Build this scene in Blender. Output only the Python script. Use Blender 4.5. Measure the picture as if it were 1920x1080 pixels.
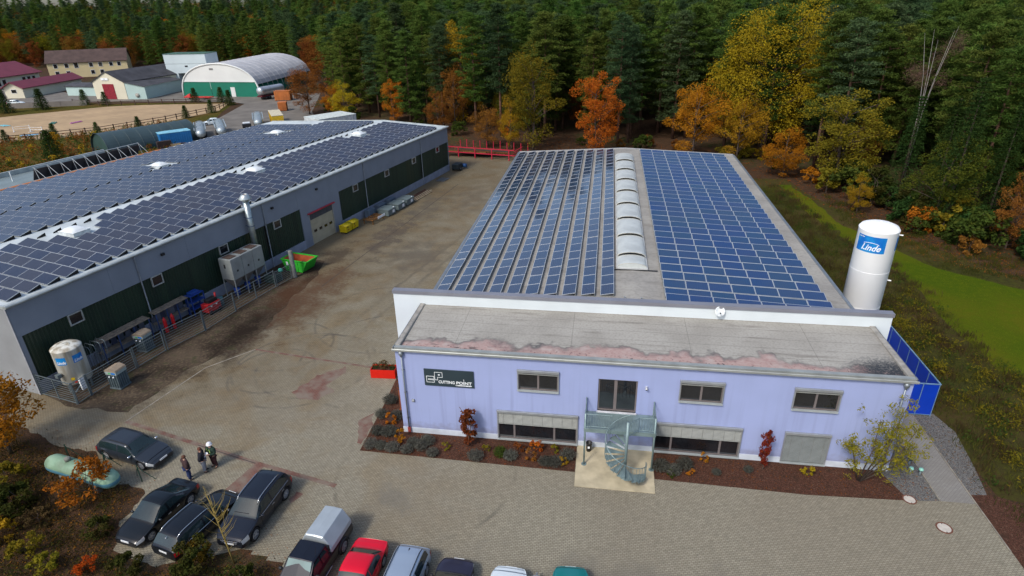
import bpy, bmesh, math, random
import numpy as np
from mathutils import Vector, Matrix, Euler
for o in list(bpy.data.objects): bpy.data.objects.remove(o)
SC = bpy.context.scene
COL = SC.collection
RAD = math.radians
# ---------------------------------------------------------------- camera
cam = bpy.data.cameras.new('camera'); cam_o = bpy.data.objects.new('camera', cam); COL.objects.link(cam_o)
YAW, PIT, ROL = RAD(9.1345), RAD(25.357), RAD(-1.3162)
_f = Vector((-math.sin(YAW)*math.cos(PIT), math.cos(YAW)*math.cos(PIT), -math.sin(PIT)))
_r = Vector((math.cos(YAW), math.sin(YAW), 0)); _u = _r.cross(_f)
_r2 = _r*math.cos(ROL)+_u*math.sin(ROL); _u2 = -_r*math.sin(ROL)+_u*math.cos(ROL)
_m = Matrix((_r2, _u2, -_f)).transposed().to_4x4(); _m.translation = (12.375, -30.65, 25.612)
cam_o.matrix_world = _m
cam.sensor_width = 36.0; cam.lens = 1133.07/1920*36.0; cam.clip_start = 0.5; cam.clip_end = 4000
SC.camera = cam_o
# ---------------------------------------------------------------- sky and sun (thin overcast, light from behind the camera's left)
SUN_EL, SUN_AZ = RAD(47), RAD(210)     # azimuth of the sun, clockwise from +Y
wd = bpy.data.worlds.new('World'); SC.world = wd; wd.use_nodes = True
nt = wd.node_tree; bg = nt.nodes['Background']
sky = nt.nodes.new('ShaderNodeTexSky'); sky.sky_type = 'NISHITA'; sky.sun_disc = False
sky.sun_elevation = SUN_EL; sky.sun_rotation = SUN_AZ; sky.altitude = 300
sky.air_density = 1.0; sky.dust_density = 3.0; sky.ozone_density = 1.0
nt.links.new(sky.outputs[0], bg.inputs[0]); bg.inputs[1].default_value = 0.12
sl = bpy.data.lights.new('sun', 'SUN'); sl.energy = 1.5; sl.angle = RAD(10); sl.color = (1.0, 0.95, 0.88)
so = bpy.data.objects.new('sun', sl); COL.objects.link(so)
_d = Vector((math.sin(SUN_AZ)*math.cos(SUN_EL), math.cos(SUN_AZ)*math.cos(SUN_EL), math.sin(SUN_EL)))
so.rotation_euler = _d.to_track_quat('Z', 'Y').to_euler(); so.location = _d*120
vs = SC.view_settings; vs.view_transform = 'Standard'; vs.look = 'None'; vs.exposure = 0.63; vs.gamma = 1.0
vs.use_curve_mapping = False
SC.cycles.max_bounces = 4; SC.cycles.diffuse_bounces = 2; SC.cycles.glossy_bounces = 2
SC.cycles.transmission_bounces = 4; SC.cycles.transparent_max_bounces = 6
SC.cycles.caustics_reflective = False; SC.cycles.caustics_refractive = False
# ---------------------------------------------------------------- helpers
rnd = random.Random(7)
def tag(o, label=None, cat=None, group=None, kind=None):
    if label: o['label'] = label
    if cat: o['category'] = cat
    if group: o['group'] = group
    if kind: o['kind'] = kind
    return o
def thing(name, label, cat, loc=(0,0,0), rz=0, group=None, kind=None):
    o = bpy.data.objects.new(name, None); COL.objects.link(o); o.empty_display_size = .3
    o.location = loc; o.rotation_euler = (0,0,rz); return tag(o, label, cat, group, kind)
def put(name, me, parent=None, loc=(0,0,0), rot=(0,0,0), scale=(1,1,1)):
    o = bpy.data.objects.new(name, me); COL.objects.link(o)
    if parent is not None: o.parent = parent
    o.location = loc; o.rotation_euler = rot; o.scale = scale; return o
def copy_tree(o, parent=None):
    c = o.copy(); COL.objects.link(c); c.parent = parent
    for ch in list(o.children): copy_tree(ch, c)
    return c
class MB:
    """collects faces for ONE mesh object"""
    def __init__(s): s.v=[]; s.f=[]; s.m=[]; s.sm=[]; s.mi=0; s.smooth=False
    def add(s, vs, fs):
        n=len(s.v); s.v += [tuple(p) for p in vs]
        for f in fs: s.f.append([i+n for i in f]); s.m.append(s.mi); s.sm.append(s.smooth)
        return s
    def box(s, x0,x1,y0,y1,z0,z1, T=None):
        p=[Vector(q) for q in ((x0,y0,z0),(x1,y0,z0),(x1,y1,z0),(x0,y1,z0),(x0,y0,z1),(x1,y0,z1),(x1,y1,z1),(x0,y1,z1))]
        if T is not None: p=[T@q for q in p]
        return s.add(p, ((3,2,1,0),(4,5,6,7),(0,1,5,4),(1,2,6,5),(2,3,7,6),(3,0,4,7)))
    def bbox(s, x0,x1,y0,y1,z0,z1,b=.02):
        """box with chamfered edges"""
        bm=bmesh.new(); bmesh.ops.create_cube(bm,size=1)
        bmesh.ops.scale(bm,vec=(x1-x0,y1-y0,z1-z0),verts=bm.verts); bmesh.ops.translate(bm,vec=((x0+x1)/2,(y0+y1)/2,(z0+z1)/2),verts=bm.verts)
        bmesh.ops.bevel(bm,geom=list(bm.edges),offset=b,segments=2,affect='EDGES',profile=.5)
        bm.verts.index_update(); s.add([v.co for v in bm.verts],[[v.index for v in f.verts] for f in bm.faces]); bm.free(); return s
    def quad(s,a,b,c,d): return s.add((a,b,c,d),((0,1,2,3),))
    def poly(s,pts): return s.add(pts,(tuple(range(len(pts))),))
    def prism(s, pts, z0, z1):
        n=len(pts); v=[(p[0],p[1],z0) for p in pts]+[(p[0],p[1],z1) for p in pts]
        f=[tuple(range(n-1,-1,-1)), tuple(range(n,2*n))]+[(i,(i+1)%n,n+(i+1)%n,n+i) for i in range(n)]
        return s.add(v,f)
    def extr(s, prof, axis, a0, a1):
        """profile of (p,q) extruded along axis ('x': p=y,q=z; 'y': p=x,q=z)"""
        n=len(prof); mk=(lambda p,q,a:(a,p,q)) if axis=='x' else (lambda p,q,a:(p,a,q))
        v=[mk(p,q,a0) for p,q in prof]+[mk(p,q,a1) for p,q in prof]
        f=[tuple(range(n-1,-1,-1)),tuple(range(n,2*n))]+[(i,(i+1)%n,n+(i+1)%n,n+i) for i in range(n)]
        return s.add(v,f)
    def tube(s, pts, r, n=8, cap=True):
        pts=[Vector(p) for p in pts]; rr=r if isinstance(r,(list,tuple)) else [r]*len(pts)
        rings=[]; up=None
        for i,p in enumerate(pts):
            d=(pts[min(i+1,len(pts)-1)]-pts[max(i-1,0)])
            if d.length<1e-9: d=Vector((0,0,1))
            d.normalize()
            if up is None: up=Vector((0,0,1)) if abs(d.z)<.9 else Vector((1,0,0))
            a=d.cross(up)
            if a.length<1e-4: a=d.cross(Vector((0,1,0)))
            a.normalize(); b=d.cross(a); up=-b if b.length else up
            up=a.cross(d)
            rings.append([p+(a*math.cos(t)+b*math.sin(t))*rr[i] for t in (2*math.pi*k/n for k in range(n))])
        v=[q for r_ in rings for q in r_]; f=[]
        for i in range(len(rings)-1):
            for k in range(n): f.append((i*n+k,i*n+(k+1)%n,(i+1)*n+(k+1)%n,(i+1)*n+k))
        if cap: f.append(tuple(range(n-1,-1,-1))); f.append(tuple(range((len(rings)-1)*n,len(rings)*n)))
        return s.add(v,f)
    def lathe(s, prof, c=(0,0,0), n=24, a0=0, a1=2*math.pi):
        """prof: (r,z) list, about z through c"""
        full=abs(a1-a0-2*math.pi)<1e-6; m=n if full else n+1; v=[]; f=[]
        for r,z in prof:
            for k in range(m):
                t=a0+(a1-a0)*k/n; v.append((c[0]+r*math.cos(t),c[1]+r*math.sin(t),c[2]+z))
        for i in range(len(prof)-1):
            for k in range(n):
                k2=(k+1)%m; f.append((i*m+k,i*m+k2,(i+1)*m+k2,(i+1)*m+k))
        return s.add(v,f)
    def ico(s,c,r,sub=1,sc=(1,1,1),jit=0,rg=rnd):
        bm=bmesh.new(); bmesh.ops.create_icosphere(bm,subdivisions=sub,radius=1)
        for v in bm.verts:
            k=1+rg.uniform(-jit,jit); v.co=Vector((v.co.x*sc[0]*r*k+c[0],v.co.y*sc[1]*r*k+c[1],v.co.z*sc[2]*r*k+c[2]))
        bm.verts.index_update(); s.add([v.co for v in bm.verts],[[v.index for v in f.verts] for f in bm.faces]); bm.free(); return s
    def mesh(s,name,mats):
        me=bpy.data.meshes.new(name); me.from_pydata(s.v,[],s.f)
        if not isinstance(mats,(list,tuple)): mats=[mats]
        for m in mats: me.materials.append(m)
        me.polygons.foreach_set('material_index',s.m); me.polygons.foreach_set('use_smooth',s.sm)
        me.update(); return me
    def parts(s,name,mats,parent=None):
        """one object for each connected piece"""
        up=list(range(len(s.v)))
        def find(a):
            while up[a]!=a: up[a]=up[up[a]]; a=up[a]
            return a
        key={}
        for i,p in enumerate(s.v):
            k=tuple(round(c,4) for c in p)
            if k in key: up[find(i)]=find(key[k])
            else: key[k]=i
        for f in s.f:
            for i in f[1:]: up[find(i)]=find(f[0])
        comp={}
        for f,m,sm in zip(s.f,s.m,s.sm): comp.setdefault(find(f[0]),[]).append((f,m,sm))
        out=[]
        for fs in comp.values():
            b=MB(); ids={}
            for f,m,sm in fs:
                for i in f:
                    if i not in ids: ids[i]=len(b.v); b.v.append(s.v[i])
                b.f.append([ids[i] for i in f]); b.m.append(m); b.sm.append(sm)
            out.append(b.build(name,mats,parent))
        return out
    def build(s,name,mats,parent=None,loc=(0,0,0),rz=0):
        return put(name,s.mesh(name,mats),parent,loc,(0,0,rz))
def B(name,mats,parent,*boxes):
    return [MB().box(*b).build(name,mats,parent) for b in boxes]
def STUFF(o): o['kind']='stuff'; return o
# ---------------------------------------------------------------- materials
MC={}
def N(nt,t,**k):
    n=nt.nodes.new(t)
    for a,b in k.items(): setattr(n,a,b)
    return n
def mat(name,col,rough=.7,metal=0,var=.18,scale=2.0,bump=0,bscale=30,spec=.4,coat=0,col2=None,objrand=0,detail=5,world=False):
    if name in MC: return MC[name]
    m=bpy.data.materials.new(name); m.use_nodes=True; nt=m.node_tree; p=nt.nodes['Principled BSDF']; L=nt.links.new
    p.inputs['Roughness'].default_value=rough; p.inputs['Metallic'].default_value=metal
    p.inputs['Specular IOR Level'].default_value=spec; p.inputs['Coat Weight'].default_value=coat; p.inputs['Coat Roughness'].default_value=.08
    if world: g=N(nt,'ShaderNodeNewGeometry'); co=g.outputs['Position']
    else: g=N(nt,'ShaderNodeTexCoord'); co=g.outputs['Object']
    no=N(nt,'ShaderNodeTexNoise'); no.inputs['Scale'].default_value=scale; no.inputs['Detail'].default_value=detail; L(co,no.inputs['Vector'])
    mx=N(nt,'ShaderNodeMix',data_type='RGBA'); c=Vector(col)
    d2=Vector(col2) if col2 else c*(1-var); d1=c if col2 else c*(1+var)
    mx.inputs['A'].default_value=(*d1,1); mx.inputs['B'].default_value=(*d2,1)
    cr=N(nt,'ShaderNodeMapRange'); cr.inputs['From Min'].default_value=.35; cr.inputs['From Max'].default_value=.65
    L(no.outputs['Fac'],cr.inputs['Value']); L(cr.outputs['Result'],mx.inputs['Factor'])
    out=mx.outputs['Result']
    if objrand:
        oi=N(nt,'ShaderNodeObjectInfo'); hs=N(nt,'ShaderNodeHueSaturation')
        mr=N(nt,'ShaderNodeMapRange'); mr.inputs['To Min'].default_value=1-objrand; mr.inputs['To Max'].default_value=1+objrand
        L(oi.outputs['Random'],mr.inputs['Value']); L(mr.outputs['Result'],hs.inputs['Value']); L(out,hs.inputs['Color']); out=hs.outputs['Color']
    L(out,p.inputs['Base Color'])
    if bump:
        nb=N(nt,'ShaderNodeTexNoise'); nb.inputs['Scale'].default_value=bscale; nb.inputs['Detail'].default_value=4; L(co,nb.inputs['Vector'])
        bp=N(nt,'ShaderNodeBump'); bp.inputs['Strength'].default_value=bump; bp.inputs['Distance'].default_value=.05
        L(nb.outputs['Fac'],bp.inputs['Height']); L(bp.outputs['Normal'],p.inputs['Normal'])
    MC[name]=m; return m
class G:
    """small node-graph helper for the bespoke materials"""
    def __init__(s,name,rough=.8,spec=.3):
        s.m=bpy.data.materials.new(name); s.m.use_nodes=True; s.nt=s.m.node_tree; s.p=s.nt.nodes['Principled BSDF']
        s.p.inputs['Roughness'].default_value=rough; s.p.inputs['Specular IOR Level'].default_value=spec; MC[name]=s.m
        s.pos=N(s.nt,'ShaderNodeNewGeometry').outputs['Position']; s.obj=N(s.nt,'ShaderNodeTexCoord').outputs['Object']
    def L(s,a,b): s.nt.links.new(a,b)
    def _in(s,sock,v):
        if hasattr(v,'is_linked') or isinstance(v,bpy.types.NodeSocket): s.L(v,sock)
        else: sock.default_value=v
    def math(s,op,a,b=0,c=None,clamp=False):
        n=N(s.nt,'ShaderNodeMath',operation=op,use_clamp=clamp); s._in(n.inputs[0],a); s._in(n.inputs[1],b)
        if c is not None: s._in(n.inputs[2],c)
        return n.outputs[0]
    def noise(s,scale,detail=4,vec=None,rough=.5,out='Fac',dist=0):
        n=N(s.nt,'ShaderNodeTexNoise'); n.inputs['Scale'].default_value=scale; n.inputs['Detail'].default_value=detail
        n.inputs['Roughness'].default_value=rough; n.inputs['Distortion'].default_value=dist; s.L(vec or s.pos,n.inputs['Vector']); return n.outputs[out]
    def rng(s,v,a,b,c=0,d=1):
        n=N(s.nt,'ShaderNodeMapRange',clamp=True); s._in(n.inputs['Value'],v)
        for k,x in zip(('From Min','From Max','To Min','To Max'),(a,b,c,d)): n.inputs[k].default_value=x
        return n.outputs['Result']
    def mix(s,f,a,b,mode='MIX'):
        n=N(s.nt,'ShaderNodeMix',data_type='RGBA',blend_type=mode); s._in(n.inputs['Factor'],f)
        for k,x in (('A',a),('B',b)):
            if isinstance(x,(tuple,list)): n.inputs[k].default_value=(*x,1)
            else: s.L(x,n.inputs[k])
        return n.outputs['Result']
    def xyz(s,v=None):
        n=N(s.nt,'ShaderNodeSeparateXYZ'); s.L(v or s.pos,n.inputs[0]); return n.outputs
    def mapv(s,v=None,loc=(0,0,0),rot=(0,0,0),scale=(1,1,1)):
        n=N(s.nt,'ShaderNodeMapping'); s.L(v or s.pos,n.inputs['Vector'])
        n.inputs['Location'].default_value=loc; n.inputs['Rotation'].default_value=rot; n.inputs['Scale'].default_value=scale; return n.outputs[0]
    def brick(s,v,w,h,mortar,offset=.5,c1=(1,1,1),c2=(.8,.8,.8),cm=(.3,.3,.3)):
        n=N(s.nt,'ShaderNodeTexBrick',offset=offset); s.L(v,n.inputs['Vector']); n.inputs['Scale'].default_value=1
        n.inputs['Brick Width'].default_value=w; n.inputs['Row Height'].default_value=h; n.inputs['Mortar Size'].default_value=mortar
        for k,c in (('Color1',c1),('Color2',c2),('Mortar',cm)): n.inputs[k].default_value=(*c,1)
        return n.outputs
    def dist(s,x,y,sx=1,sy=1):
        """distance from (x,y) on the ground"""
        v=s.mapv(s.pos,(-x*sx,-y*sy,0),(0,0,0),(sx,sy,0)); n=N(s.nt,'ShaderNodeVectorMath',operation='LENGTH'); s.L(v,n.inputs[0]); return n.outputs['Value']
    def bump(s,h,st=.3,dist=.03):
        n=N(s.nt,'ShaderNodeBump'); n.inputs['Strength'].default_value=st; n.inputs['Distance'].default_value=dist; s.L(h,n.inputs['Height']); s.L(n.outputs['Normal'],s.p.inputs['Normal'])
    def done(s,col): s.L(col,s.p.inputs['Base Color']) if not isinstance(col,(tuple,list)) else setattr(s.p.inputs['Base Color'],'default_value',(*col,1)); return s.m
# ================================================================ GROUND
def smooth(t): t=np.clip(t,0,1); return t*t*(3-2*t)
def terr(x,y):
    d=np.hypot(np.asarray(x,float)-12,np.asarray(y,float)+30)
    az=np.degrees(np.arctan2(np.asarray(x,float)-12,np.asarray(y,float)+30))
    side=smooth((az+30)/14)                      # forest to the right rises from nearer by than the hamlet on the left
    return 26*smooth((d-(370-230*side))/420)
def ground_mat():
    g=G('forest_floor',.95,.1); a=g.noise(.06,4); b=g.noise(1.3,6); c=g.noise(14,4)
    col=g.mix(g.rng(b,.35,.65),(.075,.043,.026),(.040,.028,.018))
    col=g.mix(g.rng(c,.52,.66,0,.75),col,(.15,.068,.024))
    col=g.mix(g.math('MULTIPLY',g.rng(a,.52,.6),g.rng(b,.4,.6)),col,(.038,.055,.016))
    h=g.math('ADD',c,b); g.bump(h,.7,.12); return g.done(col)
def grass_mat(name,c1,c2,c3,s=1.0):
    g=G(name,1,.0); a=g.noise(.12*s,3); b=g.noise(2.2*s,6); c=g.noise(22*s,3)
    col=g.mix(g.rng(a,.4,.6),c1,c2); col=g.mix(g.rng(b,.45,.62,0,.8),col,c3); col=g.mix(g.rng(c,.4,.7,0,.35),col,(.02,.025,.008)); g.bump(g.math('ADD',b,c),.8,.1); return g.done(col)
def sheet(name,pts,z,m,kind='structure',label=None):
    o=MB().poly([(x,y,z) for x,y in pts]).build(name,m); tag(o,label,None,None,kind); return o
def grid_sheet(name,x0,x1,y0,y1,nx,ny,m,zf):
    xs=np.linspace(x0,x1,nx); ys=np.linspace(y0,y1,ny); X,Y=np.meshgrid(xs,ys); Z=zf(X,Y)
    v=np.stack([X,Y,Z],-1).reshape(-1,3); f=[(j*nx+i,j*nx+i+1,(j+1)*nx+i+1,(j+1)*nx+i) for j in range(ny-1) for i in range(nx-1)]
    b=MB(); b.smooth=True; b.add(v.tolist(),f); o=b.build(name,m); tag(o,kind='structure'); return o
FLOOR=ground_mat()
grid_sheet('ground',-1500,1500,-400,1700,151,106,FLOOR,lambda x,y:terr(x,y)-.012)
# --- block paving of the yard
def paver_mat():
    g=G('block_paving',.85,.25)
    bw=g.brick(g.mapv(rot=(0,0,RAD(-3))),.2,.105,.011,.5,(.325,.298,.222),(.268,.245,.180),(.108,.096,.070))
    big=g.noise(.11,4,dist=.6); mid=g.noise(.55,5); fine=g.noise(3.5,5)
    col=bw[0]
    col=g.mix(g.rng(big,.42,.6,0,.45),col,g.mix(.5,col,(.17,.135,.095)))
    X,Y,Z=g.xyz()
    # browner, dirtier towards the workshop on the left and along its loading strip
    wl=g.math('ADD',X,g.math('MULTIPLY',Y,-.218)); left=g.rng(g.math('ADD',wl,g.rng(mid,.3,.7,-5,5)),-4,-22)
    left=g.math('MULTIPLY',left,g.rng(Y,-8,4))
    col=g.mix(g.math('MULTIPLY',left,.82),col,g.mix(1,col,(.58,.50,.38),'MULTIPLY'))
    col=g.mix(g.math('MULTIPLY',g.rng(g.noise(.23,5,g.mapv(loc=(7,3,0)),dist=1.2),.46,.64,0,.55),g.rng(X,9,-6)),col,g.mix(1,col,(.86,.70,.50),'MULTIPLY'))
    trk=g.math('ABSOLUTE',g.math('SUBTRACT',g.math('ADD',wl,g.math('MULTIPLY',mid,.8)),-11.2)); trk=g.math('ABSOLUTE',g.math('SUBTRACT',trk,.85)); col=g.mix(g.math('MULTIPLY',g.math('MULTIPLY',g.rng(trk,.32,.08),g.rng(Y,9,18)),g.rng(mid,.38,.6,.1,.5)),col,(.075,.062,.048))
    # oil-dark and rust stains where skips and scrap are handled
    for x,y,sx,sy,r,c,k in ((-18.0,12.5,1,.4,3.4,(.026,.018,.012),.95),(-16.2,17.5,.8,.38,3.2,(.085,.042,.020),.85),(-15,23,1,.55,2.4,(.10,.055,.028),.7),(-17.2,29,1,.5,2.0,(.045,.032,.022),.7),
        (-13.5,36,.7,.22,1.6,(.07,.055,.045),.7),(-8,30,.5,.4,2.2,(.10,.088,.07),.6),(-20.5,4,1,.45,2.4,(.05,.036,.024),.7),(-12,47,.6,.14,1.3,(.09,.08,.066),.5),(-6,52,.6,.3,2,(.11,.095,.075),.4),(1,-6,.9,1.2,1.3,(.15,.14,.115),.55),(14,-9.5,.22,1,1.3,(.13,.12,.1),.4)):
        d=g.math('ADD',g.dist(x,y,sx,sy),g.rng(fine,.25,.75,-.9,.9)); d=g.math('ADD',d,g.rng(mid,.3,.7,-1.1,1.1))
        col=g.mix(g.rng(d,r,r*.25,0,k),col,c)
    # tyre arcs
    for x,y,r in ((-9.5,7.2,4.6),(-10.6,6.6,5.3),(-12.5,6,3.1),(-4,9,7.2),(2.5,-3.5,5.4),(-13.4,9.6,3.9),(-6.6,15.5,6.3)):
        d=g.math('ABSOLUTE',g.math('SUBTRACT',g.dist(x,y),r)); k=g.math('MULTIPLY',g.rng(d,.17,.05),g.rng(mid,.44,.6,0,.42)); col=g.mix(k,col,(.06,.055,.048))
    # worn lane along the drive and a lighter stripe of newer blocks
    col=g.mix(g.math('MULTIPLY',g.rng(fine,.42,.7,0,.28),1.0),col,(.10,.088,.07))
    g.bump(bw[1],-.5,.006) if False else None
    nb=N(g.nt,'ShaderNodeBump'); nb.inputs['Strength'].default_value=.5; nb.inputs['Distance'].default_value=.008; nb.invert=True; g.L(bw['Fac'],nb.inputs['Height']); g.L(nb.outputs[0],g.p.inputs['Normal'])
    return g.done(col)
def ragged(pts,step,amp,seed,closed=True):
    r=random.Random(seed); out=[]
    for i,a in enumerate(pts if closed else pts[:-1]):
        b=pts[(i+1)%len(pts)]; n=max(1,int(math.hypot(b[0]-a[0],b[1]-a[1])/step))
        for k in range(n): t=k/n; out.append((round((a[0]+(b[0]-a[0])*t+r.uniform(-amp,amp))/.1)*.1,round((a[1]+(b[1]-a[1])*t+r.uniform(-amp,amp))/.1)*.1+r.uniform(0,.004)))
    return out
PAVER=paver_mat()
yard=[(-35,.5),(-28.4,-1.9),(-22.3,-4.3),(-19.1,-4.5),(-17,-6.6),(-14.6,-6.9),(-13.4,-7.3),(-13.3,-9.4),(-12.3,-11.3),(-9.3,-12),(-6.9,-11.0),(-5.6,-10.35),(-4.9,-10.35),(-4.9,-10.6),(-3.9,-10.6),(-3.9,-10.85),(-2.9,-10.85),(-2.9,-11.2),(-2.2,-11.2),(-2.2,-16),(33.7,-16),(33.6,-5.2),(33.5,6),(33.5,20),(2,78),(-16,78)]
sheet('paved_yard',yard[:1]+ragged(yard[1:11],.35,.13,2,False)+yard[10:],0,PAVER)
def strip(name,pts,w,z,m):
    mb=MB(); P=[Vector((*p,0)) for p in pts]; L_=[]; R_=[]
    for i,p in enumerate(P):
        d=(P[min(i+1,len(P)-1)]-P[max(i-1,0)]).normalized(); n=Vector((-d.y,d.x,0)); L_.append(p+n*w/2); R_.append(p-n*w/2)
    for i in range(len(P)-1): mb.quad((*R_[i].xy,z),(*R_[i+1].xy,z),(*L_[i+1].xy,z),(*L_[i].xy,z))
    o=mb.build(name,m); tag(o,kind='structure'); return o
def redp():
    g=G('red_paving',.85,.25); bw=g.brick(g.mapv(rot=(0,0,RAD(-3))),.2,.105,.011,.5,(.20,.082,.060),(.165,.072,.055),(.07,.045,.036)); n=g.noise(1.2,5)
    return g.done(g.mix(g.rng(n,.38,.62,.1,.9),bw[0],(.20,.165,.13)))
RED=redp()
strip('red_paving_line',[(-19.5,-1.35),(-8.28,-4.11),(-2.5,-5.35)],.3,.004,RED)
strip('red_paving_line',[(-15.6,8.7),(-3.0,6.95)],.22,.004,RED)
sheet('red_paving_patch',[(-8.28,-4.11),(-7.6,-4.3),(-7.95,-7.4),(-9.1,-7.3)],.008,RED)
sheet('red_paving_patch',ragged([(-9.6,3.3),(-8.7,5.6),(-7.05,7.1),(-6.7,6.2),(-7.6,4.5),(-6.6,3.7),(-7.35,2.6),(-9.0,2.75)],.35,.12,3),.004,RED)
sheet('red_paving_patch',ragged([(-3.4,.8),(-2.8,1.6),(-2.42,.75),(-2.4,-1.5),(-2.8,-1.5)],.35,.1,4),.004,RED)
sheet('red_paving_patch',ragged([(-4.8,-6.7),(-4.5,-6.1),(-4.1,-6.3),(-4.5,-6.95)],.3,.08,5),.004,RED)
KERB=mat('kerb_concrete',(.25,.225,.18),.9,0,.25,3,.3,40)
m=MB()
for a,b in (((-19.5,-1.3),(-18.1,5.6)),((-18.1,5.6),(-15.6,8.7))):
    d=Vector((b[0]-a[0],b[1]-a[1],0)); n=Vector((-d.y,d.x,0)).normalized()*.045
    A_=Vector((*a,0)); B_=Vector((*b,0)); m.add([A_-n,B_-n,B_+n,A_+n,A_-n+Vector((0,0,.012)),B_-n+Vector((0,0,.012)),B_+n+Vector((0,0,.012)),A_+n+Vector((0,0,.012))],((4,5,6,7),(0,1,5,4),(1,2,6,5),(2,3,7,6),(3,0,4,7)))
[tag(o,kind='structure') for o in m.parts('kerb_line',KERB)]
strip('paving_seam',[(-15.4,21),(-14.2,30),(-10.2,59.4)],.10,.004,mat('seam_dark',(.06,.05,.04),.9,0,.3,2))
strip('paving_seam',[(-13.0,-3.0),(-8.28,-4.15)],.06,.005,mat('seam_dark',(.06,.05,.04)))
# dirt strip along the workshop, bare earth
g=G('yard_dirt',.95,.1); a=g.noise(.5,5); b=g.noise(5,5)
col=g.mix(g.rng(a,.4,.62),(.052,.038,.027),(.088,.066,.046)); col=g.mix(g.rng(b,.5,.68,0,.8),col,(.125,.095,.06)); c=g.noise(1.1,4); col=g.mix(g.rng(c,.55,.66,0,.6),col,(.045,.052,.022)); 
for x,y,sx,sy,r_,cc,k in ((-17.9,12.2,1,.42,2.9,(.020,.014,.010),.95),(-17.6,19.5,.9,.4,2.2,(.070,.034,.018),.85),(-18.0,25,1,.6,1.8,(.035,.024,.017),.8),(-21,3.0,1,.6,1.5,(.030,.022,.016),.7)):
    d=g.math('ADD',g.dist(x,y,sx,sy),g.rng(a,.25,.75,-1.2,1.2)); d=g.math('ADD',d,g.rng(b,.3,.7,-.5,.5)); col=g.mix(g.rng(d,r_,r_*.2,0,k),col,cc)
g.bump(b,.6,.08); DIRT=g.done(col)
sheet('dirt_strip',ragged([(-28.0,.9),(-24.3,-.4),(-20.2,-.4),(-19.2,5.6),(-17.4,8.4),(-16.7,12),(-17.2,18),(-16.9,23.0),(-17.9,27.5),(-22.1,28.3)],.8,.22,9),.006,DIRT)
# concrete slab, beds, path, gravel
SLAB=mat('slab_concrete',(.46,.40,.27),.85,0,.16,1.3,.15,25)
o=MB().box(11.43,16.05,-3.6,-.005,0.001,.05).build('concrete_slab',SLAB); tag(o,kind='structure')
m=MB(); r=random.Random(5)
MULCH=None
g=G('bark_mulch',.95,.1); a=g.noise(2,4); b=g.noise(26,3); c=g.noise(9,5); col=g.mix(g.rng(b,.38,.62),(.035,.017,.012),(.125,.056,.036)); col=g.mix(g.rng(c,.56,.66,0,.6),col,(.16,.10,.065)); col=g.mix(g.rng(a,.55,.7,0,.5),col,(.03,.022,.015)); g.bump(b,1,.05); MULCH=g.done(col)
sheet('mulch_bed',[(-2.25,-2.2),(11.40,-2.42),(11.40,0.1),(.2,.1),(.2,7.2),(-2.6,7.2),(-2.35,2.6)],.012,MULCH)
sheet('mulch_bed',[(16.08,-2.42),(24.4,-2.6),(30.0,-2.35),(29.2,.1),(16.08,.1)],.012,MULCH)
g=G('grey_gravel',.95,.15); a=g.noise(1,3); b=g.noise(30,3); v=N(g.nt,'ShaderNodeTexVoronoi'); v.inputs['Scale'].default_value=24; g.L(g.pos,v.inputs['Vector']); bw=N(g.nt,'ShaderNodeRGBToBW'); g.L(v.outputs['Color'],bw.inputs[0]); col=g.mix(g.rng(bw.outputs[0],.2,.8),(.070,.068,.064),(.19,.185,.175)); c=g.noise(6,4); col=g.mix(g.rng(c,.60,.68,0,.75),col,(.22,.12,.05)); g.bump(bw.outputs[0],.6,.03); GRAVEL=g.done(col)
sheet('gravel_bed',[(30.0,-2.35),(31.62,-2.16),(31.62,6.2),(29.2,6.2),(29.2,.1)],.012,GRAVEL)
sheet('gravel_strip',[(33.48,-1.5),(34.4,-1.4),(34.9,1),(35.4,4.3),(34.9,6.2),(34.9,24),(29.2,24),(29.2,5.5),(31.6,5.5),(33.48,5.5)],.008,GRAVEL)
def pathm():
    g=G('path_blocks',.85,.25); bw=g.brick(g.mapv(),.2,.105,.01,.5,(.27,.26,.235),(.235,.225,.205),(.12,.11,.10)); n=g.noise(.8,5); return g.done(g.mix(g.rng(n,.4,.65,0,.5),bw[0],(.19,.175,.15)))
sheet('side_path',[(31.66,-2.16),(33.44,-2.16),(33.44,20),(31.66,20)],.016,pathm())
[tag(o,kind='structure') for o in B('kerb_stones',KERB,None,(31.60,31.66,-2.2,20,0,.045),(33.44,33.50,-5.4,20,0,.05))]
sheet('leaf_litter_bed',[(33.52,-1.45),(34.8,-1.3),(36.5,-2.4),(40,-6),(40,-16),(33.52,-16)],.010,MULCH)
# rough meadow and mown lawn right of the hall
ROUGH=grass_mat('rough_meadow',(.050,.050,.017),(.085,.058,.026),(.075,.075,.018))
LAWN=grass_mat('mown_lawn',(.065,.105,.007),(.115,.118,.010),(.085,.120,.007),.7)
sheet('rough_meadow',[(34.92,-1.4),(37,-2),(60,-14),(62,20),(52,32),(45,45),(41,58),(40,66),(34,66),(31,56),(29.5,54),(29.5,24),(34.92,24)],.002,ROUGH)
sheet('mown_lawn',ragged([(41.2,46),(44.4,37.2),(46.5,32),(50,29),(53.5,26),(60,14),(60,-8),(47,-2),(43.2,8),(42.2,12.6),(41.9,18.4),(42.3,24.5),(42.4,30),(41.2,36),(40,41)],1.2,.3,12),.006,LAWN)
sheet('mown_lawn',ragged([(38.3,62.5),(39.8,62.8),(41.3,48.3),(41,43),(39.4,43),(38.3,51.3)],1,.25,13),.010,LAWN)
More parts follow.
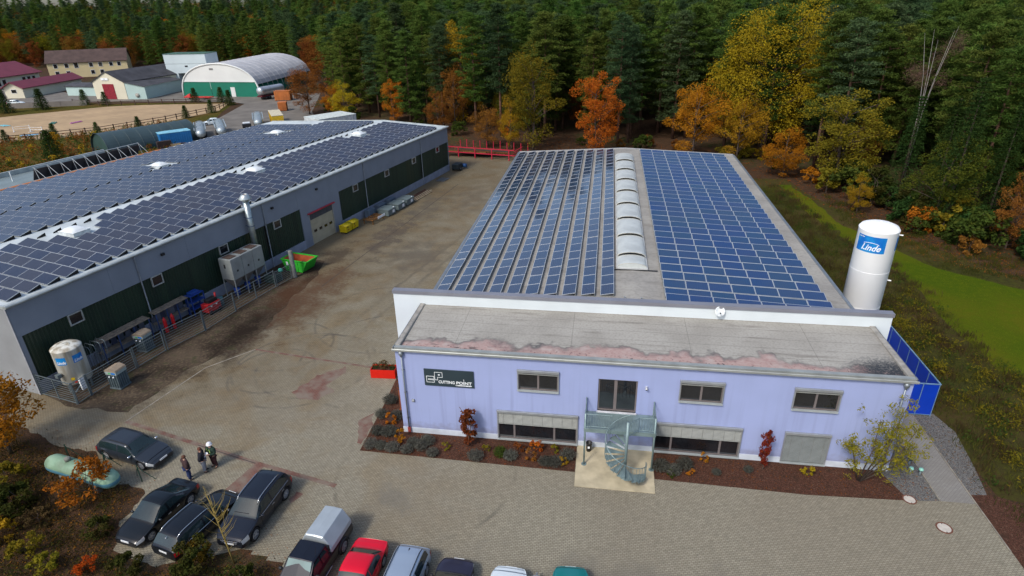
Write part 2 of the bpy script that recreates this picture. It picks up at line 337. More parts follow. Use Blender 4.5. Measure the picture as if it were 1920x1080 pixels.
# hamlet side: meadow, sand arena, asphalt yard and road
FIELD=grass_mat('field_grass',(.070,.072,.020),(.12,.075,.030),(.13,.10,.022),.8)
sheet('wild_meadow',[(-62,28),(-46,40),(-58,74),(-66,88),(-80,98),(-86,112),(-92,126),(-98,142),(-150,140),(-230,140),(-230,60),(-120,10)],.000,FIELD)
g=G('arena_sand',.95,.1); a=g.noise(.12,4); b=g.noise(1,5,g.mapv(scale=(.35,1.6,1))); col=g.mix(g.rng(a,.4,.6),(.46,.33,.195),(.38,.275,.165)); col=g.mix(g.rng(b,.45,.7,0,.6),col,(.25,.175,.115)); g.bump(b,.4,.08); SAND=g.done(col)
sheet('riding_arena',ragged([(-118.7,84.1),(-160,84),(-160,104),(-148,119.7),(-140.5,127),(-134.3,133.9),(-120,138.1),(-99.5,140.6),(-94,127.1),(-97.2,110.7),(-103.8,96),(-112,88)],4,.5,3),.006,SAND)
ASPH=mat('asphalt',(.16,.145,.125),.9,0,.2,.25,.25,12,world=True)
sheet('asphalt_road',[(-36,74),(-62,76),(-67,72),(-81,92),(-84,106),(-88.5,122),(-93.5,139.5),(-100,143.5),(-120,145),(-158,142),(-230,140),(-300,190),(-230,200),(-172,162),(-134,168),(-104,164),(-80,162),(-66,126),(-50,100),(-30,84)],.010,ASPH)
# ================================================================ OFFICE + HALL
W=29.7
g=G('lilac_render',.88,.2); X,Y,Z=g.xyz(); n=g.noise(.35,4); n2=g.noise(1.2,5,g.mapv(scale=(2.6,1,.10))); n3=g.noise(2.5,5)
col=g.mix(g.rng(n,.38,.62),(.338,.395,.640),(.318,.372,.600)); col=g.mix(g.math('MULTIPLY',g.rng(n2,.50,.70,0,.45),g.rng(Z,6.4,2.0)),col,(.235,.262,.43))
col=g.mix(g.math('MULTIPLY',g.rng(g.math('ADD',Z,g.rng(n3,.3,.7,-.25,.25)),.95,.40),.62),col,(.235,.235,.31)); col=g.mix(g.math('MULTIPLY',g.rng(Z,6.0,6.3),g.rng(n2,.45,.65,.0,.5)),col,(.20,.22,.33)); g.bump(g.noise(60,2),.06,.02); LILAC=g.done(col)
WHITEW=mat('white_render',(.66,.72,.74),.8,0,.05,.4,.05,50)
PLINTH=mat('plinth_render',(.55,.60,.66),.85,0,.1,1.5)
ALU=mat('alu_grey',(.36,.38,.39),.45,.5,.1,2)
COPING=mat('coping_grey',(.25,.255,.29),.45,.3,.08,.6)
ZINC=mat('zinc',(.26,.29,.31),.45,.6,.15,2)
FRAMEB=mat('frame_brownish',(.17,.145,.14),.5,0,.05)
GLASS=mat('dark_glass',(.012,.013,.016),.04,0,.3,.7,spec=.9)
BLIND=mat('blind_slats',(.40,.415,.39),.5,.2,.06)
BLACK=mat('black_plastic',(.015,.015,.017),.5,0,.1)
BOX=MB
def facade_wall(name,m,parent,x0,x1,z0,z1,yf,yb,holes):
    """wall slab facing -Y with rectangular openings (x0,x1,z0,z1)"""
    xs=sorted({x0,x1,*[h[0] for h in holes],*[h[1] for h in holes]}); zs=sorted({z0,z1,*[h[2] for h in holes],*[h[3] for h in holes]})
    inh=lambda x,z:any(h[0]<x<h[1] and h[2]<z<h[3] for h in holes); b=MB()
    for i in range(len(xs)-1):
        for j in range(len(zs)-1):
            if not inh((xs[i]+xs[i+1])/2,(zs[j]+zs[j+1])/2): b.quad((xs[i],yf,zs[j]),(xs[i+1],yf,zs[j]),(xs[i+1],yf,zs[j+1]),(xs[i],yf,zs[j+1]))
    for h in holes:
        a,c,d,e=h; dd=yf+.22
        b.quad((a,yf,d),(a,dd,d),(c,dd,d),(c,yf,d)); b.quad((a,yf,e),(c,yf,e),(c,dd,e),(a,dd,e)); b.quad((a,yf,d),(a,yf,e),(a,dd,e),(a,dd,d)); b.quad((c,yf,d),(c,dd,d),(c,dd,e),(c,yf,e))
    return b.build(name,m,parent)
office=thing('office_building','lilac rendered two-storey office building with pink-stained flat roof','building')
UP=[(7.70,10.15),(17.34,19.76),(23.68,26.12)]; LOW=[(6.36,11.37),(16.10,21.16)]; SHUT=(23.66,26.12); DOOR=(12.56,14.88,2.86,5.16)
holes=[(a,b,4.02,5.32) for a,b in UP]+[(a,b,.16,2.20) for a,b in LOW]+[(*SHUT,.14,2.20),DOOR]
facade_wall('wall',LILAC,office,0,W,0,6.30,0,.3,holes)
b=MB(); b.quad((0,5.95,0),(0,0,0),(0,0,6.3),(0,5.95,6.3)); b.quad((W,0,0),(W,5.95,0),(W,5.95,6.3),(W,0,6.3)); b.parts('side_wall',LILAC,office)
# plinth bands between openings
b=MB()
for a,c in ((0,6.36),(11.37,16.10),(21.16,23.66),(26.12,W)): b.box(a+.002,c-.002,-.03,.0,0,.42)
b.box(-.03,0,-.03,5.9,0,.42); b.parts('plinth',PLINTH,office)
# dark rooms behind the glass so that the panes have depth
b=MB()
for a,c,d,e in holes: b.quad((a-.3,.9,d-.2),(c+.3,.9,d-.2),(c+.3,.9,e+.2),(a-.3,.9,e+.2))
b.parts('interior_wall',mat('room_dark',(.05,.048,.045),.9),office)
def window(a,c,d,e,parent,mull,box=True,blind=0):
    w=thing('window',None,None); w.parent=parent
    f=MB(); y0,y1=.03,.11; t=.075
    f.box(a,c,y0,y1,d,d+t); f.box(a,c,y0,y1,e-t,e); f.box(a,a+t,y0,y1,d+t,e-t); f.box(c-t,c,y0,y1,d+t,e-t)
    edges=[a+t]+[a+(c-a)*k for k in mull]+[c-t]
    for k in mull: x=a+(c-a)*k; f.box(x-.06,x+.06,y0,y1,d+t,e-t)
    f.build('window_frame',FRAMEB,w)
    for i in range(len(edges)-1):
        l=edges[i]+(.06 if i else 0); r_=edges[i+1]-(.06 if i<len(edges)-2 else 0)
        MB().box(l,r_,.065,.075,d+t,e-t).build('pane',GLASS,w)
    if box:
        MB().bbox(a-.06,c+.06,-.14,.02,e-.02,e+.16,.02).build('shutter_box',ALU,w)
        MB().box(a-.05,a+.02,-.09,.02,d,e-.02).box(c-.02,c+.05,-.09,.02,d,e-.02).parts('guide_rail',ALU,w)
    MB().box(a-.05,c+.05,-.16,.03,d-.07,d).build('sill',mat('sill_alu',(.50,.55,.55),.4,.4,.05),w)
    if blind:
        s=MB(); n=int((e-d)*blind/.09)
        T=Matrix.Rotation(RAD(24),4,'X')
        for k in range(n):
            z=e-.04-k*.09; s.box(a+.02,c-.02,-.035,.035,-.003,.003,Matrix.Translation((0,-.045,z))@T)
        s.box(a+.02,c-.02,-.075,-.02,e-.06-n*.09,e-.02-n*.09)
        STUFF(s.build('blind_slats',BLIND if blind<.9 else mat('shutter_slats',(.25,.275,.27),.5,.2,.06),w))
        s=MB(); k=0
        for i in range(int((c-a)/.62)+1):
            x=a+.35+i*.62
            if x<c-.1: s.box(x-.006,x+.006,-.086,-.082,e-n*.09-.02,e)
        STUFF(s.build('blind_cord',mat('cord_dark',(.26,.26,.25),.8),w))
    return w
for a,c in UP: window(a,c,4.02,5.32,office,(.5,),True,.10)
for a,c in LOW: window(a,c,.16,2.20,office,(.205,.715) if a<10 else (.205,.78),True,.44)
window(*SHUT,.14,2.20,office,(.5,),True,.965)
# terrace door
d=thing('door',None,None); d.parent=office; a,c,z0,z1=DOOR
f=MB(); t=.09
f.box(a,c,.08,.17,z0,z0+t); f.box(a,c,.08,.17,z1-t,z1); f.box(a,a+t,.08,.17,z0+t,z1-t); f.box(c-t,c,.08,.17,z0+t,z1-t); f.box(a+.95,a+1.13,.08,.17,z0+t,z1-t)
f.build('door_frame',FRAMEB,d)
MB().box(a+t,a+.95,.12,.13,z0+t,z1-t).build('pane',GLASS,d); MB().box(a+1.13,c-t,.12,.13,z0+t,z1-t).build('pane',GLASS,d)
MB().box(a-.03,c+.03,-.13,.08,z0-.1,z0).build('sill',mat('sill_white',(.62,.63,.66),.5),d)
# flat roof with worn pink/black coating
def roofm():
    g=G('old_roof_felt',.9,.2); X,Y,Z=g.xyz(); n1=g.noise(.35,4); n2=g.noise(1.6,6); n3=g.noise(7,5); n4=g.noise(.8,4,g.mapv(scale=(.5,.5,.5),loc=(9,0,0)))
    base=g.mix(g.rng(n1,.4,.62),(.37,.355,.315),(.31,.295,.26)); base=g.mix(g.rng(n3,.45,.7,0,.35),base,(.17,.155,.135))
    base=g.mix(g.rng(g.noise(1,5,g.mapv(scale=(.3,1.9,1))),.58,.72,0,.55),base,(.15,.135,.115))
    # felt laps
    lap=g.math('ABSOLUTE',g.math('SUBTRACT',g.math('FRACT',g.math('ADD',g.math('MULTIPLY',Y,.93),g.math('MULTIPLY',n1,.06))),.5)); base=g.mix(g.rng(lap,.018,.004,0,.7),base,(.09,.08,.07))
    lap=g.math('ABSOLUTE',g.math('SUBTRACT',g.math('FRACT',g.math('MULTIPLY',X,.139)),.5)); base=g.mix(g.rng(lap,.0035,.001,0,.5),base,(.1,.09,.08))
    # stain edge: ragged lobes standing ~1 m up from the front gutter
    hgt=g.math('ADD',g.math('MULTIPLY',g.rng(n1,.35,.68,0,1),1.15),g.rng(n2,.3,.7,-.22,.32)); hgt=g.math('ADD',hgt,g.rng(g.noise(.62,2,g.mapv(loc=(4.4,0,0),scale=(1,.02,1))),.52,.74,.32,1.45))
    d=g.math('SUBTRACT',hgt,g.math('SUBTRACT',Y,.42))
    edge=g.math('MULTIPLY',g.rng(d,-.22,.04),g.rng(d,.62,.05)); pink=g.rng(d,-.06,.30)
    pk=g.mix(g.rng(n3,.4,.66),(.40,.295,.265),(.36,.235,.215)); pk=g.mix(g.rng(n2,.5,.72,0,.8),pk,(.42,.36,.33))
    base=g.mix(pink,base,pk)
    base=g.mix(g.math('MULTIPLY',edge,g.rng(n4,.40,.62,.25,.95)),base,(.055,.055,.062))
    bl=g.math('MULTIPLY',g.rng(g.math('ADD',g.dist(29.0,.6,.55,.8),g.rng(n3,.3,.7,-.5,.5)),1.55,.8),g.rng(n3,.3,.5,.5,1)); base=g.mix(bl,base,(.04,.045,.052))
    fl=g.math('MULTIPLY',g.rng(n3,.62,.66),g.math('MULTIPLY',g.rng(d,.2,.5),g.rng(Y,1.1,.55))); base=g.mix(fl,base,(.04,.04,.045))
    fl=g.math('MULTIPLY',g.rng(g.noise(2.6,4,g.mapv(loc=(3,1,0),scale=(.4,1.5,1))),.60,.64),g.rng(X,9,4)); fl=g.math('MULTIPLY',fl,g.rng(Y,1.2,.5)); base=g.mix(fl,base,(.035,.035,.04))
    g.bump(n3,.25,.03); return g.done(base)
ROOFM=roofm()
MB().quad((0.28,0.26,6.36),(W-.28,.26,6.36),(W-.28,5.95,6.46),(.28,5.95,6.46)).build('roof',ROOFM,office)
KERBR=mat('roof_kerb_felt',(.30,.285,.255),.85,0,.2,2.5,.2,30)
b=MB(); b.extr([(-.06,6.30),(.28,6.30),(.28,6.50),(.24,6.545),(-.02,6.545),(-.06,6.50)],'y',.26,5.93); b.extr([(W-.28,6.30),(W+.06,6.30),(W+.06,6.50),(W+.02,6.545),(W-.24,6.545),(W-.28,6.50)],'y',.26,5.93); b.parts('roof_kerb',KERBR,office)
MB().box(-.075,-.055,-.1,5.93,6.2,6.53).box(W+.055,W+.075,-.1,5.93,6.2,6.53).parts('edge_trim',ZINC,office)
b=MB(); b.extr([(-.22,6.32),(-.22,6.44),(-.19,6.47),(-.16,6.44),(-.16,6.36),(-.02,6.36),(-.02,6.50),(.26,6.50),(.26,6.3),(-.06,6.26)],'x',-.12,W+.12); b.build('gutter',mat('gutter_zinc',(.36,.38,.36),.5,.4,.12,1.2),office)
def downpipe(par,x,y,z0,z1,r=.05,hopper=True,side='y'):
    b=MB(); b.smooth=True; b.tube([(x,y,z0),(x,y,z1)],r,8); o=b.build('downpipe',ZINC,par)
    if hopper:
        h=MB(); h.smooth=True; h.lathe([(.05,-.32),(.09,-.2),(.15,-.12),(.15,.1),(.0,.1)],(x,y,z1),12); h.build('hopper',ZINC,o)
        for z in (1.2,3.2,4.9): MB().box(x-.08,x+.08,y-.02,y+.1,z,z+.05).build('bracket',ZINC,o)
downpipe(office,.42,-.12,.1,6.18); downpipe(office,W-.42,-.12,.1,6.18)
MB().bbox(.32,.52,-.17,-.07,.1,.5,.015).build('pipe_shoe',mat('red_pipe',(.35,.06,.05),.6),office)
# --- sign
sg=thing('company_sign','dark rectangular company sign with white outlined letters on lilac wall','sign',(1.76,-.07,3.87))
MB().bbox(0,3.17,0,.06,0,1.22,.008).build('board',mat('sign_dark',(.030,.048,.058),.35,0,.1,.6),sg)
SW=mat('sign_white',(.82,.86,.86),.5,0,.02)
b=MB(); t=.028
def outline(b,pts,t,y=-.006,closed=True):
    n=len(pts)
    for i in range(n if closed else n-1):
        (x0,z0),(x1,z1)=pts[i],pts[(i+1)%n]; b.box(min(x0,x1)-t/2,max(x0,x1)+t/2,y-.001*i/n,.001,min(z0,z1)-t/2,max(z0,z1)+t/2)
outline(b,[(.15,.26),(.63,.26),(.63,.44),(.25,.44),(.25,.50),(.63,.50),(.63,.70),(.15,.70)],.03)
outline(b,[(.68,.46),(.86,.46),(.86,.66),(1.17,.66),(1.17,1.02),(.68,1.02)],.026); b.box(.9,1.02,-.008,.001,.80,.88)
b.build('emblem',SW,sg)
def text(body,size,loc,m,par,name='lettering',sx=1.0,shear=0,ext=.004,rot=(RAD(90),0,0),align='LEFT',offset=0):
    cu=bpy.data.curves.new(name,'FONT'); cu.body=body; cu.size=size; cu.extrude=ext; cu.align_x=align; cu.shear=shear; cu.offset=offset; cu.space_character=1.0; cu.resolution_u=3
    o=bpy.data.objects.new(name,cu); COL.objects.link(o); dg=bpy.context.evaluated_depsgraph_get(); dg.update()
    me=bpy.data.meshes.new_from_object(o.evaluated_get(dg)); bpy.data.objects.remove(o); bpy.data.curves.remove(cu); me.materials.clear(); me.materials.append(m)
    o=put(name,me,par,loc,rot,(sx,1,1)); return o
def fit_text(body,x0,x1,z,size,par,m):
    o=text(body,size,(x0,-.006,z),m,par,offset=.007); xs=[v.co.x for v in o.data.vertices]; k=(x1-x0)/(max(xs)-min(xs)); o.scale=(k,1,1); return k,xs
fit_text('CUTTING',.90,1.93,.235,.28,sg,SW); fit_text('POINT',2.03,3.02,.235,.28,sg,SW)
MB().box(2.52,2.545,-.010,-.001,.46,.62).build('lettering',SW,sg)
fit_text('LASERSCHNEIDEN',2.0,3.02,.11,.095,sg,SW)
# --- lamps and boxes on the facade
sp=thing('security_camera','small white security camera on bracket beside the upper terrace door','camera',(15.38,0,4.82))
m_=mat('cam_white',(.62,.64,.66),.4); MB().box(-.05,.05,-.1,0,-.04,.04).build('bracket',m_,sp); b=MB(); b.smooth=True; b.tube([(0,-.1,.0),(0,-.26,-.06)],.07,10); b.build('housing',m_,sp); b=MB(); b.tube([(0,-.262,-.061),(0,-.275,-.066)],.045,10); b.build('lens',BLACK,sp)
jb=thing('wall_socket_box','small grey socket box low on the lilac wall near left downpipe','box',(.86,0,2.6)); MB().bbox(-.09,.09,-.08,-.002,-.1,.1,.012).build('housing',ALU,jb); MB().box(-.06,.06,-.095,-.08,-.02,.06).build('flap',mat('cam_white2',(.5,.52,.54),.5),jb)
# ================================================================ HALL
hall=thing('production_hall','long hall with vaulted rooflights and white front parapet behind the office','building',(0,6,0))
HX0,HX1,HY0,HY1,RX=.35,29.2,6.0,53.4,14.8
hz=lambda x:6.5+.7*(x-HX0)/(RX-HX0) if x<=RX else 7.2-.7*(x-RX)/(HX1-RX)
def hq(b,x0,x1,y0,y1,dz=0): b.quad((x0,y0-6,hz(x0)+dz),(x1,y0-6,hz(x1)+dz),(x1,y1-6,hz(x1)+dz),(x0,y1-6,hz(x0)+dz))
g=G('hall_roof_felt',.9,.2); n1=g.noise(.3,4); n2=g.noise(4,6); n3=g.noise(.7,5,g.mapv(scale=(.25,1,1))); X,Y,Z=g.xyz()
col=g.mix(g.rng(n1,.4,.6),(.35,.335,.30),(.29,.278,.252)); col=g.mix(g.rng(n2,.45,.7,0,.4),col,(.17,.16,.145)); col=g.mix(g.rng(n3,.55,.7,0,.5),col,(.17,.155,.135))
lap=g.math('ABSOLUTE',g.math('SUBTRACT',g.math('FRACT',g.math('MULTIPLY',Y,.66)),.5)); col=g.mix(g.rng(lap,.014,.004,0,.5),col,(.10,.095,.085)); HROOF=g.done(col)
b=MB(); hq(b,HX0,RX,HY0,HY1); hq(b,RX,HX1,HY0,HY1); b.build('roof',HROOF,hall)
HW=mat('hall_cladding',(.40,.42,.45),.6,.2,.06,.5)
b=MB(); Y0,Y1=0.0,HY1-6
b.quad((HX0+.1,Y1,0),(HX0+.1,Y0,0),(HX0+.1,Y0,6.5),(HX0+.1,Y1,6.5)); b.quad((HX1-.1,Y0,0),(HX1-.1,Y1,0),(HX1-.1,Y1,6.5),(HX1-.1,Y0,6.5)); b.poly([(HX1-.1,Y1-.1,0),(HX0+.1,Y1-.1,0),(HX0+.1,Y1-.1,6.45),(RX,Y1-.1,7.15),(HX1-.1,Y1-.1,6.45)]); b.build('wall',HW,hall)
b=MB(); b.extr([(HX0-.16,6.36),(HX0-.16,6.5),(HX0-.02,6.5),(HX0-.02,6.53),(HX0+.1,6.535),(HX0+.1,6.36)],'y',.3,Y1); b.extr([(HX1+.16,6.36),(HX1+.16,6.5),(HX1+.02,6.5),(HX1+.02,6.53),(HX1-.1,6.535),(HX1-.1,6.36)],'y',.3,Y1); b.parts('gutter',ZINC,hall)
b=MB(); b.add([(HX0,Y1-.02,6.5),(RX,Y1-.02,7.2),(HX1,Y1-.02,6.5),(HX1,Y1+.12,6.5),(RX,Y1+.12,7.2),(HX0,Y1+.12,6.5),(HX0,Y1-.02,6.56),(RX,Y1-.02,7.26),(HX1,Y1-.02,6.56),(HX1,Y1+.12,6.56),(RX,Y1+.12,7.26),(HX0,Y1+.12,6.56)],((6,7,10,11),(7,8,9,10),(0,1,7,6),(1,2,8,7),(3,4,10,9),(4,5,11,10))); b.build('verge_trim',mat('verge_light',(.45,.46,.46),.5,.3,.05),hall)
# front parapet wall
MB().box(-2.0,30.66,-.05,.32,0.0,7.22).build('parapet_wall',WHITEW,hall)
MB().box(-2.06,30.72,-.11,.38,7.22,7.46).build('coping',COPING,hall)
# dish on the parapet
ds=thing('satellite_dish','round white satellite dish on the grey coping above office roof','antenna',(20.17,5.84,7.08))
b=MB(); b.smooth=True; b.lathe([(0,.02),(.12,.03),(.24,.06),(.33,.11),(.335,.1),(.24,.035),(.12,.0),(0,-.01)],(0,0,0),20); o=b.build('reflector',mat('dish_white',(.68,.72,.72),.5),ds); o.rotation_euler=(RAD(62),0,RAD(8))
b=MB(); b.tube([(0,-.02,0),(0,.12,-.2),(0,.12,.3)],.02,6); b.tube([(0,-.05,-.1),(0,-.34,.05)],.012,6); b.build('arm',ZINC,ds); MB().box(-.03,.03,-.4,-.32,.03,.09).build('receiver',BLACK,ds)
# vaulted rooflights
POLY=mat('vault_polycarbonate',(.50,.53,.51),.4,0,.12,.9)
VFR=mat('vault_frame',(.55,.52,.43),.5,0,.1,2)
vy=[11.95,13.75,18.1,22.5,26.9,31.3,35.7,40.1,44.5,48.6]
MB().box(13.55,15.88,vy[0]-6-.12,vy[-1]-6+.05,7.0,7.32).build('rooflight_curb',mat('curb_white',(.50,.51,.50),.6,0,.1),hall)
for i in range(len(vy)-1):
    v=thing('rooflight',None,None,(14.715,vy[i]-6,7.32)); v.parent=hall; Lv=vy[i+1]-vy[i]; up=.16 if i else .0
    b=MB(); b.smooth=True; n=12; R_=1.09
    arc=lambda t,k=0:( -R_*math.cos(t)*(1+k), .34*math.sin(t)*(1+k))
    for j in range(n):
        t0,t1=math.pi*j/n,math.pi*(j+1)/n
        for q in range(6):
            y0,y1=.05+(Lv-.1)*q/6,.05+(Lv-.1)*(q+1)/6; d0,d1=up*(1-q/6),up*(1-(q+1)/6)
            (x0,z0),(x1,z1)=arc(t0),arc(t1); b.quad((x1,y0,z1+d0),(x0,y0,z0+d0),(x0,y1,z0+d1),(x1,y1,z1+d1))
    b.build('vault_sheet',POLY,v)
    b=MB()
    for yy,up_ in ((.03,up),(Lv-.06,0)):
        for j in range(n):
            t0,t1=math.pi*j/n,math.pi*(j+1)/n; (x0,z0),(x1,z1)=arc(t0,.012),arc(t1,.012); (a0,c0),(a1,c1)=arc(t0,-.04),arc(t1,-.04)
            b.add([(x0,yy,z0+up_),(x1,yy,z1+up_),(x1,yy+.05,z1+up_),(x0,yy+.05,z0+up_),(a0,yy,c0+up_),(a1,yy,c1+up_)],((0,1,2,3),(4,5,1,0)))
    b.parts('vault_rib',VFR,v)
    if up: 
        b=MB(); b.poly([(-R_*math.cos(math.pi*j/n)*.99,.012,.33*math.sin(math.pi*j/n)) for j in range(n+1)]); b.build('vault_end',BLACK if i else POLY,v)
    else:
        b=MB(); b.poly([(-R_*math.cos(math.pi*j/n)*.99,.012,.33*math.sin(math.pi*j/n)) for j in range(n+1)]); b.build('vault_end',POLY,v)
MB().box(13.3,16.6,vy[0]-6-.22,vy[0]-6-.16,7.18,7.24).build('lightning_cable',BLACK,hall)
for x in (14.1,15.2): 
    c=MB().bbox(x-.06,x+.06,.9,1.02,7.17,7.29,.01).build('roof_anchor',ALU,hall)
# ================================================================ SOLAR ARRAYS
def cell_mat(name,c1,c2,line,cw,rough=.12,rnd_=.35):
    g=G(name,rough,.6); bw=g.brick(g.mapv(g.obj,loc=(.01,.01,0)),cw,cw,.006,0,(1,1,1),(1,1,1),(0,0,0))
    oi=N(g.nt,'ShaderNodeObjectInfo'); col=g.mix(oi.outputs['Random'],c1,c2)
    n=g.noise(.5,3); col=g.mix(g.rng(n,.35,.65,0,.35),col,g.mix(.5,col,(.07,.07,.075)))
    col=g.mix(bw['Fac'],col,line); g.p.inputs['Coat Weight'].default_value=.5; g.p.inputs['Coat Roughness'].default_value=.03
    return g.done(col)
PVB=cell_mat('cells_blue',(.010,.042,.150),(.016,.055,.125),(.05,.08,.15),.158)
PVL=cell_mat('cells_blue_left',(.010,.030,.085),(.022,.030,.070),(.05,.07,.11),.158)
PVD=cell_mat('cells_dark',(.014,.018,.040),(.030,.026,.032),(.035,.037,.05),.158)
PFR=mat('panel_frame',(.55,.58,.60),.4,.4,.05)
RACK=mat('rack_alu',(.30,.32,.31),.5,.5,.1)
def panel_mesh(name,w,d,cells,fw=.028):
    """panel lying in XY, origin at its low near corner"""
    b=MB(); b.mi=0; t=.04
    b.box(0,w,0,fw,0,t).box(0,w,d-fw,d,0,t).box(0,fw,fw,d-fw,0,t).box(w-fw,w,fw,d-fw,0,t)
    b.mi=1; b.quad((fw,fw,t-.006),(w-fw,fw,t-.006),(w-fw,d-fw,t-.006),(fw,d-fw,t-.006)); b.mi=2; b.quad((fw,d-fw,.004),(w-fw,d-fw,.004),(w-fw,fw,.004),(fw,fw,.004))
    return b.mesh(name,[PFR,cells,BLACK])
# left block: ten long rows running back, tilted to the left
arr=thing('solar_array','ten long rows of blue solar panels on the left roof slope of the hall','solar panels',(.6,6,6.5)); rt=RAD(11)
pm=panel_mesh('panel_left',.95,1.575,PVL,.034); rg=random.Random(3)
for i in range(10):
    x=.58+i*1.318; hi=hz(x)+.10
    for k in range(28):
        y=7.22+k*1.605+(.10 if k>18 else 0)
        p=put('solar_panel',pm,arr); p.location=(x-.6,y-6,hi-6.5); p.rotation_euler=(rg.uniform(-.011,.011),-rt+rg.uniform(-.010,.010),0)
for i in range(10):
    x=.58+i*1.318; h0=hz(x)+.09; x1=x+.93; h1=h0+.17; b=MB()
    b.box(x1-.65,x1-.61,1.2,46.6,h0-6.5+.0,h0-6.5+.05); b.box(x1+.03,x1+.09,1.2,46.6,h0-6.5-.08,h0-6.5-.03)
    for k in range(29):
        y=1.25+k*1.607; b.box(x+.02-.6,x1+.08-.6,y,y+.05,hz(x)-6.5+.02,hz(x)-6.5+.07); b.box(x1-.04-.6,x1-.6,y,y+.04,hz(x)-6.5+.05,h1-6.5-.01)
    STUFF(b.build('mounting_rack',RACK,arr))
# right block: panels in seven columns facing the front
arr=thing('solar_array','wide field of blue solar panels seven across on the right roof slope','solar panels',(16.8,6,7.1)); pm=panel_mesh('panel_right',1.545,1.0,PVB)
tl=RAD(10); sx=math.atan(.7/(HX1-RX))
for k in range(32):
    y=5.98+k*1.447
    if k==0: y+=.55
    for i in range(7):
        x=16.82+i*1.566
        p=put('solar_panel',pm,arr); p.location=(x-16.8,y-6,hz(x)+.14-7.1); p.rotation_euler=(tl+rg.uniform(-.011,.011),sx+rg.uniform(-.010,.010),0)
    if k:
        b=MB(); 
        for i in range(8):
            x=16.83+i*1.568; z=hz(min(x,HX1))-7.1; b.box(x-16.82,x-16.78,y-6,y-6+1.36,z+.04,z+.09); b.box(x-16.82,x-16.78,y-6+.88,y-6+.92,z+.05,z+.27)
        STUFF(b.build('mounting_rack',RACK,arr))
# ================================================================ WORKSHOP (long grey hall on the left); local x = out into the yard, y = along the wall
LBA=(-28.19,.76,0); LBR=RAD(-12.296); LBL=68.4; LBW=36.0
ws=thing('workshop_hall','long grey workshop hall with green corrugated wall panels and solar roof','building',LBA,LBR)
lz=lambda v:7.25+.5*v/12 if v<=12 else 7.75-.05*(v-12)     # v = distance back from the eave
GREYW=mat('grey_cladding',(.215,.245,.295),.6,.1,.06,.5)
GREYP=mat('grey_plinth',(.24,.27,.335),.85,0,.12,1.0)
def greenm():
    g=G('green_sheet',.45,.4); n=g.noise(.6,4,g.mapv(g.obj,scale=(1,2.2,.12))); n2=g.noise(.25,3,g.mapv(g.obj,scale=(1,1,.05),loc=(3,0,0)))
    col=g.mix(g.rng(n,.35,.65),(.011,.026,.018),(.018,.040,.024)); col=g.mix(g.rng(n2,.62,.70,0,.75),col,(.05,.055,.018)); return g.done(col)
GREEN=greenm()
g=G('white_membrane',.7,.3); n=g.noise(.4,5,g.obj); col=g.mix(g.rng(n,.35,.68),(.56,.62,.63),(.42,.47,.48)); MEMB=g.done(col)
b=MB()
for v0,v1 in ((-.05,12),(12,LBW)): b.quad((-v0,0,lz(v0)),(-v0,LBL,lz(v0)),(-v1,LBL,lz(v1)),(-v1,0,lz(v1)))
b.build('roof',MEMB,ws)
# fascia in panels of one bay
for i in range(9):
    y0=i*7.6; y1=min(LBL,y0+7.6); MB().box(-.12,0,y0+.006,y1-.006,4.82,7.12).build('fascia_panel',GREYW,ws)
def corr(y0,y1,z0,z1,x):
    b=MB(); p=.28; n=int((y1-y0)/p); pr=[]
    for i in range(n):
        y=y0+(y1-y0)*i/n; q=(y1-y0)/n; pr+=[(x-.05,y),(x-.05,y+q*.42),(x,y+q*.55),(x,y+q*.87)]
    pr.append((x-.05,y1))
    for (a,c),(d,e) in zip(pr[:-1],pr[1:]): b.quad((a,c,z0),(d,e,z0),(d,e,z1),(a,c,z1))
    return b.build('corrugated_panel',GREEN,ws)
wins=[3.6,10.95,18.6,26.25,41.0,48.65,56.3,64.0]
for s0,s1 in ((.32,24.9),(25.15,30.7),(38.0,59.0),(59.2,LBL-.12)): corr(s0,s1,1.0,4.815,-.1)
B('plinth',GREYP,ws,(-.22,0.0,.0,30.7,0,1.0),(-.22,0,38.0,LBL,0,1.0))
B('pier',GREYW,ws,(-.2,.012,0,.3,1.002,4.818),(-.2,-.01,30.7,32.0,0,4.818),(-.2,-.01,36.5,38.0,0,4.818),(-.2,-.01,32.0,36.5,3.76,4.818))
B('wall_back',BLACK,ws,(-.4,-.23,.1,LBL-.1,0,7.0))
# gables and rear
GAB=mat('gable_white',(.25,.26,.265),.8,0,.08,.5)
gp=[(0,0),(-LBW,0),(-LBW,lz(LBW)-.02),(-12,7.73),(-.0,7.23)]
MB().add([(x,-.02,z) for x,z in gp],((0,1,2,3,4),)).build('gable_wall',GAB,ws); MB().add([(x,LBL,z) for x,z in gp],((4,3,2,1,0),)).build('gable_wall',GREYW,ws)
MB().quad((-LBW,0,0),(-LBW,LBL,0),(-LBW,LBL,lz(LBW)),(-LBW,0,lz(LBW))).build('rear_wall',GREYW,ws)
MB().box(-.14,.02,-.05,-.022,0,7.1).build('corner_trim',mat('trim_grey',(.30,.31,.33),.6),ws)
EAVE=mat('eave_metal',(.44,.48,.47),.5,.3,.15,1.2)
b=MB(); b.extr([(-.30,7.30),(-.30,7.12),(.10,7.12),(.26,7.20),(.30,7.30),(.24,7.38),(.12,7.40),(.0,7.33)],'y',-.08,LBL+.08); b.build('eave_gutter',EAVE,ws)
b=MB()
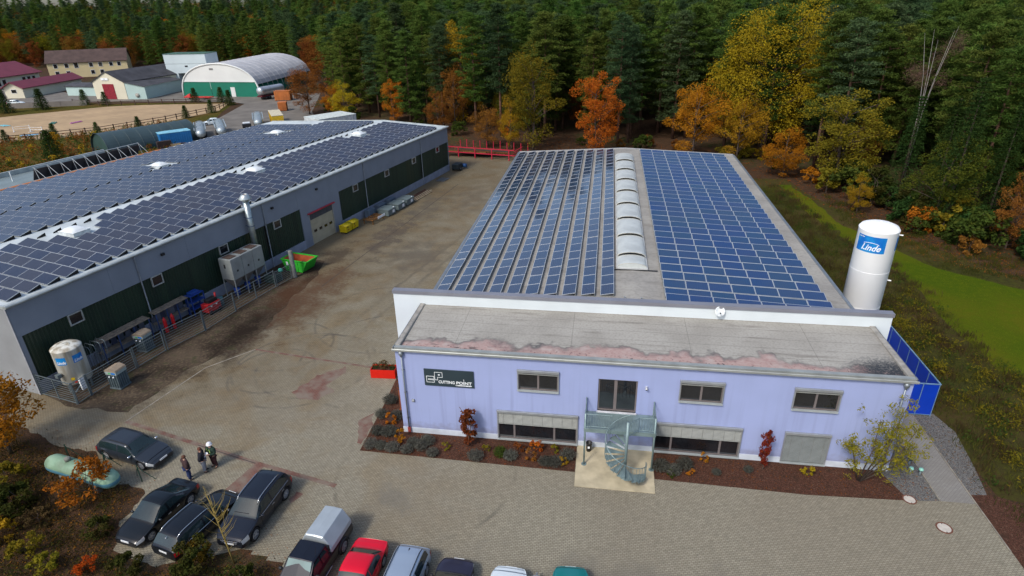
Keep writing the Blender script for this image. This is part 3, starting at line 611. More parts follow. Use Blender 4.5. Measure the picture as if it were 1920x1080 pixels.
for yy in (-.1,LBL-.02):
    for v0,v1 in ((-.1,12),(12,LBW)):
        b.add([(-v0,yy,lz(v0)-.1),(-v1,yy,lz(v1)-.1),(-v1,yy,lz(v1)+.1),(-v0,yy,lz(v0)+.1),(-v0,yy+.14,lz(v0)-.1),(-v1,yy+.14,lz(v1)-.1),(-v1,yy+.14,lz(v1)+.1),(-v0,yy+.14,lz(v0)+.1)],((3,2,1,0),(4,5,6,7),(2,3,7,6)))
b.parts('verge_trim',EAVE,ws)
WF=mat('window_frame_light',(.34,.35,.33),.5)
for y in wins:
    w=thing('window',None,None); w.parent=ws; h=.92; t=.085; y0,y1,z0,z1=y,y+1.12,4.80-h,4.80
    MB().box(-.09,.035,y0,y1,z0,z0+t).box(-.09,.035,y0,y1,z1-t,z1).box(-.09,.035,y0,y0+t,z0+t,z1-t).box(-.09,.035,y1-t,y1,z0+t,z1-t).build('window_frame',WF,w)
    MB().box(-.06,-.045,y0+t,y1-t,z0+t,z1-t).build('pane',GLASS,w)
for y in (10.0,25.05,43.7,59.1):
    b=MB(); b.smooth=True; b.tube([(.14,y,7.12),(.09,y,6.9),(.09,y,.12),(.16,y,.05)],.055,8); b.build('downpipe',mat('pipe_grey',(.26,.29,.33),.5,.3),ws)
for y,z in ((12.6,6.35),(26.4,6.3),(33.9,6.3)):
    l=thing('flood_lamp',None,None,(0,y,z)); l.parent=ws; MB().bbox(.02,.2,-.16,.16,-.12,.1,.02).build('housing',BLACK,l); MB().box(-.0,.05,-.03,.03,.1,.18).build('bracket',ALU,l)
# roller door with red rail
d=thing('sectional_door',None,None); d.parent=ws; DOORC=mat('door_cream',(.40,.36,.255),.6,0,.08,1)
MB().box(-.16,-.08,32.0,36.5,2.98,3.75).build('shutter_case',mat('door_case_dark',(.06,.065,.075),.6),d)
for k in range(5): MB().box(-.15,-.09,32.06,36.44,.01+k*.594,.01+(k+1)*.594-.014).build('door_section',DOORC,d)
for k in range(4): 
    w=MB().bbox(-.1,-.075,32.55+k*.98,33.10+k*.98,1.36,1.68,.01).build('door_window',GLASS,d)
B('side_rail',ALU,d,(-.13,.0,36.40,36.5,0,3.7),(-.13,.0,32.0,32.07,0,3.7))
MB().bbox(-.02,.22,31.75,36.75,3.80,3.92,.015).build('door_canopy',mat('red_paint',(.42,.03,.05),.5),ws)
# roof domes
def roof_dome(v,y,par):
    s=thing('roof_dome',None,None,(-v,y,lz(v))); s.parent=par
    DW=mat('dome_white',(.72,.76,.76),.35,0,.04)
    MB().bbox(-.95,.95,-.8,.8,0,.36,.03).build('upstand',mat('dome_curb',(.58,.62,.62),.6),s)
    b=MB(); b.smooth=True; nn=10
    P=lambda i,j:((-1+2*i/nn)*.92,(-1+2*j/nn)*.77,.38+.30*(1-abs(-1+2*i/nn)**3)*(1-abs(-1+2*j/nn)**3))
    for i in range(nn):
        for j in range(nn): b.quad(P(i,j),P(i+1,j),P(i+1,j+1),P(i,j+1))
    b.build('dome',DW,s); B('dome_frame',DW,s,(-.99,.99,-.84,.84,.36,.385))
DOMES=[(8.8,11.6),(8.7,34.0),(9.0,56.4),(24.3,11.4),(24.3,34.0),(24.3,56.2)]
for v,y in DOMES: roof_dome(v,y,ws)
# --- three panel fields on the workshop roof, each row facing the near gable
pmd=panel_mesh('panel_dark',1.63,1.05,PVD,.018)
tl=RAD(15)
for name,label,v0,n,skip in (('solar_array','dark solar panel rows six wide on the near slope of workshop roof',.62,6,1),
      ('solar_array','dark solar panel rows just beyond the white ridge strip of workshop roof',12.35,6,0),
      ('solar_array','dark solar panel rows along the far edge of workshop roof',23.1,7,1)):
    if v0>20: v0=22.75
    ar=thing(name,label,'solar panels',(0,0,0)); ar.location=ws.location; ar.rotation_euler=(0,0,LBR)
    nr=46 if v0<20 else 42; cnt=0
    sl_=math.atan(.5/12) if v0<12 else -math.atan(.05)
    for r in range(nr):
        y=.55+r*1.43 if v0<20 else 3.4+r*1.43
        if y+1.1>LBL-.4: continue
        for i in range(n):
            v=v0+i*1.655
            vm=v+.82; ym=y+.5
            if any(abs(vm-dv)<(1.75 if v0<20 else 2.7) and abs(ym-dy)<(1.15 if v0<20 else 1.5) for dv,dy in DOMES): continue
            if v0<1 and i==5 and any(abs(ym-dy)<2.6 for dv,dy in DOMES[:3]): continue
            if v0>20 and i==0 and any(abs(ym-dy)<2.2 for dv,dy in DOMES[3:]): continue
            p=put('solar_panel',pmd,ar); p.location=(-v,y,lz(v)+.10); p.rotation_euler=(tl,0,0); p.matrix_local=Matrix.Translation((-(v+1.63),y,lz(v+1.63)+.09))@Matrix.Rotation(sl_,4,'Y')@Matrix.Rotation(tl+rg.uniform(-.012,.012),4,'X'); cnt+=1
        b=MB(); vb=v0+n*1.655-.02
        for vv in (v0+.03,vb): b.add([(-vv,y+.25,lz(vv)+.02),(-vv,y+1.04,lz(vv)+.02),(-vv,y+1.02,lz(vv)+.34),(-vv,y+.25,lz(vv)+.12)],((0,1,2,3),(3,2,1,0)))
        STUFF(b.build('wind_plate',BLACK,ar))
# exhaust stack
ex=thing('exhaust_stack','tall galvanised exhaust pipe with conical cap against workshop wall','chimney',(-28.19+22.6*.2130+.55*.977,.76+22.6*.977-.55*.213,0)); GALV=mat('galvanised',(.36,.42,.43),.35,.7,.15,2.5)
b=MB(); b.smooth=True; b.tube([(0,0,2.6),(0,0,8.35)],.30,18); b.build('pipe',GALV,ex)
b=MB(); b.smooth=True; b.lathe([(.31,8.2),(.36,8.3),(.60,8.42),(.62,8.5),(.36,8.82),(.30,8.92),(.24,8.92),(.24,8.6)],(0,0,0),20); b.build('cap',mat('galv_bright',(.5,.55,.55),.35,.6,.12,2),ex)
b=MB(); b.lathe([(0,8.86),(.25,8.86)],(0,0,0),16); b.build('rust_core',mat('rust',(.16,.075,.03),.9),ex)
for z in (5.6,6.5): b=MB(); b.lathe([(.31,z),(.335,z),(.335,z+.07),(.31,z+.07)],(0,0,0),18); b.box(-.62,-.3,-.05,.05,z,z+.06); b.build('wall_bracket',mat('bracket_blue',(.06,.09,.17),.6),ex)
# annex with low metal roof, orange edge trim and raised panel rack at the far eave
an=thing('annex_building','low annex with green-grey metal roof beyond the workshop far eave','building',LBA,LBR)
MROOF=mat('standing_seam',(.22,.27,.27),.5,.3,.1,.6)
B('wall',GREYW,an,(-45,-36.1,12,41.5,0,5.7)); 
b=MB()
b.quad((-45.3,11.8,5.9),(-36.05,11.8,6.25),(-36.05,41.8,6.25),(-45.3,41.8,5.9)); b.build('roof',MROOF,an)
b=MB()
for k in range(42): b.box(-45.2,-36.1,12+k*.71,12.03+k*.71,6.02+.0,6.06+.18)
B('roof_edge',EAVE,an,(-45.5,-45.25,11.6,42,5.6,6.5),(-36.04,-35.8,11.8,41.8,6.2,6.62))
MB().bbox(-35.78,-35.3,0,44,6.42,6.72,.05).build('orange_trim',mat('orange_trim',(.42,.15,.05),.7,0,.2,2),an)
B('roof_post',mat('post_white',(.7,.73,.73),.5),an,(-41.2,-41.1,26.0,26.1,6,7.3))
rk=thing('solar_rack','raised tilted solar rack seen from behind with A-frame supports','solar panels',LBA,LBR)
T=Matrix.Translation((-37.9,26.6,6.3))
for k in range(9):
    b=MB(); b.box(0,1.64,0,1.9,-.03,.03,T@Matrix.Translation((0,k*1.66,0))@Matrix.Rotation(RAD(-62),4,'Y')@Matrix.Rotation(0,4,'X')); b.build('solar_panel',mat('panel_back',(.045,.04,.045),.6),rk)
b=MB()
for k in range(10):
    y=26.6+k*1.66; b.tube([(-37.0,y,8.0),(-36.6,y+.0,6.3)],.03,5); b.tube([(-37.0,y,8.0),(-35.7,y+.35,6.5)],.03,5)
b.tube([(-37.05,26.5,8.02),(-37.05,41.6,8.02)],.05,6); b.build('support_frame',mat('rack_light',(.5,.53,.53),.5,.4),rk)
# ================================================================ YARD OBJECTS
def lw(x,y,z=0): return (-28.19+.97706*x+.21297*y,.76-.21297*x+.97706*y,z)
def wt(name,label,cat,x,y,z=0,group=None,rz=0): return thing(name,label,cat,lw(x,y,z),LBR+rz,group)
RED_P=mat('red_paint2',(.42,.018,.022),.5); BLUE_P=mat('blue_paint',(.012,.05,.25),.5,0,.1); FEN=mat('fence_galv',(.17,.21,.225),.5,.5,.12)
LBLUE=None
g=G('label_blue',.4,.4); n=g.noise(1.2,3,g.obj); col=g.mix(g.rng(n,.4,.65),(.004,.14,.52),(.01,.26,.62)); LBLUE=g.done(col)
def curved_label(par,r,a0,a1,z0,z1,m,name='label'):
    b=MB(); b.smooth=True; n=14; v=[]
    for i in range(n+1):
        t=a0+(a1-a0)*i/n; v+=[(r*math.cos(t),r*math.sin(t),z0),(r*math.cos(t),r*math.sin(t),z1)]
    b.add(v,[(2*i,2*i+2,2*i+3,2*i+1) for i in range(n)]); return b.build(name,m,par)
def curved_text(par,s,size,r,ac,z,m,shear=.35,sx=1.0,off=.006):
    o=text(s,size,(0,0,0),m,par,'lettering',1,shear,.0,(0,0,0),'CENTER',off); me=o.data
    for v in me.vertices: t=ac+v.co.x*sx/r; v.co=(r*math.cos(t),r*math.sin(t),z+v.co.y)
    me.update(); return o
WL=mat('label_white',(.85,.88,.9),.5,0,.02)
# big white gas tank
tk=thing('gas_tank','tall white cylindrical gas tank with blue label beside the hall','tank',(33.0,16.0,0)); TW=mat('tank_white',(.93,.94,.92),.45,0,.04,.4)
b=MB(); b.smooth=True; r=1.37; b.lathe([(0,.6),(1.1,.62),(r,.9),(r,9.55),(r+.02,9.6),(r+.02,9.66),(r,9.68),(1.25,9.86),(.9,10.0),(.5,10.07),(0,10.1)],n=48); b.build('shell',TW,tk)
for z in (3.4,6.4): b=MB(); b.smooth=True; b.lathe([(1.37,z-.02),(1.378,z-.012),(1.378,z+.012),(1.37,z+.02)],n=48); b.build('weld_seam',TW,tk)
b=MB(); b.tube([(1.44*math.cos(2.2),1.44*math.sin(2.2),.3),(1.44*math.cos(2.2),1.44*math.sin(2.2),9.3)],.04,6); b.build('riser_pipe',ZINC,tk)
for a in (0.5,2.6,4.7): MB().tube([(1.1*math.cos(a),1.1*math.sin(a),0),(1.1*math.cos(a),1.1*math.sin(a),1.0)],.12,8).build('leg',TW,tk)
b=MB(); b.add([(-.42,-.5,9.98),(-.10,-.5,10.02),(-.16,-.5,10.36),(-.22,-.5,10.36),(-.42,-.44,9.98),(-.10,-.44,10.02),(-.16,-.44,10.36),(-.22,-.44,10.36)],((0,1,2,3),(7,6,5,4),(0,4,5,1),(1,5,6,2),(2,6,7,3),(3,7,4,0))); b.build('lifting_lug',TW,tk)
cam_a=math.atan2(-30.65-16,12.375-33)
curved_label(tk,r+.006,cam_a-1.02,cam_a+.52,8.05,9.30,LBLUE)
ac=cam_a-.20
curved_text(tk,'Linde',.66,r+.012,ac,8.22,WL,.35,.92,.012); curved_text(tk,'Linde Gas',.11,r+.012,cam_a-.78,9.14,WL,.2,1)
b=MB(); t=[(cam_a-.22+.42*math.cos(q),8.66+.16*math.sin(q)) for q in np.linspace(.15,2.6,12)]; b.tube([((r+.012)*math.cos(a),(r+.012)*math.sin(a),z) for a,z in t],.022,5); b.build('swash',WL,tk)
curved_label(tk,r+.006,cam_a+1.22,cam_a+2.0,8.18,9.25,LBLUE)
for z in (9.3,5.6,1.9): b=MB(); a=cam_a+1.62; b.tube([(1.3*math.cos(a),1.3*math.sin(a),z),(1.62*math.cos(a),1.62*math.sin(a),z)],.05,6); b.build('bracket',TW,tk)
# small dirty tank in the workshop compound
st=wt('gas_tank','squat dirty white gas tank with blue labels inside the compound fence','tank',1.75,1.78)
g=G('tank_dirty',.6,.3); n=g.noise(1.4,5,g.mapv(g.obj,scale=(1.6,1.6,.25))); X,Y,Z=g.xyz(g.obj); col=g.mix(g.rng(n,.42,.68),(.66,.66,.60),(.44,.40,.31)); k=g.math('MULTIPLY',g.rng(Z,2.5,3.6),g.rng(n,.4,.6)); col=g.mix(g.math('MULTIPLY',k,.6),col,(.2,.16,.10)); TD=g.done(col)
r2=.98; b=MB(); b.smooth=True; b.lathe([(0,.55),(.7,.56),(r2,.75),(r2,3.42),(r2+.02,3.46),(r2-.03,3.52),(.75,3.66),(.4,3.73),(0,3.75)],n=36); b.build('shell',TD,st)
for a in (.6,2.7,4.8): MB().tube([(.8*math.cos(a),.8*math.sin(a),0),(.8*math.cos(a),.8*math.sin(a),.8)],.08,8).build('leg',FEN,st)
ca=math.atan2(-30.65-1.7,12.375+26.5)-LBR
curved_label(st,r2+.006,ca-1.02,ca-.32,2.45,3.05,LBLUE); curved_text(st,'Linde',.32,r2+.012,ca-.67,2.53,WL,.35,.86,.008)
curved_label(st,r2+.006,ca+.12,ca+.82,2.45,3.05,LBLUE); curved_text(st,'Linde',.32,r2+.012,ca+.47,2.53,WL,.35,.86,.008)
curved_label(st,r2+.006,ca-.42,ca-.18,1.12,1.34,mat('label_yellow',(.6,.42,.02),.5),'warning_label'); curved_label(st,r2+.006,ca-.26,ca-.08,.86,1.06,mat('label_red',(.5,.05,.03),.5),'warning_label')
MB().bbox(-.1,.25,-1.35,-1.05,1.5,1.8,.02).build('valve_box',FEN,st); b=MB(); b.tube([(.5,-1.0,.3),(.9,-.9,.3),(.95,-.4,.7)],.05,6); b.build('pipework',FEN,st); MB().bbox(.95,1.12,-.55,-.1,.25,1.2,.02).build('evaporator',WL,st); b=MB(); b.tube([(-.2,-.2,3.76),(.1,.1,3.85),(.4,.1,3.74)],.035,6); b.build('vent_pipe',TD,st)
# compound fence: each panel one thing with rails and posts
def fence_panel(label,p0,p1,h=1.75,bars=9,frame=True,mid=None,group='galvanised compound fence panels'):
    (x0,y0),(x1,y1)=p0,p1; f=wt('fence_panel',label,'fence',x0,y0,0,None); d=Vector((x1-x0,y1-y0,0)); L_=d.length; f.rotation_euler.z=LBR+math.atan2(d.y,d.x)
    for x in (0,L_)+((L_*.5,) if mid else ()): MB().box(x-.035,x+.035,-.035,.035,0,h+.06).build('post',FEN,f)
    for k in range(bars):
        z=.1+(h-.12)*k/(bars-1); t=.026 if k in (0,bars-1) else .011
        MB().box(.035,L_-.035,-t,t,z-t,z+t).build('rail',FEN,f)
    return f
fence_panel('short fence panel across the front of small tank compound',(.05,.06),(3.75,.06),mid=1)
fence_panel('fence panel beside small tank next to the compound corner',(3.82,.1),(3.72,1.15))
fence_panel('fence panel behind the nearer wire bin along compound edge',(3.72,1.25),(3.66,5.0))
fence_panel('framed gate panel standing below the farther wire bin',(3.65,5.15),(3.64,7.8),1.78,8)
fence_panel('fence panel in front of red gas bottles',(3.66,8.0),(4.1,11.5),1.9)
fence_panel('fence panel just before the red machine',(4.1,11.6),(3.95,15.3),1.9)
fence_panel('light framed gate in front of the filter unit',(3.82,15.47),(3.84,20.9),1.8,7,mid=1)
fence_panel('last fence panel between filter unit and concrete post',(3.86,21.1),(3.95,23.2),1.6)
for i in range(4):
    x=1.5+.0*i; y=3.25+i*.42; f=wt('barrier_frame','tall narrow steel barrier frame stacked between small tank and shelf','frame',1.2,y,0,'stacked steel frames behind the small tank'); b=MB(); b.smooth=True; b.tube([(-.55,0,0),(-.55,0,2.35),(-.45,0,2.5),(.45,0,2.5),(.55,0,2.35),(.55,0,0)],.028,6); b.build('frame',FEN,f); MB().tube([(0,0,.1),(0,0,2.5)],.015,5).build('bar',FEN,f)
# wire bins with lids
def wire_bin(label,x,y):
    w=wt('wire_bin',label,'bin',x,y,0,None,RAD(8)); w.scale=(1,1,1.15); GB=mat('bin_steel',(.13,.17,.185),.6,.3,.15,2)
    for s in range(2):
        for k in range(5): xx=-.42+k*.21; MB().box(xx-.02,xx+.02,(-.47,.43)[s],(-.43,.47)[s],.12,1.12).build('slat',GB,w)
        for k in range(5): yy=-.36+k*.18; MB().box((-.47,.43)[s],(-.43,.47)[s],yy-.02,yy+.02,.12,1.12).build('slat',GB,w)
    MB().bbox(-.44,.44,-.42,.42,.14,1.1,.01).build('liner',mat('bin_liner',(.06,.085,.095),.7),w)
    MB().bbox(-.5,.5,-.5,.5,.03,.12,.01).build('base',GB,w); MB().bbox(-.49,.49,-.49,.49,1.1,1.34,.015).build('collar',mat('bin_collar',(.30,.36,.34),.6,0,.1,3),w)
    b=MB(); b.extr([(-.52,1.34),(.52,1.34),(.45,1.44),(.0,1.56),(-.45,1.44)],'y',-.5,.5); b.build('lid',mat('lid_cardboard',(.27,.215,.155),.9,0,.15,2),w)
    MB().box(.05,.4,-.497,-.493,1.16,1.29).build('blue_sticker',LBLUE,w); MB().box(-.2,.0,-.497,-.493,1.17,1.28).build('green_sticker',mat('sticker_green',(.1,.4,.15),.5),w)
    for s in (-.18,.18): b=MB(); b.smooth=True; b.ico((s,-.5,.95),.065,2); b.build('lamp',WL,w)
wire_bin('wire waste bin with cardboard lid nearest the small gas tank',4.68,2.82); wire_bin('wire waste bin with pale lid between shelf roof and gate panel',1.85,7.45)
# shelves with plank roof along the wall
def shelf(label,y0,y1,x0=.16,x1=1.05,z=1.95):
    s=wt('storage_shelf',label,'shelf',0,(y0+y1)/2); WD=mat('weathered_plank',(.20,.165,.125),.9,0,.25,2.5,.2); h=(y1-y0)/2
    b=MB()
    for k in range(3): 
        xx=x0+(x1-x0)*k/3; MB().box(xx+.01,xx+(x1-x0)/3-.01,-h,h,z+.02*(3-k),z+.05+.02*(3-k)).build('plank',WD,s)
    for yy in np.linspace(-h+.1,h-.1,4): MB().box(x1-.12,x1-.05,yy-.04,yy+.04,0,z).build('post',mat('blue_post',(.03,.06,.16),.6),s)
    MB().box(x0,x1-.1,-h+.05,h-.05,.9,.94).build('shelf_board',WD,s)
    r=random.Random(int(y0*10))
    for k in range(7):
        yy=-h+.3+k*(2*h-.6)/6; hh=r.uniform(.9,1.7); MB().box(x0+.02,x0+.06,yy-.28,yy+.2,.95,.95+hh*.5).build('leaning_sheet',mat('sheet_%d'%(k%3),((.10,.115,.15),(.14,.15,.19),(.05,.06,.10))[k%3],.5,.3),s)
    return s
shelf('storage shelf with weathered plank roof near the small tank',4.6,9.1); shelf('storage shelf with brown plank roof next to red gas bottles',9.7,13.2,.14,.95)
for yy,lb in ((10.2,'red gas bottle nearer to the small tank'),(11.0,'red gas bottle nearer to the red machine')):
    c=wt('gas_bottle',lb,'gas bottle',1.15,yy); b=MB(); b.smooth=True; b.lathe([(0,0),(.13,.0),(.145,.05),(.145,1.18),(.12,1.32),(.05,1.4),(0,1.4)],n=16); b.build('cylinder',mat('bottle_red',(.50,.012,.018),.45),c); b=MB(); b.smooth=True; b.lathe([(.05,1.38),(.055,1.5),(0,1.52)],n=10); b.build('valve_cap',RED_P,c)
br=wt('blue_rack','dark blue steel rack standing behind the red machine at wall','rack',.65,14.1); 
for x in (-.35,.35):
    for y in (-.7,.7): MB().box(x-.04,x+.04,y-.04,y+.04,0,2.0).build('upright',BLUE_P,br)
for z in (.6,1.25,1.9): MB().box(-.4,.4,-.75,.75,z,z+.06).build('shelf_board',BLUE_P,br)
MB().bbox(-.3,.3,-.5,.4,1.97,2.2,.02).build('blue_panel',BLUE_P,br)
rm=wt('red_machine','red mobile machine with round gauges behind compound fence','machine',1.85,14.6)
MB().bbox(-.42,.42,-.75,.75,.25,1.05,.04).build('housing',RED_P,rm); MB().bbox(-.3,.3,-.45,.6,1.05,1.4,.05).build('engine',BLACK,rm); b=MB(); b.smooth=True; b.tube([(.1,.55,1.0),(.12,.6,1.75)],.09,10); b.build('exhaust',RED_P,rm)
for y in (-.35,.25): b=MB(); b.smooth=True; b.tube([(.42,y,.85),(.47,y,.85)],.09,12); b.build('gauge',WL,rm)
for y in (-.5,.5):
    for s in (-1,1): wh=thing('wheel',None,None,(s*.4,y,.2)); wh.parent=rm; wh.rotation_euler=(0,RAD(90*s),0); b=MB(); b.smooth=True; b.lathe([(0,-.05),(.18,-.05),(.2,0),(.18,.05),(0,.05)],n=14); b.build('tyre',BLACK,wh)
wb=wt('water_drum','small teal drum beside red machine','drum',1.6,15.9); b=MB(); b.smooth=True; b.lathe([(0,0),(.3,0),(.3,.85),(.27,.88),(0,.88)],n=18); b.build('drum_shell',mat('teal_drum',(.04,.11,.13),.5),wb); b=MB(); b.smooth=True; b.lathe([(.30,.4),(.315,.42),(.30,.44)],n=18); b.build('hoop',FEN,wb)
# filter unit: three steel cabinets on legs with hoppers
fu=wt('filter_unit','large pale grey dust filter unit of three cabinets on legs','filter',1.45,17.55)
FC=mat('filter_cabinet',(.29,.315,.31),.5,.3,.12,1.0)
for k in range(3):
    y0=k*1.42; dz=0.0
    MB().bbox(-.75,.75,y0,y0+1.39,1.95,4.05,.03).build('cabinet',FC,fu)
    b=MB(); b.add([(-.7,y0+.05,1.95),(.7,y0+.05,1.95),(.7,y0+1.34,1.95),(-.7,y0+1.34,1.95),(-.14,y0+.55,.95),(.14,y0+.55,.95),(.14,y0+.84,.95),(-.14,y0+.84,.95)],((4,5,1,0),(5,6,2,1),(6,7,3,2),(7,4,0,3),(7,6,5,4))); b.build('hopper',mat('hopper_steel',(.20,.19,.18),.6,.3,.2,2),fu)
    MB().bbox(-.5,.5,y0+.2,y0+1.1,4.05,4.10,.01).build('top_grille',mat('grille_rust',(.07,.045,.035),.9),fu)
    MB().box(.752,.76,y0+.55,y0+.75,2.65,2.85).build('badge',BLACK,fu)
    b=MB(); b.smooth=True; b.lathe([(0,.0),(.28,0),(.29,.8),(0,.82)],(0,y0+.7,0),16); b.build('dust_drum',BLUE_P,fu)
    for x in (-.7,.7): MB().box(x-.04,x+.04,y0+.02,y0+.1,0,1.95).build('leg',FC,fu)
MB().box(-.2,.0,-.01,.0,3.1,3.5).build('inspection_panel',BLACK,fu)
for x in (-.7,.7): MB().box(x-.04,x+.04,4.16,4.24,0,1.95).build('leg',FC,fu)
MB().tube([(-.3,3.9,3.9),(-.6,4.4,3.2),(-.7,4.9,3.0)],.22,12).build('duct',GALV,fu)
# green skip
sk=wt('waste_skip','bright green open skip with orange rusty inside','skip',3.15,25.6); SG=mat('skip_green',(.035,.42,.035),.5,0,.08,2)
pr=[(-1.55,1.3),(-1.05,.08),(1.05,.08),(1.72,1.3)]
b=MB(); n=4
o_=[(x,-.95,z) for x,z in pr]+[(x,.95,z) for x,z in pr]; b.add(o_,((0,1,2,3)[::-1],(4,5,6,7),(0,1,5,4)[::-1],(1,2,6,5)[::-1],(2,3,7,6)[::-1])); b.build('shell',SG,sk)
pi=[(-1.49,1.3),(-1.02,.16),(1.02,.16),(1.66,1.3)]; b=MB(); o_=[(x,-.89,z) for x,z in pi]+[(x,.89,z) for x,z in pi]; b.add(o_,((0,1,2,3),(7,6,5,4),(0,1,5,4),(1,2,6,5),(2,3,7,6))); b.build('inner_lining',mat('skip_orange',(.38,.085,.03),.8,0,.2,2),sk)
B('rim',SG,sk,(-1.62,1.78,-1.02,-.88,1.26,1.36),(-1.62,1.78,.88,1.02,1.26,1.36),(-1.64,-1.48,-.88,.88,1.265,1.355),(1.64,1.80,-.88,.88,1.265,1.355))
for x in (-.6,.5): B('rib',SG,sk,(x-.05,x+.05,-1.0,-.95,.1,1.28))
B('scrap',mat('scrap_brown',(.08,.05,.03),.9),sk,(-.9,.1,-.6,.3,.16,.5),(-.2,.9,-.1,.7,.16,.62)); MB().box(-.5,.4,-.2,-.1,.62,.7).build('scrap_sheet',WL,sk); B('sign_plate',WL,sk,(-.95,-.6,-.965,-.952,.7,1.1))
cp=wt('concrete_post','tall round concrete post standing before the green skip','post',4.05,23.55); b=MB(); b.smooth=True; b.lathe([(0,0),(.26,0),(.24,.1),(.22,2.9),(.18,3.0),(0,3.02)],n=18); b.build('shaft',mat('post_concrete',(.16,.17,.16),.9,0,.2,3,.3),cp); MB().bbox(-.5,.1,-.06,.06,2.86,2.94,.01).build('arm',FEN,cp)
td=wt('turquoise_canister','small turquoise canister hanging beside the concrete post','canister',3.3,22.5); b=MB(); b.smooth=True; b.ico((0,0,1.15),.24,2,(1,1,.9),.08); b.build('canister_shell',mat('turquoise',(.05,.38,.30),.5),td); MB().box(-.04,.04,-.04,.04,0,1.0).build('stand',FEN,td)
gt=wt('green_tub','dark green square tub in the fence corner before the skip','tub',2.6,22.0); MB().bbox(-.7,.7,-.5,.5,0,.9,.05).build('tub_shell',mat('tub_green',(.035,.06,.055),.6),gt); MB().box(-.6,.6,-.4,.4,.85,.905).build('contents',BLACK,gt)
# bins and pallets further up the wall
YB=mat('bin_yellow',(.60,.46,.008),.45,0,.05)
for yy,lb in ((36.95,'yellow wheeled waste bin next to the cream door'),(38.35,'yellow wheeled waste bin next to rusty pallet frame')):
    w=wt('wheeled_bin',lb,'bin',1.15,yy); b=MB(); b.add([(-.52,-.6,.16),(.42,-.6,.16),(.5,-.66,1.0),(-.55,-.66,1.0),(-.52,.6,.16),(.42,.6,.16),(.5,.66,1.0),(-.55,.66,1.0)],((0,1,2,3),(7,6,5,4),(1,5,6,2),(4,0,3,7),(4,5,1,0))); b.build('tub',YB,w)
    b=MB(); b.smooth=True; pr_=[(-.6+1.16*k/8,1.0+.17*math.sin(math.pi*k/8)) for k in range(9)]; b.extr([(-.6,.99)]+pr_+[(.56,.99)],'y',-.68,.68); b.build('lid',YB,w)
    for x in (-.4,.32):
        for y in (-.5,.5): b=MB(); b.smooth=True; b.tube([(x,y-.03,.1),(x,y+.03,.1)],.1,12); b.build('wheel',BLACK,w)
    MB().box(.475,.49,-.35,-.15,.7,.85).build('lock_plate',BLACK,w); MB().box(.45,.465,-.3,.0,.42,.5).build('sticker',RED_P,w)
RUST=mat('rust_orange',(.17,.075,.018),.9,0,.3,4)
pl=wt('pallet_frame','rusty orange steel pallet frame on the ground beside grey containers','pallet',2.15,41.6)
for k in range(5): MB().box(-.75,.75,-1.3+k*.6,-1.1+k*.6,.55,.62).build('slat',RUST,pl)
for x in (-.7,.62): MB().box(x,x+.08,-1.4,1.4,.47,.55).build('beam',RUST,pl)
for x in (-.66,.66):
    for y in (-1.2,1.2): MB().box(x-.05,x+.05,y-.05,y+.05,0,.47).build('leg',RUST,pl)
MB().box(.8,.83,-.2,1.45,.45,.75).build('side_plate',WL,pl)
GC=mat('container_grey',(.135,.175,.18),.55,0,.1,1)
for yy,lb in ((44.6,'grey lidded container nearest to the rusty pallet frame'),(47.2,'grey lidded container in the middle of the three'),(49.55,'grey lidded container farthest along the workshop wall')):
    w=wt('lidded_container',lb,'container',2.3,yy); MB().bbox(-.85,.85,-.95,.95,.1,.85,.04).build('tub',GC,w); b=MB(); b.extr([(-.92,.85),(.92,.85),(.9,.93),(0,1.0),(-.9,.93)],'y',-1.0,1.0); b.build('lid',GC,w)
    b=MB(); b.smooth=True; b.ico((.75,.55,.99),.07,2); b.build('lid_knob',WL,w); MB().box(.852,.86,.1,.6,.3,.7).build('sticker',WL,w)
    for x in (-.7,.7):
        for y in (-.75,.75): MB().box(x-.08,x+.08,y-.08,y+.08,0,.1).build('foot',BLACK,w)
for k in range(3):
    w=wt('lidded_container','low blue-grey container against the wall behind the lidded row','container',.75,43.0+k*2.6,0,'containers against the wall'); MB().bbox(-.4,.4,-.75,.75,.0,1.0,.04).build('tub',mat('container_blue',(.10,.14,.19),.6),w); MB().bbox(-.44,.44,-.79,.79,1.0,1.07,.02).build('lid',mat('container_blue',(.1,.14,.19)),w)
bd=wt('board_stack','flat stack of pale and brown boards beside the farthest container','boards',2.3,53.8); r=random.Random(8)
for k in range(9): 
    x=-.8+k*.19; MB().box(x,x+.1,-2.7+r.uniform(-.2,.2),2.7+r.uniform(-.6,.3),.08,.14).build('board',(mat('board_brown',(.11,.055,.035),.9),mat('board_pale',(.42,.36,.24),.9))[k in (4,6,8)],bd)
for y in (-2,0,2): MB().box(-.85,.95,y-.05,y+.05,0,.08).build('bearer',mat('board_brown',(.11,.055,.035)),bd)
mp=wt('steel_plate','grey steel plate lying on the paving near far wall end','plate',1.6,62.6); MB().bbox(-.7,.7,-1.0,1.0,.004,.09,.01).build('plate',mat('plate_grey',(.13,.145,.16),.5,.4),mp); MB().tube([(-.1,-.1,.1),(0,0,.16),(.1,.1,.1)],.02,5).build('lug',FEN,mp)
gn=wt('mobile_generator','dark mobile generator with blue drum at the far corner','generator',1.2,68.9); MB().bbox(-.6,.6,-.9,.9,.35,1.15,.06).build('housing',mat('gen_dark',(.02,.03,.035),.6),gn)
for s in (-1,1): b=MB(); b.smooth=True; b.tube([(s*.62,-.2,.36),(s*.75,-.2,.36)],.36,18); b.build('wheel',BLACK,gn); b=MB(); b.smooth=True; b.tube([(s*.70,-.2,.36),(s*.77,-.2,.36)],.13,12); b.build('hub',ZINC,gn)
b=MB(); b.smooth=True; b.tube([(.3,1.3,.55),(1.1,1.3,.55)],.33,16); b.build('drum',mat('gen_blue',(.02,.08,.22),.5),gn)
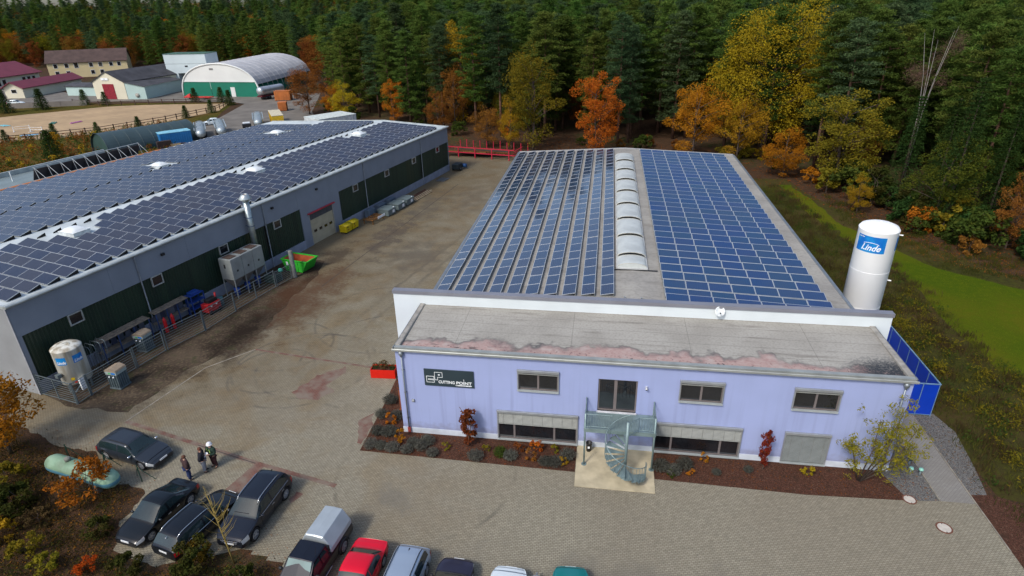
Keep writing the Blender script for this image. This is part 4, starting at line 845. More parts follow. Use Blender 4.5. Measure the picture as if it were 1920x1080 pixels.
# red stock rack at the end of the yard
RR=mat('rack_red',(.46,.02,.05),.5,0,.06); rk_=wt('stock_rack','long red steel rack with two rails across the end of yard','rack',-1,77.6,0)
for x in np.arange(-5,9.6,6.6*.5): 
    B('post',RR,rk_,(x-.08,x+.08,-.08,.08,0,1.95))
B('rail',RR,rk_,(-5.2,9.2,-.06,.06,1.78,1.93),(-5.2,9.2,-.06,.06,.85,1.0))
for k in range(10): MB().box(-5+k*1.5,-4.92+k*1.5,.1,3.6,.82,.94).build('arm',RR,rk_)
r=random.Random(4)
for k in range(16): MB().box(-5+r.uniform(0,3),3+r.uniform(0,6),.3+k*.2,.44+k*.2,.95,1.05+r.uniform(0,.25)).build('steel_bar',(RUST,mat('bar_dark',(.045,.035,.03),.8))[k%2],rk_)
for k in range(11): MB().box(-5.0+k*1.4,-4.88+k*1.4,7.6,7.72,0,1.5+r.uniform(-.1,.2)).build('stanchion',RR,rk_)
B('cross_rail',RR,rk_,(9.2,9.32,.1,4,1.6,1.72),(9.2,9.32,.1,4,.8,.92))
# ---------------- office front
# spiral stair with landing
S=thing('spiral_stair','galvanised spiral stair with landing leading to the upper terrace door','stairs',(14.31,-2.58,0.05)); SG2=mat('stair_galv',(.23,.31,.31),.5,.45,.15,2)
b=MB(); b.smooth=True; b.tube([(0,0,0),(0,0,4.05)],.085,12); b.build('column',SG2,S); b=MB(); b.smooth=True; b.lathe([(0,0),(.2,0),(.2,.03),(0,.03)],n=16); b.build('base_plate',SG2,S)
A0,A1,NS,Rr,Z1=RAD(78),RAD(372),14,1.22,2.78
for k in range(NS):
    a=A0+(A1-A0)*k/NS; c=a+(A1-A0)/NS*1.08; z=Z1-(k+1)*Z1/(NS+1)
    b=MB(); v=[(.08*math.cos(a),.08*math.sin(a)),(Rr*math.cos(a),Rr*math.sin(a)),(Rr*math.cos((a+c)/2),Rr*math.sin((a+c)/2)),(Rr*math.cos(c),Rr*math.sin(c)),(.08*math.cos(c),.08*math.sin(c))]
    b.prism(v,z-.035,z); b.build('tread',SG2,S)
for k in range(NS*2+1):
    t=k/(NS*2); a=A0+(A1-A0)*t; z=max(.02,Z1-Z1*(t*NS+.6)/(NS+1)); b=MB(); b.tube([(Rr*math.cos(a),Rr*math.sin(a),max(0,z-.1)),(Rr*math.cos(a),Rr*math.sin(a),z+.98)],.013,5); b.build('baluster',SG2,S)
b=MB(); b.smooth=True; b.tube([(Rr*math.cos(A0+(A1-A0)*t),Rr*math.sin(A0+(A1-A0)*t),Z1-Z1*(t*NS+.6)/(NS+1)+1.0) for t in np.linspace(0,1,40)],.026,6); b.build('handrail',SG2,S)
def lrail(p0,p1,z=2.75,n=10,par=S):
    p0=Vector((p0[0]-14.31,p0[1]+2.58,z)); p1=Vector((p1[0]-14.31,p1[1]+2.58,z)); up=Vector((0,0,1))
    for hh in (1.0,.12): b=MB(); b.tube([p0+up*hh,p1+up*hh],.024,6); b.build('handrail',SG2,par)
    for k in range(n+1): q=p0.lerp(p1,k/n); b=MB(); b.tube([q+up*.12,q+up],.011,5); b.build('baluster',SG2,par)
MB().box(11.88-14.31,15.95-14.31,-1.72+2.58,-.05+2.58,2.66,2.75).build('landing',SG2,S)
B('landing_beam',SG2,S,(11.86-14.31,15.97-14.31,-1.78+2.58,-1.725+2.58,2.5,2.76),(11.82-14.31,11.875-14.31,-1.72+2.58,-.05+2.58,2.5,2.76),(15.955-14.31,16.01-14.31,-1.72+2.58,-.05+2.58,2.5,2.76))
for x,y in ((11.9,-1.7),(15.92,-1.7)): 
    b=MB(); b.smooth=True; b.tube([(x-14.31,y+2.58,0),(x-14.31,y+2.58,3.78)],.055,8); b.build('post',SG2,S); b=MB(); b.lathe([(0,0),(.16,0),(.16,.03),(0,.03)],(x-14.31,y+2.58,0),14); b.build('base_plate',SG2,S)
for x in (11.9,15.92): b=MB(); b.tube([(x-14.31,-.12+2.58,2.5),(x-14.31,-.12+2.58,3.80)],.04,6); b.build('post',SG2,S)
lrail((11.9,-1.7),(13.45,-1.7),n=10); lrail((15.0,-1.7),(15.92,-1.7),n=6); lrail((11.9,-1.7),(11.9,-.1),n=7); lrail((15.92,-1.7),(15.92,-.1),n=7); lrail((14.45,-2.3),(15.0,-1.7),n=6)
tc=thing('waste_bin','small black waste bin under the stair landing against lilac wall','bin',(12.15,-.42,.05)); b=MB(); b.smooth=True; b.lathe([(0,0),(.15,0),(.19,.62),(.2,.64),(.17,.64),(.15,.4),(0,.4)],n=16); b.build('tub',BLACK,tc); MB().box(-.06,.06,-.2,-.19,.3,.45).build('sticker',WL,tc)
# planter, rusty column, manholes, bollard lights
pn=thing('flower_planter','bright red metal planter box beside the office corner','planter',(-3.55,6.25,0),RAD(3))
RP=mat('planter_red',(.62,.012,.004),.45,0,.05); B('side_panel',RP,pn,(-.95,.95,-.42,-.38,.02,.74),(-.95,.95,.38,.42,.02,.74),(-.95,-.91,-.38,.38,.02,.74),(.91,.95,-.38,.38,.02,.74)); MB().box(-.91,.91,-.38,.38,.1,.62).build('soil',MULCH,pn)
rc=thing('rust_column','rusty orange steel column standing at the left office wall','column',(-.75,2.35,0)); MB().bbox(-.28,.28,-.09,.09,0,1.55,.012).build('plate',mat('corten',(.20,.055,.02),.85,0,.2,2),rc); MB().bbox(-.34,.34,-.16,.16,0,.04,.01).build('foot',mat('corten',(.2,.055,.02)),rc)
for (x,y,rr),lb in (((30.02,-2.26,.36),'round manhole cover with rusty rim at the gravel corner'),((30.95,-4.16,.40),'round manhole cover with rusty rim nearest the bottom right')):
    mh=thing('manhole_cover',lb,'manhole',(x,y,.018 if y>-3 else .004)); b=MB(); b.lathe([(rr*.80,.0),(rr*.80,.014),(rr,.014),(rr,0)],n=28); b.build('rim',mat('manhole_rust',(.14,.055,.035),.9,0,.3,6),mh); b=MB(); b.lathe([(0,.010),(rr*.80,.010)],n=28); b.build('lid',mat('manhole_lid',(.50,.46,.40),.9,0,.12,4),mh); B('slot',BLACK,mh,(-.03,.03,-rr*.78,-rr*.66,.0101,.0115),(-.03,.03,rr*.66,rr*.78,.0101,.0115))
for (x,y),lb in (((30.9,-.1),'short garden light with pale green cap at gravel corner'),((31.42,-.12),'short garden light with blue cap next to the path'),((31.2,.75),'short dark garden light behind the other two')):
    l=thing('garden_light',lb,'lamp',(x,y,.012)); b=MB(); b.smooth=True; b.lathe([(0,0),(.07,0),(.05,.05),(.045,.36),(0,.36)],n=10); b.build('post',FEN,l); b=MB(); b.smooth=True; b.lathe([(0,.36),(.12,.36),(.13,.42),(.10,.50),(0,.52)],n=12); b.build('cap',mat('cap_'+lb[18:22].strip(),(.25,.55,.45) if 'green' in lb else ((.22,.48,.68) if 'blue' in lb else (.03,.05,.06)),.4),l)
# blue sheet fence around the big tank
bf=thing('blue_fence','royal blue sheet metal fence around the white gas tank','fence',(34.6,5.9,0)); BF=mat('fence_blue',(.003,.040,.42),.4,0,.06,.8); PG=mat('fence_frame_blue',(.14,.24,.36),.5)
for k in range(9):
    y0=k*1.5+.05; MB().box(-.02,.02,y0,y0+1.42,.12,2.48).build('sheet_panel',BF,bf); MB().box(-.035,.035,y0+1.425,y0+1.485,0,2.5).build('post',PG,bf)
for k,(x0,x1) in enumerate(((-.98,-.06),(-2.4,-1.04),(-3.8,-2.46))): MB().box(x0,x1,-.02,.02,.14,2.46).build('sheet_panel',BF,bf); MB().box(x1+.003,x1+.05,-.035,.035,0,2.5).build('post',PG,bf)
B('top_rail',PG,bf,(-.04,.04,-.04,13.6,2.501,2.55),(-3.8,-.041,-.04,.04,2.501,2.55)); B('bottom_rail',PG,bf,(-3.8,-.06,-.03,.03,.09,.138))
# green gas tank on the bank, with its fence tripods
lp=thing('gas_tank','weathered green horizontal gas tank among autumn shrubs','tank',(-17.55,-7.05,0),math.atan2(-.93,4.9)); 
g=G('tank_green',.6,.3); n=g.noise(1.6,5,g.obj); n2=g.noise(.7,4,g.mapv(g.obj,loc=(5,2,1))); X,Y,Z=g.xyz(g.obj); col=g.mix(g.rng(n,.4,.65),(.24,.40,.27),(.31,.46,.33)); col=g.mix(g.math('MULTIPLY',g.rng(n2,.36,.56,.25,.95),g.rng(X,1.6,-1.2)),col,(.065,.085,.045)); b1=g.math('MULTIPLY',g.rng(Z,.70,.74),g.rng(Z,1.02,.98)); col=g.mix(g.math('MULTIPLY',b1,.85),col,(.06,.20,.30)); TG=g.done(col)
b=MB(); b.smooth=True; pf=[(0,-2.75),(.22,-2.71),(.42,-2.56),(.53,-2.32),(.56,-2.1),(.56,2.1),(.53,2.32),(.42,2.56),(.22,2.71),(0,2.75)]
vv=[]; nn=24
for r_,x in pf: vv+=[(x,r_*math.cos(2*math.pi*k/nn),.95+r_*math.sin(2*math.pi*k/nn)) for k in range(nn)]
b.add(vv,[(i*nn+k,i*nn+(k+1)%nn,(i+1)*nn+(k+1)%nn,(i+1)*nn+k) for i in range(len(pf)-1) for k in range(nn)]); b.build('shell',TG,lp)
for x in (-1.4,1.4): MB().box(x-.12,x+.12,-.45,.45,0,.55).build('saddle',mat('saddle_concrete',(.2,.2,.18),.9),lp)
b=MB(); b.smooth=True; b.lathe([(0,0),(.16,0),(.18,.18),(.12,.24),(0,.25)],(-.9,0,1.48),14); b.build('valve_dome',mat('dome_dull',(.2,.2,.17),.7),lp)
GP=mat('post_green',(.012,.055,.035),.5)
for (x,y),lb in (((-20.2,-5.35),'dark green tripod fence post left behind the gas tank'),((-17.2,-5.75),'dark green tripod fence post between gas tank and estate car'),((-14.3,-6.5),'dark green low tripod fence post before the estate car nose')):
    t=thing('tripod_post',lb,'post',(x,y,0)); b=MB(); b.tube([(0,0,0),(0,0,1.25)],.03,6); b.build('post',GP,t)
    for a in (0.4,2.6): b=MB(); b.tube([(.0,0,1.1),(.75*math.cos(a),.75*math.sin(a),0)],.022,5); b.build('stay',GP,t)
# ================================================================ VEHICLES
TYRE=mat('tyre_rubber',(.012,.012,.013),.85); RIM=mat('alloy_rim',(.42,.43,.44),.45,.35,.1); CHROME=mat('chrome',(.6,.62,.64),.18,.9,.03)
CGLASS=mat('car_glass',(.014,.026,.028),.03,0,.2,.8,spec=.75); HEADL=mat('headlamp',(.55,.58,.6),.15,.3,.05); TAILL=mat('tail_lamp',(.33,.012,.015),.2,0,.05)
PLATE=mat('plate_white',(.7,.72,.72),.5,0,.03); UNDER=mat('underbody',(.008,.008,.009),.9)
def paint(name,c,metal=.25,rough=.28): return mat(name,c,rough,metal,.03,.6,spec=.35,coat=.35)
def wheel_meshes():
    b=MB(); b.smooth=True; b.lathe([(.62,-.36),(.86,-.40),(.97,-.32),(1,-.18),(1,.18),(.97,.32),(.86,.40),(.62,.36)],n=20); t=b.mesh('tyre',TYRE)
    b=MB(); b.lathe([(.66,-.30),(.66,.34),(.60,.36)],n=20); b.lathe([(0,.26),(.16,.30),(.18,.24)],n=12)
    b.lathe([(0,.05),(.64,.05)],n=20)
    for k in range(5):
        a=2*math.pi*k/5; d=Matrix.Rotation(a,4,'Z'); b.box(.1,.64,-.09,.09,.2,.30,d)
    return t,b.mesh('rim',RIM)
TYM,RIMM=wheel_meshes()
def fsm(xs,zs,x,s=.05):
    return np.mean([np.interp(x+k*s,xs,zs) for k in (-1.5,-1,-.5,0,.5,1,1.5)],axis=0)
def car(name,label,c,pm,loc,head,group=None):
    """lofted car; head = heading vector of the nose on the ground"""
    L=c['L']; Wd=c['W']/2; rw=c.get('rw',.32); wx=(c['ro'],L-c['fo'])         # rear and front axle from the tail
    root=thing(name,label,'car',(loc[0],loc[1],0),math.atan2(head[1],head[0]),group)
    st=np.unique(np.concatenate([np.arange(0,L+.001,.06),[L],np.linspace(0,.3,9),np.linspace(L-.4,L,12)])); n=len(st)
    zb=fsm(*zip(*c['belt']),st); zr=fsm(*zip(*c['roof']),st); zr=np.maximum(zr,zb+.012)
    gh=max(zr-zb); g=np.clip((zr-zb)/(.75*gh),0,1)
    tail=np.clip(1-st/.38,0,1); nose=np.clip(1-(L-st)/.75,0,1)
    w=Wd*(1-.10*tail**2-.24*nose**2.4); zl=np.full(n,c.get('zc',.2))+.10*np.clip(1-st/.3,0,1)+.04*np.clip(1-(L-st)/.3,0,1)
    ra=rw+.055
    for x0 in wx:
        d=np.abs(st-x0); zl=np.where(d<ra,np.maximum(zl,rw+np.sqrt(np.maximum(ra*ra-d*d,0))),zl)
    wr=w*(.90*(1-g)+c.get('tum',.74)*g)
    rings=[]
    for i in range(n):
        W_,b_,l_,r_=w[i],zb[i],zl[i],zr[i]; wt=wr[i]
        P=[(W_*.93,l_),(W_*.985,l_+.25*(b_-l_)),(W_,l_+.55*(b_-l_)),(W_*.985,l_+.84*(b_-l_)),(W_*.95,b_)]
        for t in (.14,.5,.86): P.append((W_*.95+(wt-W_*.95)*(t**1.25),b_+(r_-b_-.03)*t))
        P+=[(wt,r_-.025),(wt*.86,r_),(wt*.45,r_+.018),(0,r_+.024)]
        rings.append(P)
    m=len(rings[0]); full=2*m-1
    V=[]
    for i in range(n):
        for j in range(m): V.append((st[i]-L/2,rings[i][j][0],rings[i][j][1]))
        for j in range(m-2,-1,-1): V.append((st[i]-L/2,-rings[i][j][0],rings[i][j][1]))
    xb,xt=c['ws']; xr0,xr1=c['rwin']; sx0,sx1=c['side']; pil=c.get('pil',[])
    kinds={}
    for i in range(n-1):
        xm=(st[i]+st[i+1])/2
        for k in range(full-1):
            j=k if k<m-1 else full-2-k; sd='l' if k<m-1 else 'r'; key='body'
            if j>=8:
                if xt<xm<xb: key='windscreen'
                elif xr0<xm<xr1: key='rear_window'
            elif j in (5,6) and sx0<xm<sx1:
                q=sum(xm>p for p in pil)
                if all(abs(xm-p)>.055 for p in pil): key='side_window_%d%s'%(q,sd)
            kinds.setdefault(key,[]).append((i*full+k,(i+1)*full+k,(i+1)*full+k+1,i*full+k+1))
    kinds['body'].append(tuple(range(full-1,-1,-1))); kinds['body'].append(tuple(range((n-1)*full,n*full)))
    for key,fs in kinds.items():
        b=MB(); b.smooth=True; ids={}
        for f in fs:
            for v in f:
                if v not in ids: ids[v]=len(b.v); b.v.append(V[v])
            b.f.append([ids[v] for v in f]); b.m.append(0); b.sm.append(len(f)==4)
        b.build(key.split('_')[0]+'_window' if key.startswith('side') else key,pm if key=='body' else CGLASS,root)
    def patch(nm,mt,x0,x1,j0,j1,off=.008,sides=(0,1)):
        for s_ in sides:
            b=MB(); b.smooth=True; I=[i for i in range(n) if x0<=st[i]<=x1]
            cz=.7
            for i in I:
                for j in range(j0,j1+1):
                    k=j if s_==0 else full-1-j; x,y,z=V[i*full+k]; o=Vector((.6 if x>0 else -.6,1 if y>0 else -1,.15)).normalized()*off; b.v.append((x+o.x,y+o.y,z+o.z))
            q=j1-j0+1
            for a in range(len(I)-1):
                for j in range(q-1): b.f.append((a*q+j,(a+1)*q+j,(a+1)*q+j+1,a*q+j+1)); b.m.append(0); b.sm.append(True)
            b.build(nm,mt,root)
    patch('headlight',HEADL,L-.46,L-.02,2,4); patch('tail_light',c.get('tl',TAILL),.0,.26,2,4)
    zf=float(np.interp(L-.05,st,zb)); hl=L/2
    MB().bbox(hl-.06,hl+.012,-.48,.48,zf-.26,zf-.08,.012).build('grille',BLACK,root)
    MB().bbox(hl-.06,hl+.010,-.60,.60,.30,.44,.012).build('air_intake',BLACK,root)
    MB().bbox(hl-.01,hl+.024,-.26,.26,.46,.57,.006).build('number_plate',PLATE,root); MB().bbox(-hl-.018,-hl+.01,-.26,.26,c.get('rp',.62),c.get('rp',.62)+.11,.006).build('number_plate',PLATE,root)
    if c.get('chrome'): MB().bbox(hl-.05,hl+.02,-.5,.5,zf-.10,zf-.07,.008).build('chrome_bar',CHROME,root); MB().bbox(hl-.05,hl+.02,-.45,.45,zf-.20,zf-.17,.008).build('chrome_bar',CHROME,root)
    MB().box(-L/2+.25,L/2-.25,-Wd+.16,Wd-.16,.22,.62).build('underbody',UNDER,root)
    for x0 in wx:
        for s_ in (1,-1):
            wh=thing('wheel',None,None,(x0-L/2,s_*(Wd-.12),rw)); wh.parent=root; wh.rotation_euler=(RAD(-90*s_),0,0)
            put('tyre',TYM,wh,scale=(rw,rw,.26)); put('rim',RIMM,wh,scale=(rw,rw,.30))
    xm=xb-.28; zz=float(np.interp(xm,st,zb))
    for s_ in (1,-1):
        b=MB(); b.smooth=True; b.ico((xm-L/2,s_*(Wd+.07),zz+.07),1,2,(.075,.12,.075)); b.build('mirror',c.get('mir',pm),root)
    for s_ in (1,-1):
        for p in (sx0+.62,(pil[-1] if pil else (sx0+sx1)/2)+.05):
            z=float(np.interp(p,st,zb)); MB().bbox(p-L/2-.1,p-L/2+.1,s_*Wd*.992-.012,s_*Wd*.992+.02,z-.16,z-.125,.008).build('door_handle',c.get('hm',pm),root)
    def seam(x,j0,j1,nm='door_seam'):
        i=int(np.argmin(np.abs(st-x)))
        for s_ in (0,1):
            P=[]
            for j in range(j0,j1+1): q=V[i*full+(j if s_==0 else full-1-j)]; P.append((q[0],q[1]*1.003,q[2]))
            b=MB(); b.tube(P,.009,4); b.build(nm,UNDER,root)
    for x in (sx0+.35,(pil[0] if pil else (sx0+sx1)/2),xb-.30): seam(x,1,4)
    i=int(np.argmin(np.abs(st-(xb+.06)))); b=MB(); b.tube([V[i*full+k] for k in range(6,full-6)],.012,4); b.build('bonnet_seam',UNDER,root)
    i=int(np.argmin(np.abs(st-(L-.16)))); b=MB(); b.tube([(V[i*full+k][0],V[i*full+k][1],V[i*full+k][2]+.003) for k in range(4,full-4)],.008,4); b.build('bonnet_seam',UNDER,root)
    if c.get('rails'):
        r0,r1=c['rails']; X=np.linspace(r0,r1,9)
        for s_ in (1,-1):
            b=MB(); b.smooth=True; b.tube([(x-L/2,s_*float(np.interp(x,st,wr))*.88,float(np.interp(x,st,zr))+(.05 if 0<k<8 else .0)) for k,x in enumerate(X)],.022,6); b.build('roof_rail',c.get('railm',CHROME),root)
    if c.get('trim'):
        for s_ in (1,-1):
            b=MB(); b.tube([(x-L/2,s_*(float(np.interp(x,st,w))*.955+.008),float(np.interp(x,st,zb))+.012) for x in np.linspace(sx0,sx1-.1,12)],.011,5); b.build('window_trim',CHROME,root)
    if c.get('fin'): 
        x=c['fin']; z=float(np.interp(x,st,zr))+.02; b=MB(); b.add([(x-L/2-.09,-.03,z),(x-L/2+.11,-.0,z),(x-L/2-.09,.03,z),(x-L/2-.08,0,z+.075)],((0,1,3),(1,2,3),(2,0,3),(0,2,1))); b.build('antenna',c.get('finm',BLACK),root)
    if c.get('wiper'): MB().box(xb-L/2-.14,xb-L/2-.11,-.5,.35,float(np.interp(xb-.12,st,zr))+.02,float(np.interp(xb-.12,st,zr))+.035).build('wiper',BLACK,root)
    return root
def cfg(L,W,H,kind,**k):
    bz=.60*H if kind!='suv' else .60*H
    hz_=.66 if kind!='suv' else .66
    hood=H*.53 if kind!='suv' else H*.57
    xb=L-1.22*(L/4.6); xt=xb-.85
    if kind=='wagon': rf=[(0,bz*.97),(.12,bz+.05),(.52,H-.10),(1.0,H-.015),(xt-.5,H),(xt,H-.03),(xb,hood+.09),(L,hood)]; rw_=(.13,.50); side=(.42,xb-.12)
    elif kind=='suv': rf=[(0,bz*.97),(.10,bz+.06),(.42,H-.12),(.85,H-.02),(xt-.6,H),(xt,H-.04),(xb,hood+.12),(L,hood)]; rw_=(.11,.40); side=(.45,xb-.12)
    elif kind=='coupe': rf=[(0,bz*.97),(.50,bz+.02),(1.55,H-.06),(2.0,H-.005),(xt-.25,H),(xt+.05,H-.04),(xb+.05,hood+.08),(L,hood)]; rw_=(.58,1.40); side=(1.0,xb-.12)
    elif kind=='sedan': rf=[(0,bz*.97),(.62,bz+.03),(1.35,H-.07),(1.8,H-.01),(xt-.25,H),(xt,H-.04),(xb,hood+.08),(L,hood)]; rw_=(.70,1.28); side=(1.0,xb-.12)
    else: rf=[(0,bz*.97),(.14,bz+.06),(.62,H-.09),(1.1,H-.01),(xt-.4,H),(xt,H-.035),(xb,hood+.10),(L,hood)]; rw_=(.16,.56); side=(.5,xb-.12)
    be=[(0,bz*.94),(.3,bz),(xb-.6,bz*.97),(xb,hood+.07),(L-.5,hood-.06),(L-.12,hood-.17),(L,hood-.26)]
    rf[-1]=(L,hood-.26); rf.insert(-1,(L-.5,hood-.05)); rf.insert(-1,(L-.12,hood-.16))
    d=dict(L=L,W=W,H=H,belt=be,roof=rf,ws=(xb-.04,xt+.06),rwin=rw_,side=side,pil=[(side[0]+side[1])/2+.12],ro=.82*(L/4.5),fo=.86*(L/4.5)); d.update(k); return d
car('parked_car','dark grey estate car parked beside the green gas tank',cfg(4.72,1.84,1.44,'wagon',rw=.335,chrome=0,rails=(1.1,3.0),railm=BLACK,mir=CHROME,wiper=1),paint('paint_grey',(.030,.038,.050),.2),(-16.2,-4.45),(.98,-.2))
car('parked_car','black fastback hatchback with headlights facing the leaf-covered bank',cfg(4.35,1.80,1.42,'coupe',rw=.33,hm=CHROME),paint('paint_black',(.006,.008,.010),.1),(-11.22,-8.98),(-.16,-.985))
car('parked_car','black estate car with silver roof rails parked tail to the shrubs',cfg(4.6,1.80,1.46,'wagon',rw=.33,rails=(.5,2.75),trim=1,fin=.42,finm=PLATE),paint('paint_blackblue',(.008,.010,.014),.2),(-8.45,-9.35),(.235,.972))
car('parked_car','dark blue-grey family off-roader with silver roof rails nose towards shrubs',cfg(4.75,1.89,1.70,'suv',rw=.38,zc=.24,rails=(.75,2.9),chrome=1,trim=1,hm=CHROME,fin=.5,wiper=1),paint('paint_slate',(.014,.018,.028),.2),(-5.87,-8.15),(-.06,-.998))
car('parked_car','bright red saloon car second from pickup in the bottom row',cfg(4.45,1.78,1.40,'sedan',rw=.32),paint('paint_red',(.62,.004,.022),0,.3),(1.38,-11.75),(-.03,-1))
car('parked_car','silver-blue estate car with dark roof rails beside the red saloon',cfg(4.65,1.80,1.50,'wagon',rw=.33,rails=(.5,2.9),railm=BLACK,fin=.75),paint('paint_silver',(.38,.46,.56),.45,.3),(3.64,-12.05),(-.05,-1))
car('parked_car','dark purple compact car nose towards the office between silver and white cars',cfg(4.2,1.78,1.46,'hatch',rw=.32,mir=BLACK,wiper=1),paint('paint_purple',(.022,.022,.045),.3),(5.98,-12.0),(.04,1))
car('parked_car','white compact car in bottom row left of the teal car',cfg(4.0,1.74,1.48,'hatch',rw=.31,wiper=1),paint('paint_white',(.72,.80,.82),0,.3),(8.66,-12.05),(.03,1))
car('parked_car','teal green compact car rightmost of the bottom row',cfg(3.9,1.70,1.48,'hatch',rw=.31,wiper=1),paint('paint_teal',(.004,.20,.20),.1,.3),(11.70,-11.6),(-.06,1))
car('parked_car','small white hatchback on the grass verge beside the riding arena',cfg(4.1,1.74,1.5,'hatch'),paint('paint_white',(.72,.80,.82)),(-83,107),(-.75,-.66))
car('parked_car','white estate car on the grey yard at the left edge of arena',cfg(4.5,1.8,1.46,'wagon'),paint('paint_white',(.72,.80,.82)),(-168,137),(.9,.3))
# pickup with silver canopy
pk=thing('pickup_truck','black double-cab pickup with silver canopy beside the red saloon','pickup',(-1.10,-11.15,0),math.atan2(-.994,-.11))
PB=paint('paint_pickup',(.010,.012,.020),.2)
b=MB(); b.smooth=False
def loft(b,secs,cap=True):
    """secs: (x,[(y,z)...half outline from bottom to centre])"""
    m=len(secs[0][1]); full=2*m-1; v=[]
    for x,P in secs:
        v+=[(x,y,z) for y,z in P]+[(x,-y,z) for y,z in P[-2::-1]]
    f=[]
    for i in range(len(secs)-1):
        for k in range(full-1): f.append((i*full+k,(i+1)*full+k,(i+1)*full+k+1,i*full+k+1))
    if cap: f.append(tuple(range(full-1,-1,-1))); f.append(tuple(range((len(secs)-1)*full,len(secs)*full)))
    b.add(v,f)
def lowsec(w,z0,z1): return [(w*.94,z0),(w,z0+.2),(w*.99,z1-.12),(w*.95,z1),(0,z1+.01)]
loft(b,[(-2.5,lowsec(.86,.42,1.02)),(-2.45,lowsec(.9,.40,1.05)),(-.30,lowsec(.9,.40,1.05)),(-.28,lowsec(.9,.38,1.06)),(1.25,lowsec(.9,.38,1.04)),(1.4,lowsec(.88,.38,1.04)),(2.3,lowsec(.84,.40,.94)),(2.5,lowsec(.78,.45,.80))]); b.build('body',PB,pk)
cs=lambda w,wt,z1:[(w,1.05),(w*.985,1.12),(wt,z1-.05),(wt*.9,z1),(0,z1+.02)]
b=MB(); loft(b,[(-.34,cs(.84,.70,1.70)),(-.30,cs(.85,.71,1.75)),(.75,cs(.85,.70,1.74)),(1.45,[(.85,1.045),(.85,1.05),(.80,1.06),(.7,1.06),(0,1.07)])]); b.build('cab',PB,pk)
b=MB(); b.quad((.80,-.62,1.72),(1.36,-.70,1.12),(1.36,.70,1.12),(.80,.62,1.72)); b.build('windscreen',mat('pickup_screen',(.12,.20,.19),.08,0,.2,.8,spec=.9),pk)
for s_ in (1,-1):
    for x0,x1,x2,x3 in ((-.22,.30,.30,-.16),(.40,1.22,.82,.40)): MB().quad((x0,s_*.858,1.10),(x1,s_*.858,1.10),(x2,s_*.735,1.62),(x3,s_*.735,1.62)).build('side_window',CGLASS,pk)
    MB().bbox(-.2,1.3,s_*.93-.03,s_*.93+.03,.40,.46,.015).build('side_step',CHROME,pk)
    b=MB(); b.smooth=True; b.ico((1.05,s_*1.0,1.18),1,2,(.09,.12,.1)); b.build('mirror',BLACK,pk)
    for x0 in (-1.45,1.62):
        wh=thing('wheel',None,None,(x0,s_*.80,.40)); wh.parent=pk; wh.rotation_euler=(RAD(-90*s_),0,0); put('tyre',TYM,wh,scale=(.40,.40,.30)); put('rim',RIMM,wh,scale=(.40,.40,.36))
        b=MB(); b.smooth=True
        A=[math.pi*k/10 for k in range(11)]; v=[]; f=[]
        for a in A: v+=[(x0+.50*math.cos(a),s_*.86,.40+.50*math.sin(a)),(x0+.50*math.cos(a),s_*.96,.40+.50*math.sin(a)),(x0+.44*math.cos(a),s_*.965,.40+.44*math.sin(a))]
        for i in range(10): f+=[(i*3,i*3+1,i*3+4,i*3+3),(i*3+1,i*3+2,i*3+5,i*3+4)]
        b.add(v,f); b.build('wheel_arch',BLACK,pk)
b=MB(); cp=[(.88,1.06),(.86,1.30),(.50,1.93),(.48,1.95),(0,1.98)]; cp2=[(.86,1.06),(.84,1.28),(.47,1.88),(.45,1.90),(0,1.93)]
loft(b,[(-2.46,cp2),(-2.40,cp),(-.52,cp),(-.46,cp2)]); b.build('canopy',mat('canopy_silver',(.40,.45,.48),.4,.3,.06,1.2),pk)
MB().bbox(-.46,-.32,-.80,.80,1.2,1.55,.02).build('bulkhead',BLACK,pk); MB().bbox(-2.56,-2.49,-.75,.75,.45,.6,.02).build('rear_bumper',CHROME,pk); MB().bbox(-2.52,-2.485,-.26,.26,.68,.79,.006).build('number_plate',PLATE,pk)
for s_ in (1,-1): MB().bbox(-2.52,-2.47,s_*.78-.06,s_*.78+.06,.7,1.0,.01).build('tail_light',TAILL,pk); MB().bbox(2.38,2.49,s_*.6-.14,s_*.6+.14,.62,.80,.02).build('headlight',HEADL,pk)
MB().box(-2.2,2.2,-.7,.7,.28,.6).build('underbody',UNDER,pk); MB().tube([(.5,.62,1.7),(.35,.66,2.3)],.008,4).build('antenna',BLACK,pk)
# grey trailer coupling box standing by the teal car
tb=thing('trailer_nose','grey trailer drawbar box between the white and teal cars','trailer',(10.0,-10.6,0),RAD(92)); MB().bbox(-.5,.25,-.17,.17,.42,.58,.03).build('drawbar_box',mat('trailer_grey',(.30,.32,.34),.5,.3),tb); MB().tube([(-1.4,0,.42),(.5,0,.42)],.05,6).build('drawbar',ZINC,tb); b=MB(); b.smooth=True; b.lathe([(.03,-.07),(.10,-.06),(.12,0),(.10,.06),(.03,.07)],n=12); o=b.build('jockey_wheel',TYRE,tb); o.location=(.1,.16,.12); o.rotation_euler=(RAD(90),0,0); MB().tube([(.1,.16,.12),(.1,.16,.55)],.025,6).build('jockey_leg',ZINC,tb)
